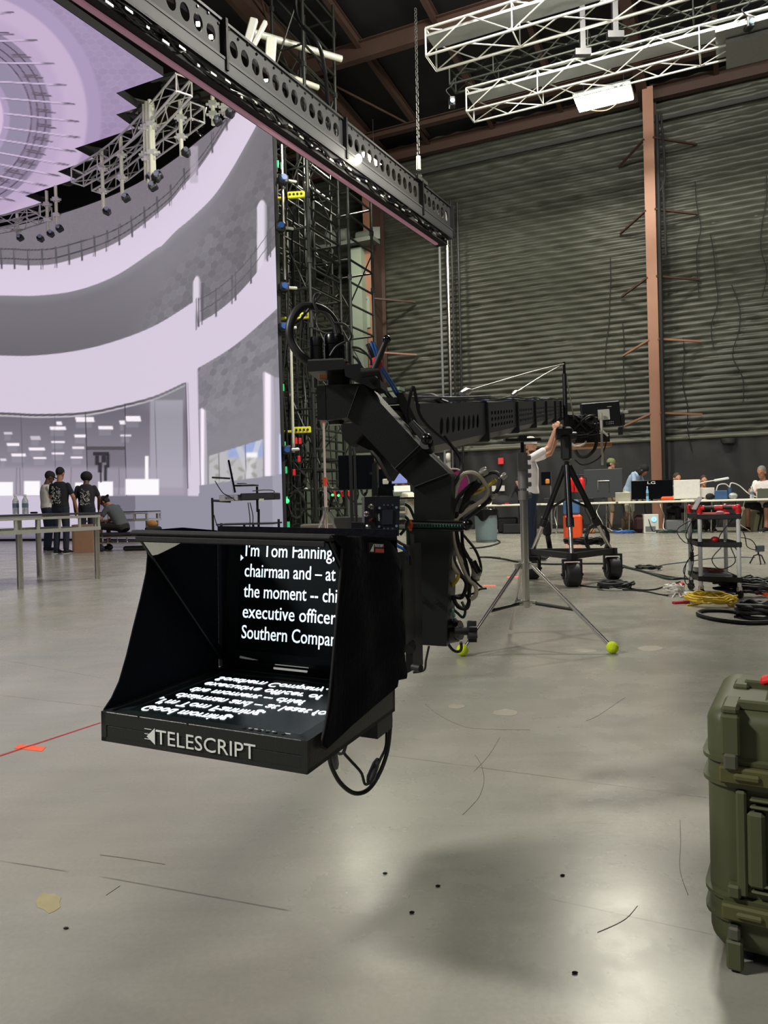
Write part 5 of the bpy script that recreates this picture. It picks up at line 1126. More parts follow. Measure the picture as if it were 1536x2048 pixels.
mb = MB(); mb.box(a+R2 @ Vector((-.02, -.027, .075)), (.08, .006, .025), R2); mb.build('recess', BLKM, th); mb = MB()
for q in range(5):
    for r_ in range(2): mb.box(a+R2 @ Vector((.05+.02*q, -.027, -.09-.02*r_)), (.008, .004, .008), R2)
mb.build('port', WHITE, th)
mb = MB(); mb.cyl(at(1202, 826, 8.5), at(1203, 862, 8.5), .018, n=8); mb.cyl(at(1203, 862, 8.5), at(1205, 930, 8.5), .014, n=8); mb.cyl(at(1190, 868, 8.5), at(1203, 860, 8.5), .012, n=6); mb.cyl(at(1216, 872, 8.5), at(1203, 860, 8.5), .012, n=6); mb.build('pole', PALE, th)
rect(1242, 828, 1250, 850, 8.6, .1, 'side_handle', BLKM, th); rect(1239, 854, 1246, 869, 8.6, .06, 'lower_grip', BLKM, th); mb = MB(); mb.cyl(at(1240, 824, 8.6), at(1256, 824, 8.6), .012); mb.build('stub', CHR, th)
cable('console_lead', 'black cable swagging from the console under the white pole', [at(px, py, 8.4) for px, py in ((1150, 900), (1158, 912), (1172, 914), (1188, 900), (1194, 880))], .02, RUB)
cable('console_lead', 'thin black cord trailing from the pole to the tripod', [at(px, py, 8.5) for px, py in ((1216, 870), (1206, 905), (1190, 922), (1165, 930), (1150, 920))], .008, RUB)
# pads and coils on the tripod
cable('leg_coil', 'large black cable coil hung on the right tripod leg', [at(1194+22*math.cos(2*PI*i/14)*(1+.12*math.sin(i*1.7)), 1078+30*math.sin(2*PI*i/14)*(1+.1*math.cos(i*2.3)), 8.0+.02*math.sin(i)) for i in range(14*7)], .011, RUB, k=2, n=6)
cable('frame_coil', 'flat heap of black cable lying on the tripod base frame', coil_pts((2.2, 8.25), .2, 7, .06, .3, n=12, squash=.6, z0=.34), .012, RUB, k=2, n=6)
mb = MB(); a, b = at(1090, 1040, 8.2), at(1101, 1104, 8.2); mb.box((a+b)/2, (.05, .05, (a-b).length), Matrix.Rotation(-.15, 3, 'Y'), .01); mb.box(a.lerp(b, .25), (.085, .08, .17), Matrix.Rotation(-.15, 3, 'Y'), .02); tag(mb.build('foam_pad', BLKM), 'black foam-wrapped strap hanging between the left tripod legs', 'pad')

# ================================================================ light stand with tennis-ball feet
fl_, fr_, fb = G(925, 1312), G(1225, 1307), G(1022, 1267)
sc0 = Vector(((fl_.x+fr_.x+fb.x)/3, 0, 0)); cxy = G(1052, 1297); ctr = Vector((cxy.x, cxy.y, 0))
ctr = at(1052, 1210, 4.55); ctr.z = 0
ls = thing('light_stand', 'silver light stand with tennis balls on its feet, holding up the crane arm', 'light stand', ctr)
def sz(py, px=1052): return at(px, py, ctr.y).z
zc, zb_, zt_ = sz(1131), sz(1205), sz(985)
CZV = lambda z: Vector((ctr.x, ctr.y, z))
MB().cyl(CZV(zb_-.03), CZV(zt_), .0235, n=16).build('main_tube', CHR, ls)
mb = MB()
for z in (sz(985), sz(962), sz(944), sz(927), sz(909)): mb.cyl(CZV(z-.045), CZV(z+.01), .031, n=14); mb.box(CZV(z-.02)+Vector((.035, 0, 0)), (.03, .02, .03), None, .005)
mb.build('collar', mat('dull_grey_collar', (118, 116, 116), .45, .4), ls)
MB().cyl(CZV(zt_), CZV(sz(905)), .021, n=12).build('riser_tube', CHR, ls); MB().cyl(CZV(sz(905)), CZV(sz(884)), .011, n=10).build('top_spigot', DK, ls)
mb = MB(); mb.box(CZV(sz(880)), (.22, .05, .02), Rz(.1)); mb.box(CZV(sz(876)), (.05, .05, .03)); mb.build('cradle', BLK, ls)
sp_ = [MB(), MB()]; sp_[0].cyl(CZV(zc-.02), CZV(zc+.02), .04, n=14); sp_[1].cyl(CZV(zb_-.02), CZV(zb_+.01), .036, n=14)
for v in (fl_, fr_, fb):
    d = (Vector((v.x, v.y, 0))-ctr).normalized(); sp_[0].box(CZV(zc)+d*.05, (.06, .02, .03), Rz(math.atan2(d.y, d.x))); sp_[1].box(CZV(zb_)+d*.045, (.05, .02, .025), Rz(math.atan2(d.y, d.x)))
sp_[0].build('spider_casting', CHR, ls); sp_[1].build('spider_casting', CHR, ls)
for v, ball in ((fl_, 1), (fr_, 1), (fb, 0)):
    d = (Vector((v.x, v.y, 0))-ctr).normalized(); top = CZV(zc)+d*.05; ft = Vector((v.x, v.y, .03)); lg = MB().cyl(top, ft, .0125, n=12).build('leg', CHR, ls)
    k = top.lerp(ft, .55); mb = MB(); mb.cyl(CZV(zb_)+d*.05, k, .011, n=8); mb.build('leg_brace', DK, lg)
    if ball: MB().ball(ft+Vector((0, 0, .004)), .034, 20).build('tennis_ball', TBALL, lg)
# ================================================================ people
def solidify_shape(mb, name, m, parent, vox=.009, sm=2, mw=None):
    me = bpy.data.meshes.new(name); me.from_pydata(mb.v, [], mb.f); o = bpy.data.objects.new('tmp', me); COL.objects.link(o)
    r = o.modifiers.new('r', 'REMESH'); r.mode = 'VOXEL'; r.voxel_size = vox
    if sm: s = o.modifiers.new('s', 'SMOOTH'); s.iterations = sm; s.factor = .5
    bpy.context.view_layer.update(); dg = bpy.context.evaluated_depsgraph_get(); m2 = bpy.data.meshes.new_from_object(o.evaluated_get(dg)); bpy.data.objects.remove(o)
    m2.name = name; m2.materials.clear(); m2.materials.append(m); m2.polygons.foreach_set('use_smooth', [True]*len(m2.polygons))
    q = bpy.data.objects.new(name, m2); COL.objects.link(q)
    if parent is not None: q.parent = parent
    return q
def capsule(mb, p, q, r0, r1, n=10): mb.cyl(p, q, r0, r1, n); mb.ball(p, r0, n); mb.ball(q, r1, n)
def loft(mb, rings, n=18):
    """rings: (centre, rx, ry, side, front)"""
    V = []
    for c, rx, ry, sd, fr in rings: V += [c+sd*(rx*math.cos(2*PI*i/n))+fr*(ry*math.sin(2*PI*i/n)) for i in range(n)]
    k = len(rings); mb.add(V, [(a*n+i, a*n+(i+1) % n, (a+1)*n+(i+1) % n, (a+1)*n+i) for a in range(k-1) for i in range(n)]+[tuple(range(n))[::-1], tuple(range((k-1)*n, k*n))])
BASE = dict(pel=(0, 0, .95), chest=(0, 0, 1.27), neck=(0, -.01, 1.46), head=(0, .02, 1.63), sl=(-.17, 0, 1.385), sr=(.17, 0, 1.385), el=(-.24, -.02, 1.13), er=(.24, -.02, 1.13), wl=(-.25, .06, .88), wr=(.25, .06, .88),
            hl=(-.09, 0, .93), hr=(.09, 0, .93), kl=(-.1, .02, .5), kr=(.1, .02, .5), al=(-.105, -.02, .09), ar=(.105, -.02, .09), hd=0.0, hp=0.0, tl=0.0, tr=0.0)
def person(label, loc, rz, J=None, skin=SKIN, shirt=TB, pants=JEAND, shoes=BLKM, hair=('short', HAIR), sleeves=.45, shorts=False, cap=None, vox=.01, scale=1.0, fat=1.0, mask=None):
    j = dict(BASE); j.update(J or {}); g = {k: (Vector(v) if hasattr(v, '__len__') else v) for k, v in j.items()}
    th = thing('person', label, 'person', loc, rz); th.scale = (scale,)*3
    Xv = (g['sr']-g['sl']).normalized(); up = (g['neck']-g['pel']).normalized(); fr = up.cross(Xv).normalized(); fr0 = fr
    def torso(mb, e=0, lo=0):
        P, C, N = g['pel'], g['chest'], g['neck']; hx = (g['hr']-g['hl']).normalized()
        R_ = [(P+(P-C).normalized()*.09, .13+e, .10+e, hx, fr0), (P, .165*fat+e, .12*fat+e, hx, fr0), (P.lerp(C, .35), .15*fat+e, .112*fat+e, Xv, fr0), (P.lerp(C, .75), .165*fat+e, .12*fat+e, Xv, fr0), (C+(N-C)*.2, .178+e, .118+e, Xv, fr0), (C.lerp(N, .7), .15+e, .09+e, Xv, fr0), (N, .07+e, .065+e, Xv, fr0)]
        loft(mb, R_[lo:])
    hd = g['hd']; hp = g['hp']; Hm = Matrix.Rotation(hd, 3, 'Z') @ Matrix.Rotation(hp, 3, 'X'); H = g['head']
    HP = lambda x, y, z: H+Hm @ Vector((x, y, z))
    body = MB(); torso(body); body.cyl(g['neck']-up*.03, H-Hm @ Vector((0, .01, .04)), .056, .052, 12)
    body.ball(HP(0, -.005, .03), (.077, .097, .1), 16, Hm); body.ball(HP(0, .028, -.045), (.056, .062, .062), 14, Hm); body.ball(HP(0, .098, -.012), (.013, .02, .02), 8, Hm); body.ball(HP(0, .09, -.002), (.009, .014, .028), 8, Hm)
    body.ball(HP(0, .085, -.055), (.024, .012, .008), 8, Hm); body.ball(HP(0, .075, -.09), (.026, .022, .018), 8, Hm)
    for s in (-1, 1): body.ball(HP(s*.078, -.005, -.005), (.012, .02, .032), 8, Hm); body.ball(HP(s*.03, .086, .022), (.022, .012, .008), 8, Hm)
    for s, S, E, Wv in ((-1, 'sl', 'el', 'wl'), (1, 'sr', 'er', 'wr')):
        capsule(body, g[S], g[E], .05, .041); capsule(body, g[E], g[Wv], .042, .028)
        d = (g[Wv]-g[E]).normalized(); ref = Xv*s if abs(d.dot(Xv)) < .9 else up; a = (ref-d*ref.dot(d)).normalized(); b = d.cross(a).normalized()*(1 if s > 0 else -1)
        Wp = g[Wv]; palm = Wp+d*.055; body.ball(palm, (.016, .038, .052), 10, Matrix((a, b, d)).transposed()); body.ball(Wp+d*.015, .026, 8)
        for k, ln in enumerate((.062, .074, .07, .055)):
            o_ = Wp+d*.095+b*(-.03+.02*k); m_ = o_+d*ln*.5-a*.008; e_ = m_+d*ln*.42-a*.022; capsule(body, o_-d*.02, m_, .0095, .009, 6); capsule(body, m_, e_, .009, .008, 6)
        t0 = Wp+d*.03-b*.03; t1 = t0+d*.03-b*.022-a*.008; capsule(body, t0, t1, .012, .011, 6); capsule(body, t1, t1+d*.03-a*.01, .011, .009, 6)
    for Hh, K, A in (('hl', 'kl', 'al'), ('hr', 'kr', 'ar')): capsule(body, g[Hh], g[K], .082, .054); capsule(body, g[K], g[A], .053, .038)
    foots = []
    for A, K, tz in (('al', 'kl', g['tl']), ('ar', 'kr', g['tr'])):
        fd = Rz(tz) @ Vector((0, 1, 0)); c = g[A]; foots.append((c, fd)); capsule(body, c-Vector((0, 0, .03)), c+fd*.14-Vector((0, 0, .055)), .035, .028)
    bo = solidify_shape(body, 'body', skin, th, vox)
    # clothes
    sh = MB(); torso(sh, .014, 1)
    for S, E, Wv in (('sl', 'el', 'wl'), ('sr', 'er', 'wr')):
        if sleeves <= 1: e = g[S].lerp(g[E], sleeves*1.45 if sleeves < .6 else 1); capsule(sh, g[S], e, .056, .056)
        else: capsule(sh, g[S], g[E], .059, .052); capsule(sh, g[E], g[E].lerp(g[Wv], sleeves-1), .053, .045)
    so = solidify_shape(sh, 'shirt', shirt, th, vox*1.2, 1)
    pa = MB(); P, C = g['pel'], g['chest']; hx = (g['hr']-g['hl']).normalized(); loft(pa, [(P+(P-C).normalized()*.1, .14, .11, hx, fr0), (P, .172*fat, .128*fat, hx, fr0), (P.lerp(C, .3), .158*fat, .12*fat, Xv, fr0)])
    for Hh, K, A in (('hl', 'kl', 'al'), ('hr', 'kr', 'ar')):
        capsule(pa, g[Hh], g[K], .096, .07)
        if not shorts: capsule(pa, g[K], g[A].lerp(g[K], .08), .068, .058)
    solidify_shape(pa, 'shorts' if shorts else 'trousers', pants, th, vox*1.2, 1)
    for c, fd in foots:
        mb = MB(); z = Vector((0, 0, 1)); base = Vector((c.x, c.y, max(c.z-.09, 0))); sd = fd.cross(z)
        loft(mb, [(base-fd*.05+z*.05+z*(0), .036, .05, sd, z), (base+z*.055, .042, .055, sd, z), (base+fd*.09+z*.045, .048, .045, sd, z), (base+fd*.19+z*.03, .044, .03, sd, z), (base+fd*.235+z*.022, .02, .018, sd, z)], 12)
        mb.build('shoe', shoes, th).matrix_parent_inverse = Matrix.Identity(4)
        mb = MB(); loft(mb, [(base-fd*.055+z*.012, .038, .012, sd, z), (base+fd*.09+z*.012, .05, .012, sd, z), (base+fd*.235+z*.012, .03, .012, sd, z)], 12); mb.build('shoe_sole', WHITE, th).matrix_parent_inverse = Matrix.Identity(4)
    kind, hm = hair
    if kind:
        hb_ = MB()
        if kind == 'short': hb_.ball(HP(0, -.016, .042), (.083, .1, .1), 14, Hm)
        if kind == 'afro': hb_.ball(HP(0, -.02, .06), (.125, .125, .115), 16, Hm)
        if kind == 'long': hb_.ball(HP(0, -.02, .045), (.09, .108, .105), 14, Hm); hb_.ball(HP(0, -.06, -.06), (.09, .07, .12), 14, Hm); hb_.ball(HP(.06, .0, -.08), (.035, .06, .13), 10, Hm); hb_.ball(HP(-.06, .0, -.08), (.035, .06, .13), 10, Hm)
        if kind == 'cap': hb_.ball(HP(0, -.035, .005), (.08, .08, .085), 12, Hm)
        o = solidify_shape(hb_, 'hair', hm, th, .009, 1)
    if cap:
        cm, back = cap; cp = MB(); k = -1 if back else 1; V = []
        prof = [(1.0, .03), (1.0, .055), (.93, .09), (.75, .12), (.45, .14), (.02, .147)]; n = 18
        for r, z in prof: V += [HP(.087*r*math.cos(2*PI*i/n), -.008+.107*r*math.sin(2*PI*i/n), z+.005) for i in range(n)]
        cp.add(V, [(a*n+i, a*n+(i+1) % n, (a+1)*n+(i+1) % n, (a+1)*n+i) for a in range(len(prof)-1) for i in range(n)], True)
        br = [HP(.072*math.cos(PI*i/10), k*(.06+.12*math.sin(PI*i/10)), .038-.012*math.sin(PI*i/10)) for i in range(11)]; cp.prism(br, Hm @ Vector((0, 0, .006)))
        cp.build('cap', cm, th).matrix_parent_inverse = Matrix.Identity(4)
    if mask:
        mb = MB(); mb.ball(HP(0, .034, -.072), (.058, .06, .045), 12, Hm); solidify_shape(mb, 'beard', mask, th, .008, 1)
    return th
def face_to(p, q): d = Vector(q)-Vector(p); return math.atan2(-d.x, d.y)

# man in the white t-shirt, arms raised to the crane
mp = G(1062, 1127); mp = Vector((2.07, 10.6, 0))
person('man in a white t-shirt and blue jeans reaching both arms up behind the crane tripod', mp, -1.7,
       dict(er=(.10, .27, 1.60), wr=(.06, .36, 1.84), el=(-.10, .30, 1.53), wl=(-.05, .42, 1.78), sl=(-.17, .04, 1.45), sr=(.17, .02, 1.46), kl=(-.12, .03, .5), kr=(.1, -.02, .5), hd=-.75, hp=-.02, al=(-.13, .02, .09)),
       shirt=TW, pants=JEAN, hair=('cap', mat('brown_hair', (84, 60, 44), .8)), cap=(mat('cap_pale', (196, 190, 184), .8), False), vox=.008, scale=.985, fat=.98, mask=mat('brown_hair', (84, 60, 44), .8))
# three standing men and one crouched at the left
def stand(px, py, label, rz, **k): g = G(px, py); return person(label, (g.x, g.y, 0), rz, **k)
BACK = 0.0
print_m = mat('shirt_print', (190, 190, 186), .8)
pA = stand(97, 1103, 'man in a white printed shirt and dark cap, leftmost of three standing', -.9, shirt=mat('white_print_shirt', (206, 202, 194), .8, noise=.25, nscale=26), skin=SKINB, pants=JEAN, hair=('short', HAIR), J=dict(er=(.24, .1, 1.18), wr=(.12, .3, 1.08), el=(-.22, .1, 1.18), wl=(-.1, .3, 1.05), head=(0, .07, 1.61), hp=-.35), scale=.99, cap=(BLKM, False))
pB = stand(124, 1108, 'man in a black t-shirt with white back print, middle of the three standing', -.15, shirt=TB, skin=SKINT, pants=JEAND, hair=('short', HAIR), J=dict(er=(.27, .02, 1.15), wr=(.26, .14, .93), el=(-.24, .06, 1.16), wl=(-.15, .28, 1.02), head=(0, .03, 1.62), hp=-.2), scale=1.0)
pC = stand(176, 1104, 'person with round curly black hair and printed black t-shirt, rightmost of three standing', .15, shirt=mat('black_tshirt_faded', (34, 32, 36), .9), skin=SKINB, pants=JEAND, hair=('afro', HAIR), J=dict(er=(.25, .08, 1.16), wr=(.2, .22, .93), head=(0, .07, 1.57), hp=-.35), scale=.965)
def backprint(p, seed):
    rnd = random.Random(seed); mb = MB(); y = -.148
    for i in range(90):
        x = rnd.uniform(-.1, .1); z = 1.36-rnd.random()*.34; 
        if abs(x) > .07 and z > 1.32: continue
        yy = -.131-.012*(1-(x/.17)**2)-.008; a = rnd.uniform(0, PI); l = rnd.uniform(.012, .035); w2 = rnd.uniform(.004, .012)
        mb.box((x, yy, z), (l, .006, w2), Matrix.Rotation(a, 3, 'Y'))
    o = mb.build('back_print', print_m, p); local(p, o)
backprint(pB, 3); backprint(pC, 8)
g = G(232, 1103); seatz = .42
person('man in a grey t-shirt and black cap sitting bent over on the low cart', (g.x+.05, g.y+.3, 0), 1.25,
       dict(pel=(0, 0, .5), chest=(0, .16, .8), neck=(0, .30, .95), head=(0, .42, 1.03), sl=(-.17, .24, .92), sr=(.17, .24, .92), el=(-.24, .36, .68), er=(.22, .42, .66), wl=(-.08, .55, .62), wr=(.08, .58, .6), hl=(-.09, 0, .5), hr=(.09, 0, .5), kl=(-.16, .44, .52), kr=(.13, .46, .54), al=(-.17, .46, .09), ar=(.16, .5, .09), hp=-1.0),
       shirt=TG, pants=BLKM, shorts=True, skin=SKINT, cap=(BLKM, True), hair=('cap', HAIR))
mb = MB(); c = Vector((g.x+.05, g.y+.3, 0))
tag(MB().box((g.x+.22, g.y+.32, .36), (1.5, .6, .05), Rz(.05), .01).build('cart_deck', BLK), 'x', 'cart')
o = bpy.data.objects['cart_deck']; o.name = 'deck'; del o['label']; del o['category']
ct = thing('low_cart', 'low black-topped steel equipment cart with casters that the man in grey sits on', 'cart', (g.x+.22, g.y+.32, 0)); o.parent = ct; o.matrix_parent_inverse = ct.matrix_world.inverted()
mb = MB(); cx, cy = g.x+.22, g.y+.32
for s in (-1, 1):
    mb.cyl((cx-.7, cy+s*.27, .3), (cx+.7, cy+s*.27, .3), .02, n=8); mb.cyl((cx-.7, cy+s*.27, .18), (cx+.7, cy+s*.27, .18), .018, n=8)
    for k in range(7): mb.cyl((cx-.6+.2*k, cy+s*.27, .18), (cx-.6+.2*k, cy+s*.27, .3), .01, n=6)
mb.cyl((cx-1.05, cy-.2, .34), (cx-.7, cy-.2, .34), .014, n=8); mb.build('frame', CHR, ct)
for sx in (-1, 1):
    for sy in (-1, 1): MB().lathe((cx+sx*.55, cy+sy*.24, .065), [(.001, -.02), (.05, -.02), (.065, -.012), (.065, .012), (.05, .02), (.001, .02)], 18, (0, 1, 0)).build('caster', RUB, ct); 
mb = MB(); mb.box((cx+.5, cy-.1, .44), (.34, .2, .1), Rz(.3), .03); tag(mb.build('tool_pouch', BLKM), 'black tool pouch lying on the low cart behind the seated man', 'pouch')
tag(MB().ball((cx+.48, cy-.12, .55), (.12, .07, .08), 10).build('work_glove', mat('tan_leather', (150, 104, 50), .8, bump=.5)), 'tan leather glove resting on the tool pouch', 'glove')
bx = G(160, 1106); tag(MB().box((bx.x+.02, bx.y+.25, .29), (.42, .4, .58), Rz(.1), .004).build('cardboard_box', CARD), 'brown cardboard box on the floor beside the seated man', 'box')
tag(MB().box(G(262, 1103)+Vector((0, .3, .05)), (.5, .15, .1), None, .03).build('floor_bag', BLKM), 'flat black bag lying on the floor under the low cart end', 'bag')

# platform tables at the left
def deck_table(label, C, u, v, L_, W2, h, leg_at, name='stage_table'):
    """C corner; u along the long side; v across"""
    u = Vector(u).normalized(); v = Vector(v).normalized(); th = thing(name, label, 'table', C); R = frame(u, v); c = Vector(C)+u*L_/2+v*W2/2
    MB().box(c+Vector((0, 0, h-.012)), (L_, W2, .024), R).build('deck', mat('dark_deck', (52, 50, 50), .5), th)
    mb = MB()
    for s in (0, 1):
        for z, t_ in ((h-.05, .03), (h-.2, .045)): mb.box(Vector(C)+u*L_/2+v*W2*s+Vector((0, 0, z)), (L_, .03, t_), R)
        for k in range(int(L_/.3)+1): mb.box(Vector(C)+u*min(L_-.02, .02+k*.3)+v*W2*s+Vector((0, 0, h-.12)), (.03, .02, .15), R)
    for s in (0, 1):
        for z, t_ in ((h-.05, .03), (h-.2, .045)): mb.box(Vector(C)+u*L_*s+v*W2/2+Vector((0, 0, z)), (.03, W2, t_), R)
    mb.build('side_rail', ALU, th)
    for a, b in leg_at: p = Vector(C)+u*a+v*b; MB().cyl((p.x, p.y, 0), (p.x, p.y, h-.06), .035 if b < .2 or 1 else .03, n=12).build('leg', CHR, th)
    return th
Cc = G(203, 1157); Aa = G(45, 1178); Bb = G(80, 1154); uu = (Aa-Cc); vv = (Bb-Cc)
deck_table('long aluminium stage deck table in the left foreground with two water bottles on it', (Cc.x, Cc.y, 0), uu, vv, 2.6, vv.length, .845, [(.03, .03), (uu.length, .03), (.03, vv.length-.03), (2.5, .04), (2.5, .9)])
q = G(293, 1096); deck_table('second aluminium stage deck table further back near the LED wall foot', (q.x+.05, q.y, 0), (-1, .12, 0), (.12, 1, 0), 1.5, .7, .82, [(.04, .04), (1.4, .04), (.04, .6), (1.4, .6)])
BOT = mat('clear_bottle', (226, 232, 236), .12, spec=.8, trans=.7)
def bottle(name, c, label, h=.21, m=BOT, r=.032, group=None):
    th = thing(name, label, 'bottle', c, 0, group); k = h/.21
    MB().lathe(c, [(.001, 0), (r, .002), (r, .13*k), (r*.92, .135*k), (r, .14*k), (r*.45, .18*k), (r*.42, .195*k), (.001, .195*k)], 14).build('body', m, th)
    MB().lathe(c, [(r*.5, .19*k), (r*.5, .21*k), (.001, .21*k)], 12).build('cap', WHITE, th); MB().lathe(c, [(r*1.02, .07*k), (r*1.02, .115*k)], 14).build('paper_label', mat('bottle_label', (90, 110, 130), .6), th)
for px, nm in ((32, 'left'), (51, 'right')):
    c = at(px, 1030, 9.6); c.z = .846; bottle('water_bottle', c, 'clear water bottle on the stage deck table, '+nm+' one of two', .25, r=.038)
c = at(68, 1030, 9.8); c.z = .86; tag(MB().box(c, (.09, .06, .025), Rz(.3), .01).build('wallet', BLKM), 'small black object lying beside the two water bottles', 'object')

# engineer desk with keyboard and tilted monitor in front of the LED wall
Yd = 9.8
dk = thing('tech_cart', 'black tubular tech desk with laptop shelf standing before the LED wall edge', 'desk', at(480, 1100, Yd)); dk.location.z = 0
def dpt(px, py, dy=0): return at(px, py, Yd+dy)
mb = MB()
for px, y0, y1, dy in ((441, 1000, 1100, 0), (487, 1000, 1110, -.2), (505, 1000, 1110, .3), (556, 992, 1110, 0), (423, 950, 1032, .1)): a = dpt(px, y0, dy); mb.cyl(a, (a.x, a.y, .0 if px != 423 else dpt(px, y1, dy).z), .016, n=8)
mb.build('upright', BLK, dk); mb = MB()
for a, b in (((425, 1020), (556, 1020)), ((441, 1031), (425, 1031)), ((425, 955), (460, 957)), ((516, 972), (516, 1026))): mb.cyl(dpt(*a), dpt(*b), .016, n=8)
mb.box(dpt(512, 1024), (.13, .06, .05)); mb.build('cross_tube', BLK, dk)
mb = MB(); a, b = dpt(440, 1002), dpt(556, 1000); mb.box((a+b)/2, ((b-a).length, .45, .02), Rz(-.1)); mb.build('shelf', BLK, dk)
mb = MB(); a, b = dpt(486, 990), dpt(556, 996); mb.box((a+b)/2, ((b-a).length, .3, .09), Rz(-.1), .01); tag(mb.build('rack_mixer', BLK), 'black rack control unit on the tech desk right half', 'rack unit')
tag(MB().box(dpt(523, 1000, -.2), (.06, .01, .035)).build('name_plate', WHITE), 'small white tag on the front of the black rack unit', 'tag')
a = dpt(462, 999); th = thing('laptop_dock', 'silver vented laptop-like box on the tech desk left half', 'computer', a); MB().box(a+Vector((0, 0, .02)), (.25, .2, .08), Rz(-.1), .006).build('casing', mat('silver_box', (170, 170, 178), .4, .3), th); mb = MB()
for k in range(5): mb.box(a+Vector((-.05+.025*k, -.108, .02)), (.015, .004, .03))
mb.build('vent', GREYP, th)
tm = thing('thin_monitor', 'thin black monitor seen edge-on above the tech desk', 'monitor', dpt(463, 1000)); a, b = dpt(456, 922), dpt(469, 986)
mb = MB(); d = (a-b).normalized(); mb.box((a+b)/2, ((a-b).length, .5, .025), frame(d, Vector((-.235, 1, 0))), .006); mb.build('panel', SCR, tm); MB().cyl(dpt(424, 955), dpt(460, 957), .012, n=6).build('arm', BLK, tm)
kb = thing('keyboard_tray', 'black keyboard tray on a raised arm at the tech desk', 'tray', dpt(500, 968)); a, b = dpt(470, 969), dpt(514, 973); MB().box((a+b)/2, ((b-a).length, .2, .02), Rz(-.1), .006).build('tray', BLK, kb); MB().box(dpt(484, 967), (.12, .1, .012), None, .004).build('keyboard', GREYP, kb); MB().cyl(dpt(514, 973), dpt(515, 1024), .016, n=8).build('arm', BLK, kb)
for i, P in enumerate(([(430, 962), (445, 985), (458, 992), (470, 1000)], [(428, 1030), (432, 1045), (440, 1065), (441, 1080)], [(545, 992), (548, 982), (530, 980), (505, 982)], [(496, 1005), (500, 1040), (498, 1065)], [(500, 1005), (506, 1035), (503, 1068)])):
    cable('desk_cable', 'thin black cable '+['from the monitor arm to the desk', 'at the left desk leg', 'arching over the black rack unit', 'hanging under the desk, left one', 'hanging under the desk, right one'][i], [dpt(*q, -.15) for q in P], .006, RUB)
# pale stand with red tape behind the prompter
sb = at(653, 1065, 10.4); sb.z = 0; st = thing('pale_stand', 'slim pale light stand with red tape standing behind the prompter hood', 'light stand', sb); zt = lambda py: at(653, py, 10.4).z
mb = MB(); mb.cyl(sb+Vector((0, 0, .1)), sb+Vector((0, 0, zt(970))), .022, n=10); mb.build('main_tube', mat('pinkish_white_tube', (206, 186, 182), .4, .2), st); MB().cyl(sb+Vector((0, 0, zt(970))), sb+Vector((0, 0, zt(843))), .016, n=10).build('riser', mat('pinkish_white_tube', (1, 1, 1)), st)
mb = MB(); mb.cyl(sb+Vector((0, 0, zt(972))), sb+Vector((0, 0, zt(955))), .028, n=10); mb.cyl(sb+Vector((0, 0, zt(846))), sb+Vector((0, 0, zt(841))), .02, n=10); mb.build('red_tape_wrap', mat('red_orange_tape', (220, 70, 40), .5), st)
for a in (2.5, -.4, -1.9): d = Vector((math.cos(a), math.sin(a), 0)); MB().cyl(sb+Vector((0, 0, zt(1018))), sb+d*.42+Vector((0, 0, .02)), .014, n=8).build('leg', CHR, st)
mb = MB(); mb.cyl(sb+Vector((0, 0, zt(1022))), sb+Vector((0, 0, zt(1014))), .035, n=10); mb.build('spider', CHR, st)
# black gear around the camera village behind the drop post
def fbox(px0, py0, px1, py1, Y, d, name, label, cat, m, bev=.01, rz=0, foot=False):
    a, b = at(px0, py0, Y), at(px1, py1, Y); c = (a+b)/2
    if foot: 
        z1 = max(a.z, b.z); c.z = z1/2; sz_ = z1
    else: sz_ = abs(a.z-b.z)
    o = MB().box(c+Vector((0, d/2, 0)), (abs(b.x-a.x), d, sz_), Rz(rz), bev).build(name, m); return tag(o, label, cat)
def legs_under(px, py, Y, w_, d, parent=None):
    a = at(px, py, Y); mb = MB()
    for sx in (-1, 1):
        for sy in (0, 1): mb.cyl((a.x+sx*w_, a.y+sy*d, 0), (a.x+sx*w_, a.y+sy*d, a.z), .015, n=6)
    return mb
th = thing('monitor_stand', 'large black monitor on a black pole stand behind the crane elbow', 'monitor', (at(700, 1060, 13).x, 13, 0)); a = at(713, 945, 13); MB().box(a, (.62, .05, .6), Rz(.1), .01).build('panel', SCR, th); a = at(700, 890, 12.8); MB().cyl((a.x, 12.8, .02), (a.x, 12.8, at(700, 885, 12.8).z), .03, n=8).build('pole', BLK, th); mb = MB()
for an in (0, 2.1, 4.2): mb.cyl((a.x, 12.8, .4), (a.x+.5*math.cos(an), 12.8+.5*math.sin(an), .02), .018, n=6)
mb.build('base_leg', BLK, th); MB().cyl((at(709, 900, 12.6).x, 12.6, .02), (at(709, 900, 12.6).x, 12.6, at(709, 912, 12.6).z), .02, n=8).build('side_pole', BLK, th)
fbox(668, 1035, 760, 1062, 13.2, .6, 'gear_case', 'low dark equipment case on the floor behind the pale stand', 'case', mat('dark_case', (44, 44, 44), .6), foot=True)
fbox(600, 1050, 690, 1066, 14.0, .7, 'flat_case', 'flat brownish case at the foot of the scaffold tower', 'case', mat('brown_grey_case', (90, 84, 76), .6), foot=True)
th = thing('village_table', 'black folding table with monitors behind the camera box', 'table', (at(770, 1060, 12).x, 12, 0)); a = at(785, 997, 12); MB().box((a.x, 12.3, a.z), (1.0, .6, .03)).build('tabletop', BLK, th); legs_under(785, 1000, 12.1, .45, .5).build('legs', BLK, th)
fbox(757, 938, 790, 980, 12.1, .05, 'village_monitor', 'black square monitor on the table left of the crane post', 'monitor', SCR); fbox(765, 958, 777, 968, 11.95, .1, 'monitor_bracket', 'white bracket on the back of the black square monitor', 'bracket', WHITE)
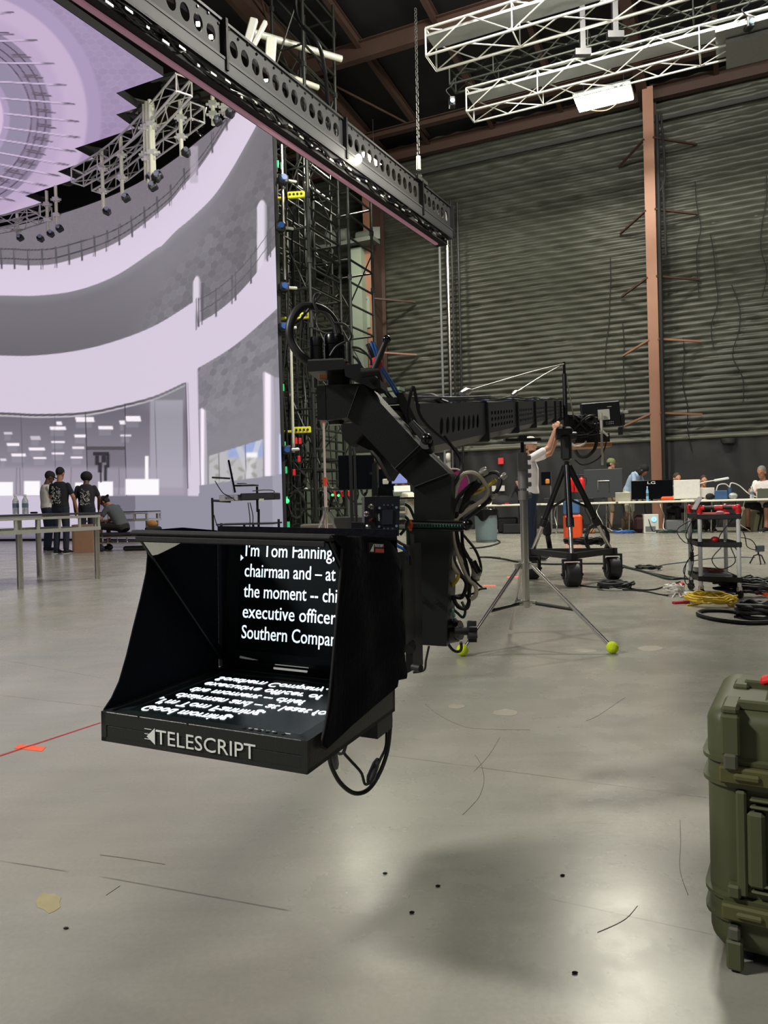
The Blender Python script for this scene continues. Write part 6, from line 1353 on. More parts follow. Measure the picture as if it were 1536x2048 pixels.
th = thing('laptop', 'open laptop with a blue screen left of the crane post', 'laptop', at(805, 985, 12.0)); MB().box(at(799, 957, 12.0), (.26, .015, .17), Rz(-.2), .004).build('lid', GREYP, th); MB().box(at(799, 957, 11.98), (.24, .006, .15), Rz(-.2)).build('screen', mat('blue_screen', (120, 130, 190), .4, emit=.8, noise=0), th); MB().box(at(804, 978, 11.8), (.26, .2, .02), Matrix.Rotation(.5, 3, 'X'), .004).build('keyboard_half', mat('pale_keyboard', (200, 204, 196), .5), th)
gz = G(822, 1075); person('seated person in a cream long-sleeved shirt typing, half hidden by the crane post', (at(826, 1000, 12.4).x, 12.3, 0), 1.2,
       dict(pel=(0, 0, .5), chest=(0, .06, .82), neck=(0, .12, 1.02), head=(0, .17, 1.18), sl=(-.17, .09, .98), sr=(.17, .09, .98), el=(-.22, .1, .72), er=(.22, .1, .72), wl=(-.14, .36, .78), wr=(.14, .36, .78), hl=(-.09, 0, .5), hr=(.09, 0, .5), kl=(-.12, .42, .5), kr=(.12, .42, .5), al=(-.12, .4, .09), ar=(.12, .4, .09), hp=-.2),
       shirt=mat('cream_shirt', (214, 208, 190), .85), pants=BLKM, sleeves=1.9, skin=SKIN)
fbox(812, 1000, 838, 1062, 12.3, .4, 'stool', 'low dark stool under the person in cream', 'stool', BLKM, foot=True).location.z = 0
bpy.data.objects['stool'].scale.z = .42/max(.01, at(812, 1000, 12.3).z)

# ================================================================ far row of tables along the wall
def far(px, py): 
    return at(px, py, TY(px))
def TY(px):  # depth of the table row at this pixel column
    k = (px-768)/F; return (18.6+.47*3.12)/(1+.47*k)
TZ = .74
def folding_table(px0, px1, label, top=TABW):
    y0, y1 = TY(px0), TY(px1); a = Vector((at(px0, 1000, y0).x, y0, 0)); b = Vector((at(px1, 1000, y1).x, y1, 0)); u = (b-a).normalized(); v = Vector((-u.y, u.x, 0)); L_ = (b-a).length
    th = thing('folding_table', label, 'table', a); MB().box((a+b)/2+v*.38+Vector((0, 0, TZ-.02)), (L_-.02, .76, .045), frame(u, v), .01).build('tabletop', top, th)
    for e in (.14, .86):
        mb = MB(); p = a+(b-a)*e
        for s in (.08, .66): q = p+v*s; mb.cyl((q.x, q.y, .01), (q.x+u.x*.02, q.y+u.y*.02, TZ-.04), .014, n=6)
        mb.cyl(p+v*.08+Vector((0, 0, .25)), p+v*.66+Vector((0, 0, .25)), .012, n=6); mb.build('leg', CHR, th)
    return th
for i, (x0, x1, nm) in enumerate(((955, 1075, 'leftmost white folding table on the wall row, above the trash can'), (1080, 1232, 'white folding table crowded with monitors behind the crane tripod'), (1235, 1390, 'white folding table with the white computer tower below it'), (1393, 1600, 'white folding table at the far right end behind the red trolley'))): folding_table(x0, x1, nm)
def T(px, dpt_=.3, z=TZ):  # a point on the far tables
    Y = TY(px)+dpt_; p = at(px, 1000, Y); return Vector((p.x, Y, z+.004))
def monitor(px, w_, h_, label, m=SCR, depth=.3, rz=-.35, face=None, lift=.06, tl=0, name='monitor', txt=None):
    c = T(px, depth); th = thing(name, label, 'monitor', c); R = Rz(rz) @ Matrix.Rotation(tl, 3, 'X'); MB().box(c+Vector((0, 0, lift+h_/2)), (w_, .045, h_), R, .008).build('housing', m, th)
    MB().box(c+Vector((0, .02, lift/2+.05)), (.06, .03, lift+.1), R).build('neck', m, th); MB().box(c+Vector((0, .0, .008)), (.26, .18, .016), R, .004).build('foot', m, th)
    if face: MB().box(c+R @ Vector((0, -.026, lift+h_/2)), (w_*.94, .004, h_*.92), R).build('face', face, th)
    if txt: text(txt, WTXT, c+R @ Vector((-.09, -.026, lift+h_*.8)), R @ Vector((1, 0, 0)), R @ Vector((0, 0, 1)), .06, .17, th, 'maker_lettering')
    return th
DG = mat('dark_slate_plastic', (52, 56, 58), .5)
m1 = monitor(1207, .88, .68, 'large dark monitor seen from behind, left of the two standing men', DG, depth=.1, lift=.1)
c = T(1207, .1); R = Rz(-.35); mb = MB(); mb.tube([c+R @ Vector((x, -.035, z)) for x, z in ((-.12, .28), (-.12, .5), (.14, .5), (.14, .25))], .012, 6); mb.build('cable_loop', CHR, m1)
for k in range(4): pass
monitor(1304, .9, .44, 'black wide monitor with white maker lettering on its back', SCR, depth=.15, lift=.04, txt='LG')
monitor(1374, .56, .43, 'white-faced monitor with a pale panel, right of the black wide monitor', WHITE, depth=.12, lift=.03, face=mat('pale_panel', (216, 214, 206), .5, emit=.1))
monitor(1415, .3, .22, 'small white monitor beside the curved desk lamp', WHITE, depth=.3, lift=.05)
# open silver laptops etc
def laptop(px, label, depth=.2, w_=.34, h_=.22, m=GREYP, rz=-.3, tl=.3):
    c = T(px, depth); th = thing('laptop', label, 'laptop', c); R = Rz(rz); MB().box(c+Vector((0, 0, .008)), (w_, .24, .014), R, .004).build('keyboard_half', m, th); MB().box(c+R @ Vector((0, -.11, .11)), (w_, .01, h_), R @ Matrix.Rotation(tl, 3, 'X'), .003).build('lid', m, th); return th
laptop(1246, 'silver laptop standing open beside the man in the raglan shirt', m=mat('laptop_silver', (186, 184, 172), .4, .3)); laptop(1530, 'dark grey laptop in front of the seated older man at far right', depth=.15, m=mat('laptop_grey', (110, 116, 104), .4, .3))
bottle('drink_bottle', T(1295, .05), 'slim pale blue bottle in front of the black wide monitor', .34, mat('blue_bottle', (130, 190, 220), .3), .03); bottle('drink_bottle', T(1504, .25), 'clear water bottle on the far right table', .27, BOT, .042)
for px, nm in ((1268, 'left one'), (1280, 'right one')): 
    c = T(px, .3); tag(MB().lathe(c, [(.001, 0), (.035, 0), (.042, .11), (.038, .11), (.033, .01), (.001, .01)], 14).build('paper_cup', WHITE), 'white paper cup beside the black wide monitor, '+nm, 'cup')
tag(MB().box(T(1336, .15)+Vector((0, 0, .05)), (.3, .16, .09), Rz(-.2), .03).build('orange_cloth', ORANGE), 'bright orange bag lying on the table under the white monitor edge', 'bag')
tag(MB().box(T(1330, .5)+Vector((0, 0, .06)), (.25, .2, .1), Rz(.2), .02).build('snack_box', CARD), 'small tan box on the table behind the orange bag', 'box')
th = thing('desk_lamp', 'white curved gooseneck desk lamp above the red trolley', 'lamp', T(1391, .2)); c = T(1391, .2); MB().tube(smooth([c, c+Vector((.0, 0, .2)), c+Vector((.05, -.02, .34)), c+Vector((.22, -.05, .4)), c+Vector((.42, -.08, .43))], 5), .014, 8).build('gooseneck', WHITE, th); MB().box(c+Vector((.55, -.1, .45)), (.32, .09, .05), Matrix.Rotation(-.15, 3, 'Y'), .015).build('lamp_head', mat('lamp_head_grey', (206, 208, 204), .4, emit=.25), th); MB().lathe(c, [(.001, 0), (.08, 0), (.08, .02), (.001, .025)], 16).build('base', WHITE, th)
th = thing('blue_device', 'blue box device with white cables on the far right table', 'device', T(1442, .2)); c = T(1442, .2); MB().box(c+Vector((0, 0, .1)), (.26, .14, .2), Rz(-.3), .015).build('case', mat('steel_blue', (50, 86, 128), .5), th); mb = MB(); mb.cyl(c+Vector((.2, 0, .01)), c+Vector((.2, 0, .26)), .04, n=10); mb.build('cylinder', mat('steel_blue', (1, 1, 1)), th)
for i, P in enumerate(([(-.1, 0, .2), (-.05, 0, .32), (.1, 0, .34), (.2, 0, .26)], [(.2, 0, .26), (.24, 0, .36), (.4, -.02, .3), (.6, -.03, .12), (.8, -.05, .02)])):
    cable('white_lead', 'white cable looping over the blue device, '+('left' if i == 0 else 'long right')+' one', [c+Vector(p) for p in P], .012, WHITE)
for px, nm, mm in ((1420, 'black round headset beside the blue device', BLKM), (1466, 'clear plastic tub behind the blue device', BOT)):
    c = T(px, .2); tag(MB().ball(c+Vector((0, 0, .07)), (.1, .07, .075), 12).build('headset' if mm is BLKM else 'tub', mm), nm, 'headset' if mm is BLKM else 'tub')
tag(MB().box(T(1425, .45)+Vector((0, 0, .03)), (.35, .25, .05), Rz(-.3), .01).build('paper_pile', mat('manila', (210, 196, 140), .7)), 'stack of yellowish papers on the table beside the blue device', 'papers')
for i, (px, w_, h_, nm) in enumerate(((1100, .3, .12, 'black electronic box at the left of the crowded table'), (1160, .4, .07, 'flat black keyboard on the crowded table'), (1180, .18, .1, 'small black hub box under the large monitor'), (1250, .3, .05, 'low grey keyboard before the silver laptop'))):
    tag(MB().box(T(px, .25)+Vector((0, 0, h_/2)), (w_, .2, h_), Rz(-.3), .01).build(['rack_box', 'keyboard', 'hub_box', 'keyboard'][i], BLK if i < 3 else GREYP), nm, ['box', 'keyboard', 'box', 'keyboard'][i])
th = thing('wall_monitor', 'black screen on a pole behind the white-shirted man with an orange object below', 'monitor', (at(1094, 1000, 18.8).x, 18.8, 0)); MB().box(at(1092, 958, 19.2), (.24, .05, .36), Rz(-.3), .006).build('panel', SCR, th); a = at(1101, 960, 19.3); MB().cyl((a.x, a.y, 0), (a.x, a.y, a.z+.2), .018, n=6).build('pole', GREYP, th); MB().box(at(1092, 971, 19.1), (.26, .2, .02), Rz(-.3)).build('shelf', BLK, th)
tag(MB().box(at(1095, 963, 19.05), (.1, .08, .13), None, .02).build('orange_gadget', mat('tan_orange', (200, 130, 60), .6)), 'small orange-tan gadget on the shelf under the black screen', 'gadget')
tag(MB().lathe(T(1005, .3), [(.001, 0), (.3, 0), (.3, .06), (.22, .17), (.1, .22), (.001, .23)], 16).build('black_bag', BLKM), 'black slumped bag on the leftmost white table', 'bag'); tag(MB().box(T(1013, .05)+Vector((0, 0, .02)), (.1, .06, .03)).build('red_box', REDSH), 'tiny red box on the leftmost white table', 'box')
tag(MB().prism([T(978, .1), T(996, .1), T(987, .1)+Vector((.02, 0, .13))], (.05, .1, 0)).build('white_wedge', WHITE), 'white wedge-shaped object on the leftmost table end', 'object')
# things under the tables
th = thing('computer_tower', 'white computer tower with a colourful round fan under the table', 'computer', T(1305, .1, -.004)); c = T(1305, .1, -.004); MB().box(c+Vector((0, .2, .22)), (.33, .42, .44), Rz(-.2), .01).build('case', WHITE, th); f_ = c+Rz(-.2) @ Vector((.05, -.012, .3)); f_.y += .2-.2
cc = c+Vector((0, .2, .22))+Rz(-.2) @ Vector((.06, -.22, .1)); MB().lathe(cc, [(.001, 0), (.055, 0), (.06, .006), (.001, .008)], 20, (-.2, -1, 0)).build('fan', mat('rgb_fan', (120, 190, 230), .4, emit=1.2), th); MB().lathe(cc, [(.001, .009), (.02, .009), (.001, .012)], 12, (-.2, -1, 0)).build('fan_hub', mat('rgb_pink', (240, 120, 180), .4, emit=1), th); MB().box(c+Vector((0, .2, .22))+Rz(-.2) @ Vector((-.02, -.215, -.12)), (.22, .008, .12), Rz(-.2)).build('front_panel', GREYP, th)
def fl_item(px, dep, size, label, name, cat, m, rz=-.3, bev=.03): c = T(px, dep, -.004); c.z = size[2]/2; return tag(MB().box(c, size, Rz(rz), bev).build(name, m), label, cat)
fl_item(1352, .4, (.5, .35, .3), 'grey lidded storage bin under the table beside the white tower', 'storage_bin', 'bin', GREYP); fl_item(1280, .3, (.36, .3, .42), 'black and red backpack on the floor left of the white tower', 'backpack', 'bag', mat('maroon_black', (50, 18, 22), .8), bev=.1)
fl_item(1255, .7, (.3, .3, .38), 'khaki bag on the floor behind the table legs', 'floor_bag', 'bag', KHAKI, bev=.08); fl_item(1030, .4, (.62, .4, .25), 'black wheeled case under the leftmost table', 'black_case', 'case', BLK); fl_item(1015, .9, (.5, .3, .4), 'taller black case behind the wheeled one under the leftmost table', 'black_case', 'case', BLK)
fl_item(1500, .9, (.6, .1, .55), 'beige board leaning behind the far right table', 'beige_board', 'board', mat('beige', (146, 140, 112), .7), bev=.01); fl_item(1400, .6, (.4, .35, .3), 'dark bag under the table behind the red trolley', 'floor_bag', 'bag', BLKM, bev=.1)
fl_item(1182, .2, (.18, .12, .1), 'small wooden block leaning under the crowded table', 'wood_block', 'block', WOOD); fl_item(1160, .3, (.14, .12, .35), 'dark red slim case under the crowded table', 'slim_case', 'case', mat('dark_red', (90, 24, 22), .5))
# fire extinguishers on an orange cart behind the tripod
ex0 = at(1150, 1000, 15.0); th = thing('extinguisher_cart', 'orange wheeled stand for red fire extinguishers behind the tripod', 'cart', (ex0.x, 15.0, 0))
a = at(1148, 1050, 15.0); mb = MB(); mb.box((a.x, 15.1, .28), (.34, .25, .5), None, .04); mb.build('base', mat('bright_orange', (226, 78, 30), .5), th); MB().box((a.x-.02, 15.1, .68), (.3, .22, .3), None, .04).build('blue_tank', mat('water_blue', (72, 112, 160), .4), th); a2 = at(1150, 980, 15.0); MB().cyl((a.x, 15.2, .5), (a.x, 15.2, a2.z+.3), .02, n=8).build('post', BLK, th)
for px, nm in ((1141, 'left'), (1153, 'middle'), (1163, 'right')):
    c = at(px, 984, 15.0+.0); h = at(px, 953, 15).z-c.z; t2 = thing('fire_extinguisher', 'red fire extinguisher behind the crane tripod, '+nm+' of three', 'fire extinguisher', c); r = .062 if nm != 'middle' else .058; c2 = c+Vector((0, -.02 if nm != 'middle' else .04, 0))
    MB().lathe(c2, [(.001, 0), (r*.9, .0), (r, .02), (r, h*.75), (r*.7, h*.88), (r*.3, h*.95), (r*.3, h)], 16).build('cylinder', REDSH, t2); MB().box(c2+Vector((0, 0, h+.02)), (.1, .03, .03), None, .005).build('valve', BLK, t2); MB().tube(smooth([c2+Vector((.02, -.04, h)), c2+Vector((.08, -.06, h-.05)), c2+Vector((.07, -.06, h*.4))], 5), .01, 6).build('hose', BLK, t2)
# people at the far tables
def seat(**k):
    d = dict(pel=(0, 0, .5), chest=(0, .06, .82), neck=(0, .12, 1.02), head=(0, .17, 1.18), sl=(-.17, .09, .98), sr=(.17, .09, .98), el=(-.22, .14, .74), er=(.22, .14, .74), wl=(-.14, .38, .8), wr=(.14, .38, .8), hl=(-.09, 0, .5), hr=(.09, 0, .5), kl=(-.14, .42, .5), kr=(.14, .42, .5), al=(-.14, .44, .09), ar=(.14, .44, .09), hp=-.2); d.update(k); return d
def atT(px, dep): c = T(px, dep, -.004); return (c.x, c.y, 0)
person('man in a camouflage cap and black t-shirt standing behind the crowded table', atT(1222, 1.25), -1.9, dict(hp=-.15, el=(-.24, .05, 1.15), wl=(-.2, .25, 1.0)), shirt=TB, pants=KHAKI, shorts=True, skin=SKIN, hair=('cap', HAIR), cap=(mat('camo_cap', (110, 120, 76), .8, noise=.5, nscale=40), False), vox=.011, scale=1.03)
person('person in a pale blue raglan shirt with long dark hair leaning over the table', atT(1258, .95), -2.3, dict(chest=(0, .13, 1.22), neck=(0, .24, 1.38), head=(0, .36, 1.42), sl=(-.17, .19, 1.34), sr=(.17, .19, 1.34), el=(-.25, .26, 1.06), er=(.25, .26, 1.06), wl=(-.2, .38, .86), wr=(.2, .38, .86), hp=-.9), shirt=mat('pale_blue_shirt', (150, 172, 198), .85), pants=mat('light_shorts', (190, 184, 166), .85), shorts=True, skin=SKINT, hair=('long', HAIR), vox=.011, scale=1.04)
person('seated person in black mostly hidden behind the white monitor', atT(1347, 1.0), -3.0, seat(), shirt=TB, pants=BLKM, skin=SKIN, hair=('short', mat('dark_brown_hair', (60, 44, 34), .8)), vox=.012, scale=1.06)
person('seated person in black with brown hair under the curved desk lamp', atT(1406, 1.0), 2.9, seat(), shirt=TB, pants=BLKM, skin=SKIN, hair=('short', mat('dark_brown_hair', (1, 1, 1))), vox=.012)
person('older seated man with grey hair and a white shirt at the far right edge', atT(1533, .75), 2.2, seat(kl=(-.2, .4, .52), kr=(.2, .35, .52), al=(-.2, .42, .09), ar=(.24, .3, .09)), shirt=TW, pants=BLKM, shorts=True, skin=SKINT, hair=('short', HAIRG), vox=.011, scale=1.12)
person('person in black reaching onto the leftmost table, hidden by the white-shirted man', atT(1048, 1.0), 2.4, dict(chest=(0, .1, 1.2), neck=(0, .18, 1.36), head=(0, .27, 1.44), sl=(-.17, .14, 1.32), sr=(.17, .14, 1.32), er=(.24, .3, 1.08), wr=(.2, .5, .9), hp=-.6), shirt=TB, pants=BLKM, skin=SKIN, sleeves=1.8, vox=.012, scale=.9)
for px, nm in ((1347, 'person hidden behind the white monitor'), (1406, 'person under the curved desk lamp'), (1533, 'older man at the far right')):
    c = T(px, 1.0 if px < 1500 else .75, -.004); th = thing('stool', 'black stool under the seated '+nm, 'stool', (c.x, c.y, 0)); MB().lathe((c.x, c.y+.05, .38), [(.001, 0), (.18, 0), (.18, .04), (.001, .05)], 16).build('seat', BLKM, th)
    for a in range(4): MB().cyl((c.x+.1*math.cos(a*PI/2+.7), c.y+.05+.1*math.sin(a*PI/2+.7), .38), (c.x+.18*math.cos(a*PI/2+.7), c.y+.05+.18*math.sin(a*PI/2+.7), 0), .014, n=6).build('leg', BLK, th)
rnd = random.Random(17)
for i in range(16):
    px = [1110, 1125, 1140, 1172, 1188, 1200, 1215, 1240, 1260, 1290, 1320, 1380, 1410, 1440, 1470, 1490][i]; P = [T(px, .1, .73)]; x = px
    for k in range(4): x += rnd.uniform(-10, 12); P.append(T(x, rnd.uniform(-.1, .4), .55-.15*k+rnd.uniform(-.05, .1)))
    P.append(T(x+rnd.uniform(-25, 25), rnd.uniform(-.2, .4), .02)); cable('table_cable', ('white' if i % 5 == 0 else 'black')+' cable drooping under the wall tables, '+['first', 'second', 'third', 'fourth', 'fifth', 'sixth', 'seventh', 'eighth', 'ninth', 'tenth', 'eleventh', 'twelfth', 'thirteenth', 'fourteenth', 'fifteenth', 'sixteenth'][i]+' from the left', P, .009, WHITE if i % 5 == 0 else RUB, 'cables drooping under the wall tables', k=4, n=5)
for i, (px, m, nm) in enumerate(((1245, BLUE, 'teal'), (1330, mat('green_cable', (22, 52, 42), .5), 'green'), (1385, mat('green_cable', (1, 1, 1)), 'green'), (1150, RUB, 'black'))):
    c = T(px, -.1, 0); cable('floor_heap', nm+' cable heap on the floor before the wall tables, '+['beside the tripod wheel', 'under the white tower', 'behind the red trolley', 'below the extinguishers'][i], coil_pts((c.x, c.y), .22, 4, .05, .35, n=10, squash=.5), .012, m, k=2, n=5)

# trash can
g = G(973, 1084); tc_ = thing('trash_can', 'round grey trash can with a black liner bag', 'trash can', g)
h = at(973, 1017, g.y).z; r = 23.5*g.y/F
MB().lathe(g, [(.001, 0), (r*.84, 0), (r*.87, .02), (r*.97, h*.86), (r, h*.87), (r, h*.93), (r*.96, h*.93), (r*.9, .05), (.001, .04)], 28).build('can', GBLUE, tc_)
mb = MB(); V = []; n = 36
for k, (z, f) in enumerate(((h*.9, .94), (h*.99, 1.0), (h*.97, 1.06), (h*.80, 1.05))):
    for i in range(n): a = 2*PI*i/n; zz = z-(h*.17*max(0, math.sin(a*3+1.2))*(1 if k == 3 else 0)); V.append(g+Vector((r*f*math.cos(a)*(1+.02*math.sin(a*9)), r*f*math.sin(a)*(1+.02*math.sin(a*9)), zz)))
mb.add(V, [(k*n+i, k*n+(i+1) % n, (k+1)*n+(i+1) % n, (k+1)*n+i) for k in range(3) for i in range(n)], True); mb.build('liner_bag', BLKG, tc_)

# ================================================================ red and white trolley
FL_, FR_, BL_, BR_ = Vector((2.70, 6.42, 0)), Vector((2.95, 6.25, 0)), Vector((2.81, 6.9, 0)), Vector((3.06, 6.73, 0))
tt = thing('utility_trolley', 'three-shelf utility trolley with white posts and a red-and-black handle rail', 'trolley', (FL_+BR_)/2)
PST = mat('trolley_post', (226, 226, 230), .35, .2)
for p in (FL_, FR_, BL_, BR_):
    MB().cyl(p+Vector((0, 0, .09)), p+Vector((0, 0, .74)), .017, n=12).build('post', PST, tt)
    w_ = MB(); w_.lathe(p+Vector((.0, .0, .035)), [(.001, -.012), (.034, -.012), (.036, 0), (.034, .012), (.001, .012)], 18, (1, .3, 0)); o = w_.build('caster', RUB, tt); MB().box(p+Vector((0, 0, .075)), (.04, .03, .04), None, .004).build('caster_fork', CHR, o)
uT = (FR_-FL_); vT = (BL_-FL_); cT = (FL_+BR_)/2; RT = frame(uT, vT); lx, ly = uT.length+.03, vT.length+.03
for z, nm in ((.135, 0), (.43, 0), (.665, 0)):
    mb = MB(); mb.box(cT+Vector((0, 0, z)), (lx, ly, .012), RT)
    for s in (-1, 1): mb.box(cT+RT @ Vector((0, s*ly/2, .02))+Vector((0, 0, z)), (lx, .014, .045), RT, .003); mb.box(cT+RT @ Vector((s*lx/2, 0, .02))+Vector((0, 0, z)), (.014, ly, .045), RT, .003)
    mb.build('shelf', BLK, tt)
mb = MB(); R0 = [p+Vector((0, 0, .76)) for p in (BL_, FL_, FR_, BR_)]
for a, b in ((0, 1), (1, 2), (2, 3)):
    for s, e in ((0, .14), (.86, 1), (.4, .62)): mb.cyl(R0[a].lerp(R0[b], s), R0[a].lerp(R0[b], e), .021, n=10)
for p in R0: mb.ball(p, .026, 12); mb.cyl(p, p-Vector((0, 0, .05)), .024, n=10)
mb.build('red_rail', REDSH, tt); mb = MB()
for a, b in ((0, 1), (1, 2), (2, 3)): mb.cyl(R0[a], R0[b], .017, n=10)
mb.build('black_grip', BLK, tt)
def tp(x, y, z): return cT+RT @ Vector((x, y, 0))+Vector((0, 0, z))
tag(MB().box(tp(.02, 0, .70), (.22, .16, .03), RT, .01).build('red_pouch', REDSH), 'red flat pouch lying on the trolley top shelf', 'pouch')
tag(MB().ball(tp(.04, -.1, .71), (.04, .03, .02), 10).build('pink_roll', mat('pink_roll', (216, 130, 150), .6)), 'small pink tape roll on the trolley top shelf', 'tape roll'); tag(MB().box(tp(-.02, -.15, .695), (.2, .05, .02), RT, .004).build('beige_tool', mat('beige_tool', (180, 160, 120), .6)), 'beige hand tool along the front of the trolley top shelf', 'tool')
tag(MB().box(tp(-.16, -.2, .80), (.012, .17, .13), RT @ Matrix.Rotation(.45, 3, 'Y'), .003).build('tablet', mat('pale_tablet', (190, 188, 190), .4)), 'pale tablet leaning on the left end of the trolley rail', 'tablet')
tag(MB().ball(tp(0, -.08, .475), (.038, .038, .033), 14).build('red_puck', RED), 'shiny red round tool on the trolley middle shelf', 'tool'); tag(MB().box(tp(-.08, -.1, .455), (.1, .1, .03), RT, .005).build('dark_red_box', mat('dark_red', (1, 1, 1))), 'dark red flat box on the trolley middle shelf', 'box')
tag(MB().box(tp(.0, -.02, .17), (.24, .3, .05), RT, .01).build('clear_tray', BOT), 'clear plastic tray of cables on the trolley bottom shelf', 'tray'); tag(MB().box(tp(-.02, .1, .2), (.26, .1, .04), RT, .006).build('white_strip', WHITE), 'white power strip on the trolley bottom shelf', 'power strip')
cable('tray_wires', 'reddish wires piled in the clear tray on the trolley bottom shelf', [tp(.08*math.sin(i*2.1), .1*math.cos(i*1.3), .2+.01*(i % 3)) for i in range(22)], .005, mat('brown_wire', (130, 70, 54), .5), k=3, n=5)
for i, P in enumerate(([(-.16, -.2, .66), (-.22, -.22, .5), (-.2, -.2, .3), (-.24, -.22, .12), (-.2, -.25, .02)], [(-.17, -.1, .68), (-.25, -.15, .52), (-.2, -.2, .4), (-.27, -.1, .2), (-.2, -.2, .1)], [(.12, -.2, .66), (.0, -.24, .5), (.1, -.26, .44), (.14, -.25, .4)], [(.1, -.2, .42), (.12, -.25, .3), (.0, -.27, .24), (-.06, -.25, .32), (.02, -.22, .42)], [(.18, 0, .68), (.24, -.05, .52), (.26, -.05, .42), (.32, -.1, .4), (.28, -.1, .48), (.19, 0, .5)], [(-.17, .1, .64), (-.3, .0, .56), (-.26, -.1, .46), (-.18, -.1, .44)], [(-.15, -.22, .36), (-.26, -.25, .3), (-.28, -.25, .12), (-.2, -.25, .08)])):
    cable('trolley_cable', 'thin black cable on the trolley, '+['running down the left post', 'bulging left of the left post', 'falling from the top shelf to the middle', 'ring loop under the middle shelf', 'curl sticking out at the right', 'fan leaving the top shelf to the left', 'carrying the small black adapter'][i], [tp(*p) for p in P], .004, RUB)
tag(MB().box(tp(-.215, -.22, .34), (.03, .03, .09), RT, .006).build('power_adapter', BLK), 'small black power adapter hanging on the left trolley post', 'adapter')

# ================================================================ cables and marks on the floor
def gc(name, label, P, r, m, k=6, cat='cable', lift=0): return cable(name, label, [G(*p)+Vector((0, 0, r+lift)) for p in P], r, m, k=k, cat=cat)
rnd = random.Random(31)
def gcoil(px, py, R_, turns, r, m, label, sq=.9, wob=.25, h=.05, seed=1): c = G(px, py); return cable('cable_coil', label, coil_pts((c.x, c.y), R_, turns, h, wob, random.Random(seed), 12, sq, r), r, m, cat='cable coil', k=3, n=6)
gcoil(1420, 1208, .15, 9, .007, YEL, 'coil of bright yellow cable on the floor before the trolley', 1.3, .45, .05, 3)
gc('floor_cable', 'yellow cable running right from the yellow coil', [(1455, 1210), (1480, 1215), (1510, 1215), (1560, 1211)], .007, YEL)
gc('floor_cable', 'yellow cable ends poking left from the yellow coil', [(1374, 1212), (1385, 1211), (1400, 1208), (1420, 1204)], .007, YEL)
gc('floor_cable', 'thick black cable making the wide loop at the right edge', [(1560, 1248), (1500, 1250), (1440, 1244), (1405, 1236), (1396, 1230), (1410, 1225), (1450, 1225), (1480, 1230), (1500, 1240), (1560, 1244)], .015, RUB)
gcoil(1522, 1234, .14, 5, .014, RUB, 'coil of thick black cable at the right picture edge', 1.2, .3, .06, 4)
gc('floor_cable', 'medium black cable snaking over the thick coil', [(1470, 1236), (1485, 1228), (1500, 1234), (1520, 1240), (1545, 1232)], .009, RUB)
gcoil(1505, 1188, .26, 9, .009, RUB, 'wide heap of black cable right of the trolley wheels', .8, .5, .07, 5); gcoil(1490, 1175, .22, 6, .008, mat('green_black_cable', (26, 44, 36), .5), 'greenish black cable heap behind the trolley right wheel', .7, .5, .06, 6)
gcoil(1232, 1178, .15, 6, .009, RUB, 'small coil of black cable on the floor between tripod and trolley', .9, .3, .04, 7); gcoil(1297, 1140, .13, 4, .008, RUB, 'flat little cable coil further back between tripod and trolley', 1.0, .3, .03, 8)
gcoil(1347, 1190, .07, 6, .007, WHITE, 'tangle of white cable at the foot of the trolley', 1.0, .5, .06, 9); gc('floor_cable', 'white cable stretching along the trolley foot', [(1345, 1196), (1355, 1186), (1362, 1196), (1370, 1188), (1378, 1195)], .007, WHITE)
tag(MB().box(G(1381, 1198)+Vector((0, 0, .03)), (.1, .06, .06), None, .01).build('white_adapter', WHITE), 'white power adapter brick by the trolley wheel', 'adapter'); tag(MB().box(G(1363, 1184)+Vector((0, 0, .05)), (.05, .05, .07), None, .01).build('red_connector', REDSH), 'red plug block on the floor left of the trolley', 'connector'); tag(MB().box(G(1362, 1207)+Vector((0, 0, .01)), (.14, .04, .02), Rz(.2), .004).build('red_clip', mat('crimson', (170, 30, 54), .4)), 'flat crimson clip on the floor by the yellow coil', 'clip')
tag(MB().tube([G(1513, 1193)+Vector((0, 0, .03)), G(1520, 1192)+Vector((0, 0, .03)), G(1533, 1196)+Vector((0, 0, .03))], .018, 8).build('orange_plug', ORANGE), 'orange cable plug lying on the black cable heap at right', 'plug')
gc('floor_cable', 'black cable crossing the floor from the light stand past the tripod', [(985, 1117), (1010, 1120), (1040, 1126), (1100, 1130), (1170, 1129), (1230, 1130), (1262, 1138), (1300, 1148), (1345, 1157), (1385, 1160)], .012, RUB)
gc('floor_cable', 'greenish cable running beside the black one towards the trolley', [(1240, 1134), (1280, 1143), (1310, 1152), (1340, 1160), (1380, 1158), (1430, 1165), (1470, 1160)], .012, mat('green_black_cable', (1, 1, 1)))
gc('floor_cable', 'thin dark cable from the tripod wheel to the small coil', [(1160, 1172), (1180, 1175), (1200, 1176), (1218, 1178)], .008, RUB); gc('floor_cable', 'thin dark cable from the small coil to the trolley', [(1245, 1176), (1280, 1181), (1310, 1180), (1335, 1172), (1360, 1165)], .007, RUB); gc('floor_cable', 'thin cable from the small coil to the white tangle', [(1245, 1180), (1290, 1184), (1320, 1190), (1336, 1192)], .006, RUB)
gc('floor_cable', 'bluish thin cable slanting up to the trolley', [(1298, 1137), (1330, 1130), (1370, 1125), (1420, 1118), (1480, 1115), (1510, 1116)], .006, mat('slate_cable', (70, 86, 104), .5)); gc('floor_cable', 'red wire curling beside the trolley foot', [(1338, 1180), (1350, 1170), (1362, 1172), (1366, 1182)], .005, RED)
gc('floor_cable', 'black cable curving out of the trash can foot', [(940, 1098), (965, 1096), (985, 1092), (1000, 1086), (994, 1081)], .014, RUB); gc('floor_cable', 'black cable crossing from the crane post to the tripod wheel', [(955, 1116), (975, 1116), (1000, 1118)], .014, RUB)
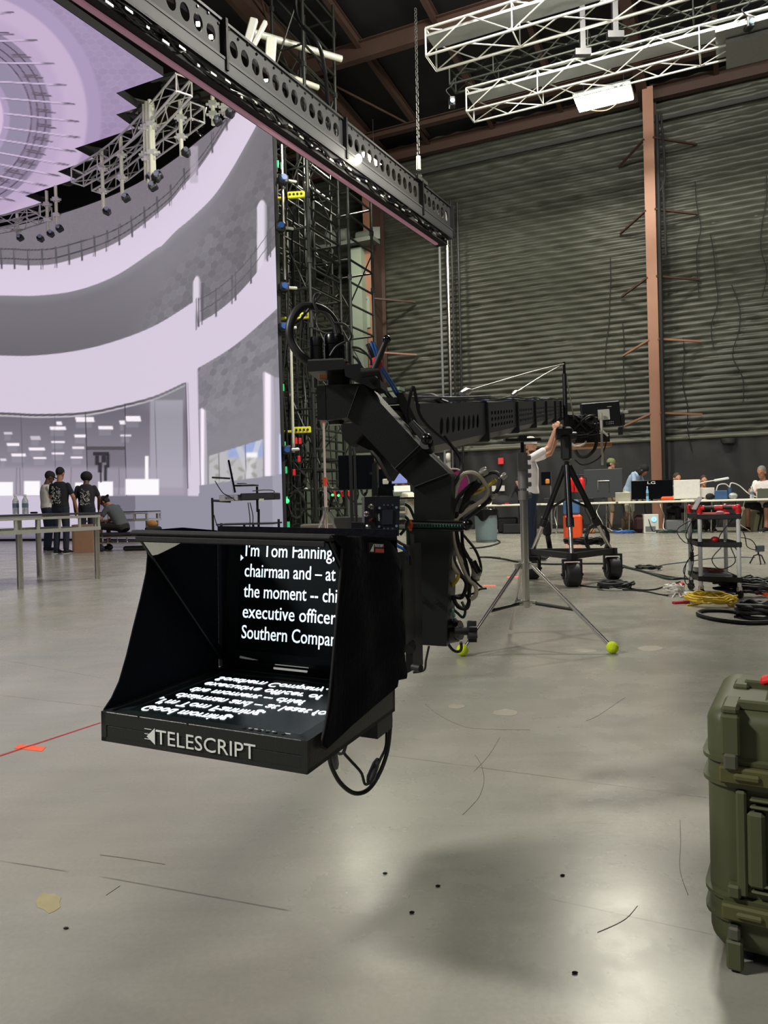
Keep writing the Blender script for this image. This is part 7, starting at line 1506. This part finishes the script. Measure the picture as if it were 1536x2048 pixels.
# phone on mini tripod
th = thing('mini_tripod', 'tiny black tripod holding a phone at the right edge', 'tripod', G(1517, 1128)); g = G(1517, 1128); top = g+Vector((0, 0, .12))
for a in (.3, 2.4, 4.5): MB().tube([top, top+Vector((.05*math.cos(a), .05*math.sin(a), -.02)), g+Vector((.1*math.cos(a), .1*math.sin(a), .004))], .008, 6).build('leg', BLK, th)
MB().cyl(top, top+Vector((0, 0, .03)), .01).build('head', BLK, th); tag(MB().box(top+Vector((.02, 0, .07)), (.12, .03, .08), Rz(.2), .008).build('phone', mat('phone_grey', (90, 100, 112), .3)), 'grey phone clamped on the tiny tripod at the right edge', 'phone')
# tape marks
def tape(P, label, m, name='tape_mark'):
    mb = MB(); mb.prism([G(*p)+Vector((0, 0, .0004)) for p in P], (0, 0, .0008)); return tag(mb.build(name, m), label, 'tape')
tape([(38, 1489), (92, 1494), (84, 1503), (28, 1497)], 'bright orange tape mark on the red line at left', TAPEO)
tape([(-60, 1530), (200, 1445), (202, 1446), (-60, 1533)], 'thin red tape line on the floor left of the teleprompter', TAPER, 'tape_line')
tape([(966, 1170), (992, 1170), (992, 1173), (966, 1173)], 'faint orange tape mark between crane post and light stand', TAPEO); tape([(1015, 1153), (1040, 1152), (1040, 1155), (1014, 1156)], 'orange tape mark behind the light stand leg', TAPEO); tape([(1066, 1143), (1078, 1142), (1078, 1145), (1066, 1146)], 'small orange tape mark at the left tripod wheel', TAPEO)
for i, (P, nm) in enumerate((([(850, 1408), (872, 1426), (900, 1442), (935, 1455), (985, 1459), (1060, 1460)], 'long curved dark scratch on the floor below the light stand'), ([(1250, 1395), (1225, 1412), (1195, 1432), (1172, 1442)], 'dark scratch slanting towards the right tennis ball'), ([(1000, 1474), (985, 1500), (970, 1520), (948, 1543)], 'thin straight scratch crossing the floor joint'), ([(950, 1510), (962, 1530), (968, 1560), (960, 1590), (945, 1610), (925, 1630)], 'hooked thin scratch below the floor joint'), ([(1360, 1640), (1361, 1690), (1360, 1740), (1376, 1790)], 'long vertical dark scratch left of the olive case'), ([(1195, 1865), (1230, 1850), (1255, 1835), (1275, 1812)], 'curved scuff in the right lamp glare'), ([(200, 1710), (260, 1718), (330, 1729)], 'faint brown scuff left of centre below the teleprompter'), ([(212, 1791), (228, 1780), (240, 1772)], 'short dark scuff right of the yellowish patch'))):
    o = MB().tube(smooth([G(*p)+Vector((0, 0, .0002)) for p in P], 6), .0009, 4).build('floor_scratch', mat('scratch_dark', (88, 82, 72), .6)); tag(o, nm, 'scratch')
def stain(cx_, cy_, w_, h_, label, m, seed):
    rnd = random.Random(seed); P = [(cx_+w_*math.cos(a)*rnd.uniform(.75, 1.1), cy_+h_*math.sin(a)*rnd.uniform(.75, 1.1)) for a in [2*PI*i/12 for i in range(12)]]
    mb = MB(); mb.prism([G(*p)+Vector((0, 0, .0003)) for p in P], (0, 0, .0004)); return tag(mb.build('floor_stain', m), label, 'stain')
ST = mat('dry_stain', (146, 139, 126), .4, noise=.2, nscale=30)
stain(98, 1805, 26, 22, 'yellowish dried patch on the floor at lower left', mat('yellow_stain', (158, 148, 112), .45, noise=.15, nscale=40), 1)
for i, (x, y, w_, h_, nm) in enumerate(((913, 1413, 20, 5, 'left of the two below the light stand'), (1010, 1425, 26, 7, 'right of the two below the light stand'), (1300, 1297, 26, 6, 'beside the right tennis ball'), (1170, 1302, 26, 4, 'just left of the right tennis ball'))): stain(x, y, w_, h_, 'pale dried patch on the concrete, '+nm, ST, i+4)
for i, (x, y) in enumerate(((132, 1858), (1125, 1752), (824, 1826), (770, 1748), (876, 1773), (1150, 1947))):
    p = G(x, y); tag(MB().ball(p+Vector((0, 0, .002)), (.006, .003, .0025), 8).build('debris', BLKM), 'tiny dark crumb on the bare floor, '+['far left', 'right of the prompter shadow', 'centre', 'near the left lamp glare', 'inside the shadow', 'lower right'][i], 'crumb')

# ================================================================ olive case at the right edge
C0 = Vector((.592, 1.405, 0)); cf = Vector((.87, -.5, 0)).normalized(); cg = Vector((.5, .87, 0)).normalized(); RC = frame(cf, cg)
oc = thing('olive_case', 'olive green hard equipment case with latches standing at the right edge', 'case', C0); CW, CDp, CH = .50, .35, .475; z0 = .02
def oc_(x, y, z): return C0+cf*x+cg*y+Vector((0, 0, z))
def rring(z, e, n=6, r=.045):
    P = []
    for cx_, cy_, a0 in ((CW-r, r, -PI/2), (CW-r, CDp-r, 0), (r, CDp-r, PI/2), (r, r, PI)):
        for k in range(n+1): a = a0+PI/2*k/n; P.append((cx_+(r+e)*math.cos(a), cy_+(r+e)*math.sin(a), z))
    return P
def shell(prof, name, m):
    mb = MB(); V = []; n = 28
    for z, e in prof: V += [oc_(*p) for p in rring(z, e)]
    k = len(prof); mb.add(V, [(a*n+i, a*n+(i+1) % n, (a+1)*n+(i+1) % n, (a+1)*n+i) for a in range(k-1) for i in range(n)], True); mb.add([], []); o = len(mb.v)-len(V); mb.f += [tuple(range(n))[::-1], tuple((k-1)*n+i for i in range(n))]; mb.sm += [False, False]; return mb.build(name, m, oc)
shell([(z0, -.03), (z0+.006, -.015), (z0+.02, -.004), (z0+.035, 0), (.083, 0), (.085, .008), (.093, .009), (.096, 0), (.122, 0), (.124, .008), (.132, .009), (.135, 0), (.335, 0), (.337, .008), (.345, .009), (.348, 0), (.378, 0), (.38, .008), (.388, .009), (.391, 0), (.452, 0), (.464, -.004), (.474, -.015), (.478, -.03), (.479, -.04)], 'shell', OLIVE)
# corner protectors, latches and front features
def ob(x0, x1, z0_, z1_, d, name, m=OLIVE, y=0, bev=.004, side=0):
    if side == 0: mb = MB().box(oc_((x0+x1)/2, y-d/2+.004, (z0_+z1_)/2), (x1-x0, d, z1_-z0_), RC, bev)
    else: mb = MB().box(oc_(y-d/2+.004, (x0+x1)/2, (z0_+z1_)/2), (d, x1-x0, z1_-z0_), RC, bev)
    return mb.build(name, m, oc)
ob(.03, .062, .40, .475, .03, 'corner_guard'); ob(.034, .058, .375, .405, .034, 'hinge_lug', mat('steel_hinge_grey', (96, 96, 84), .4, .5))
ob(.032, .060, .005, .06, .03, 'corner_guard'); ob(.036, .056, .06, .085, .03, 'hinge_lug', mat('steel_hinge_grey', (1, 1, 1)))
for a, b in ((.347, .379), (.094, .124)):
    l = ob(.025, .115, a, b, .026, 'latch', OLIVED); ob(.05, .095, a+.009, b-.009, .032, 'latch_pull', OLIVED)
ob(.052, .070, .14, .335, .02, 'rib', OLIVE); ob(.07, .1, .16, .30, .022, 'side_handle', OLIVE, bev=.006)
for a in (.305, .135+.015): ob(.075, .2, a, a+.006, .02, 'rib'); ob(.075, .2, a+.013, a+.019, .02, 'rib'); 
for a in (.295, .14): ob(.13, .19, a, a+.035, .035, 'webbed_block', OLIVE)
ob(.036, .058, .135, .16, .024, 'wedge_foot', OLIVE)
mb = MB(); c = oc_(.135, -.012, .235); mb.lathe(c, [(.001, -.004), (.026, -.004), (.028, .006), (.02, .012), (.001, .012)], 24, -cg); mb.build('pressure_valve', BLK, oc)
mb = MB(); mb.tube([c-cg*.008+cf*(.025*math.cos(a))+Vector((0, 0, .025*math.sin(a))) for a in [-.9+1.9*i/10 for i in range(11)]], .0022, 6); mb.build('valve_ring', mat('salmon_ring', (222, 96, 80), .4), oc)
# top lugs and handle bars
MB().box(oc_(.045, .03, .480), (.03, .09, .016), RC, .005).build('top_guard', OLIVE, oc); MB().box(oc_(.05, .20, .480), (.03, .06, .016), RC, .005).build('top_guard', OLIVE, oc); mb = MB(); mb.box(oc_(.11, .03, .484), (.11, .02, .02), RC, .004); mb.box(oc_(.11, .2, .484), (.11, .02, .02), RC, .004); mb.box(oc_(.11, .115, .487), (.02, .17, .012), RC, .004); mb.build('top_handle', OLIVE, oc)
for x in (.06, .42):
    for y in (.05, .3): MB().cyl(oc_(x, y, 0), oc_(x, y, .03), .018, n=12).build('foot', RUB, oc)
br = thing('staple_brush', 'red-backed brush with black bristles lying on the olive case', 'brush', oc_(.16, .1, .5)); mb = MB(); mb.box(oc_(.17, .09, .545), (.17, .03, .016), RC @ Matrix.Rotation(-.35, 3, 'Y'), .006); mb.build('red_back', REDSH, br); mb = MB()
for i in range(8):
    for k in range(2):
        b = oc_(.11+.017*i, .082+.016*k, .532+.006*i); mb.cyl(b, b-Vector((.002, 0, .03+.003*i)), .006, .005, 6)
mb.build('bristle_tufts', BLKG, br)
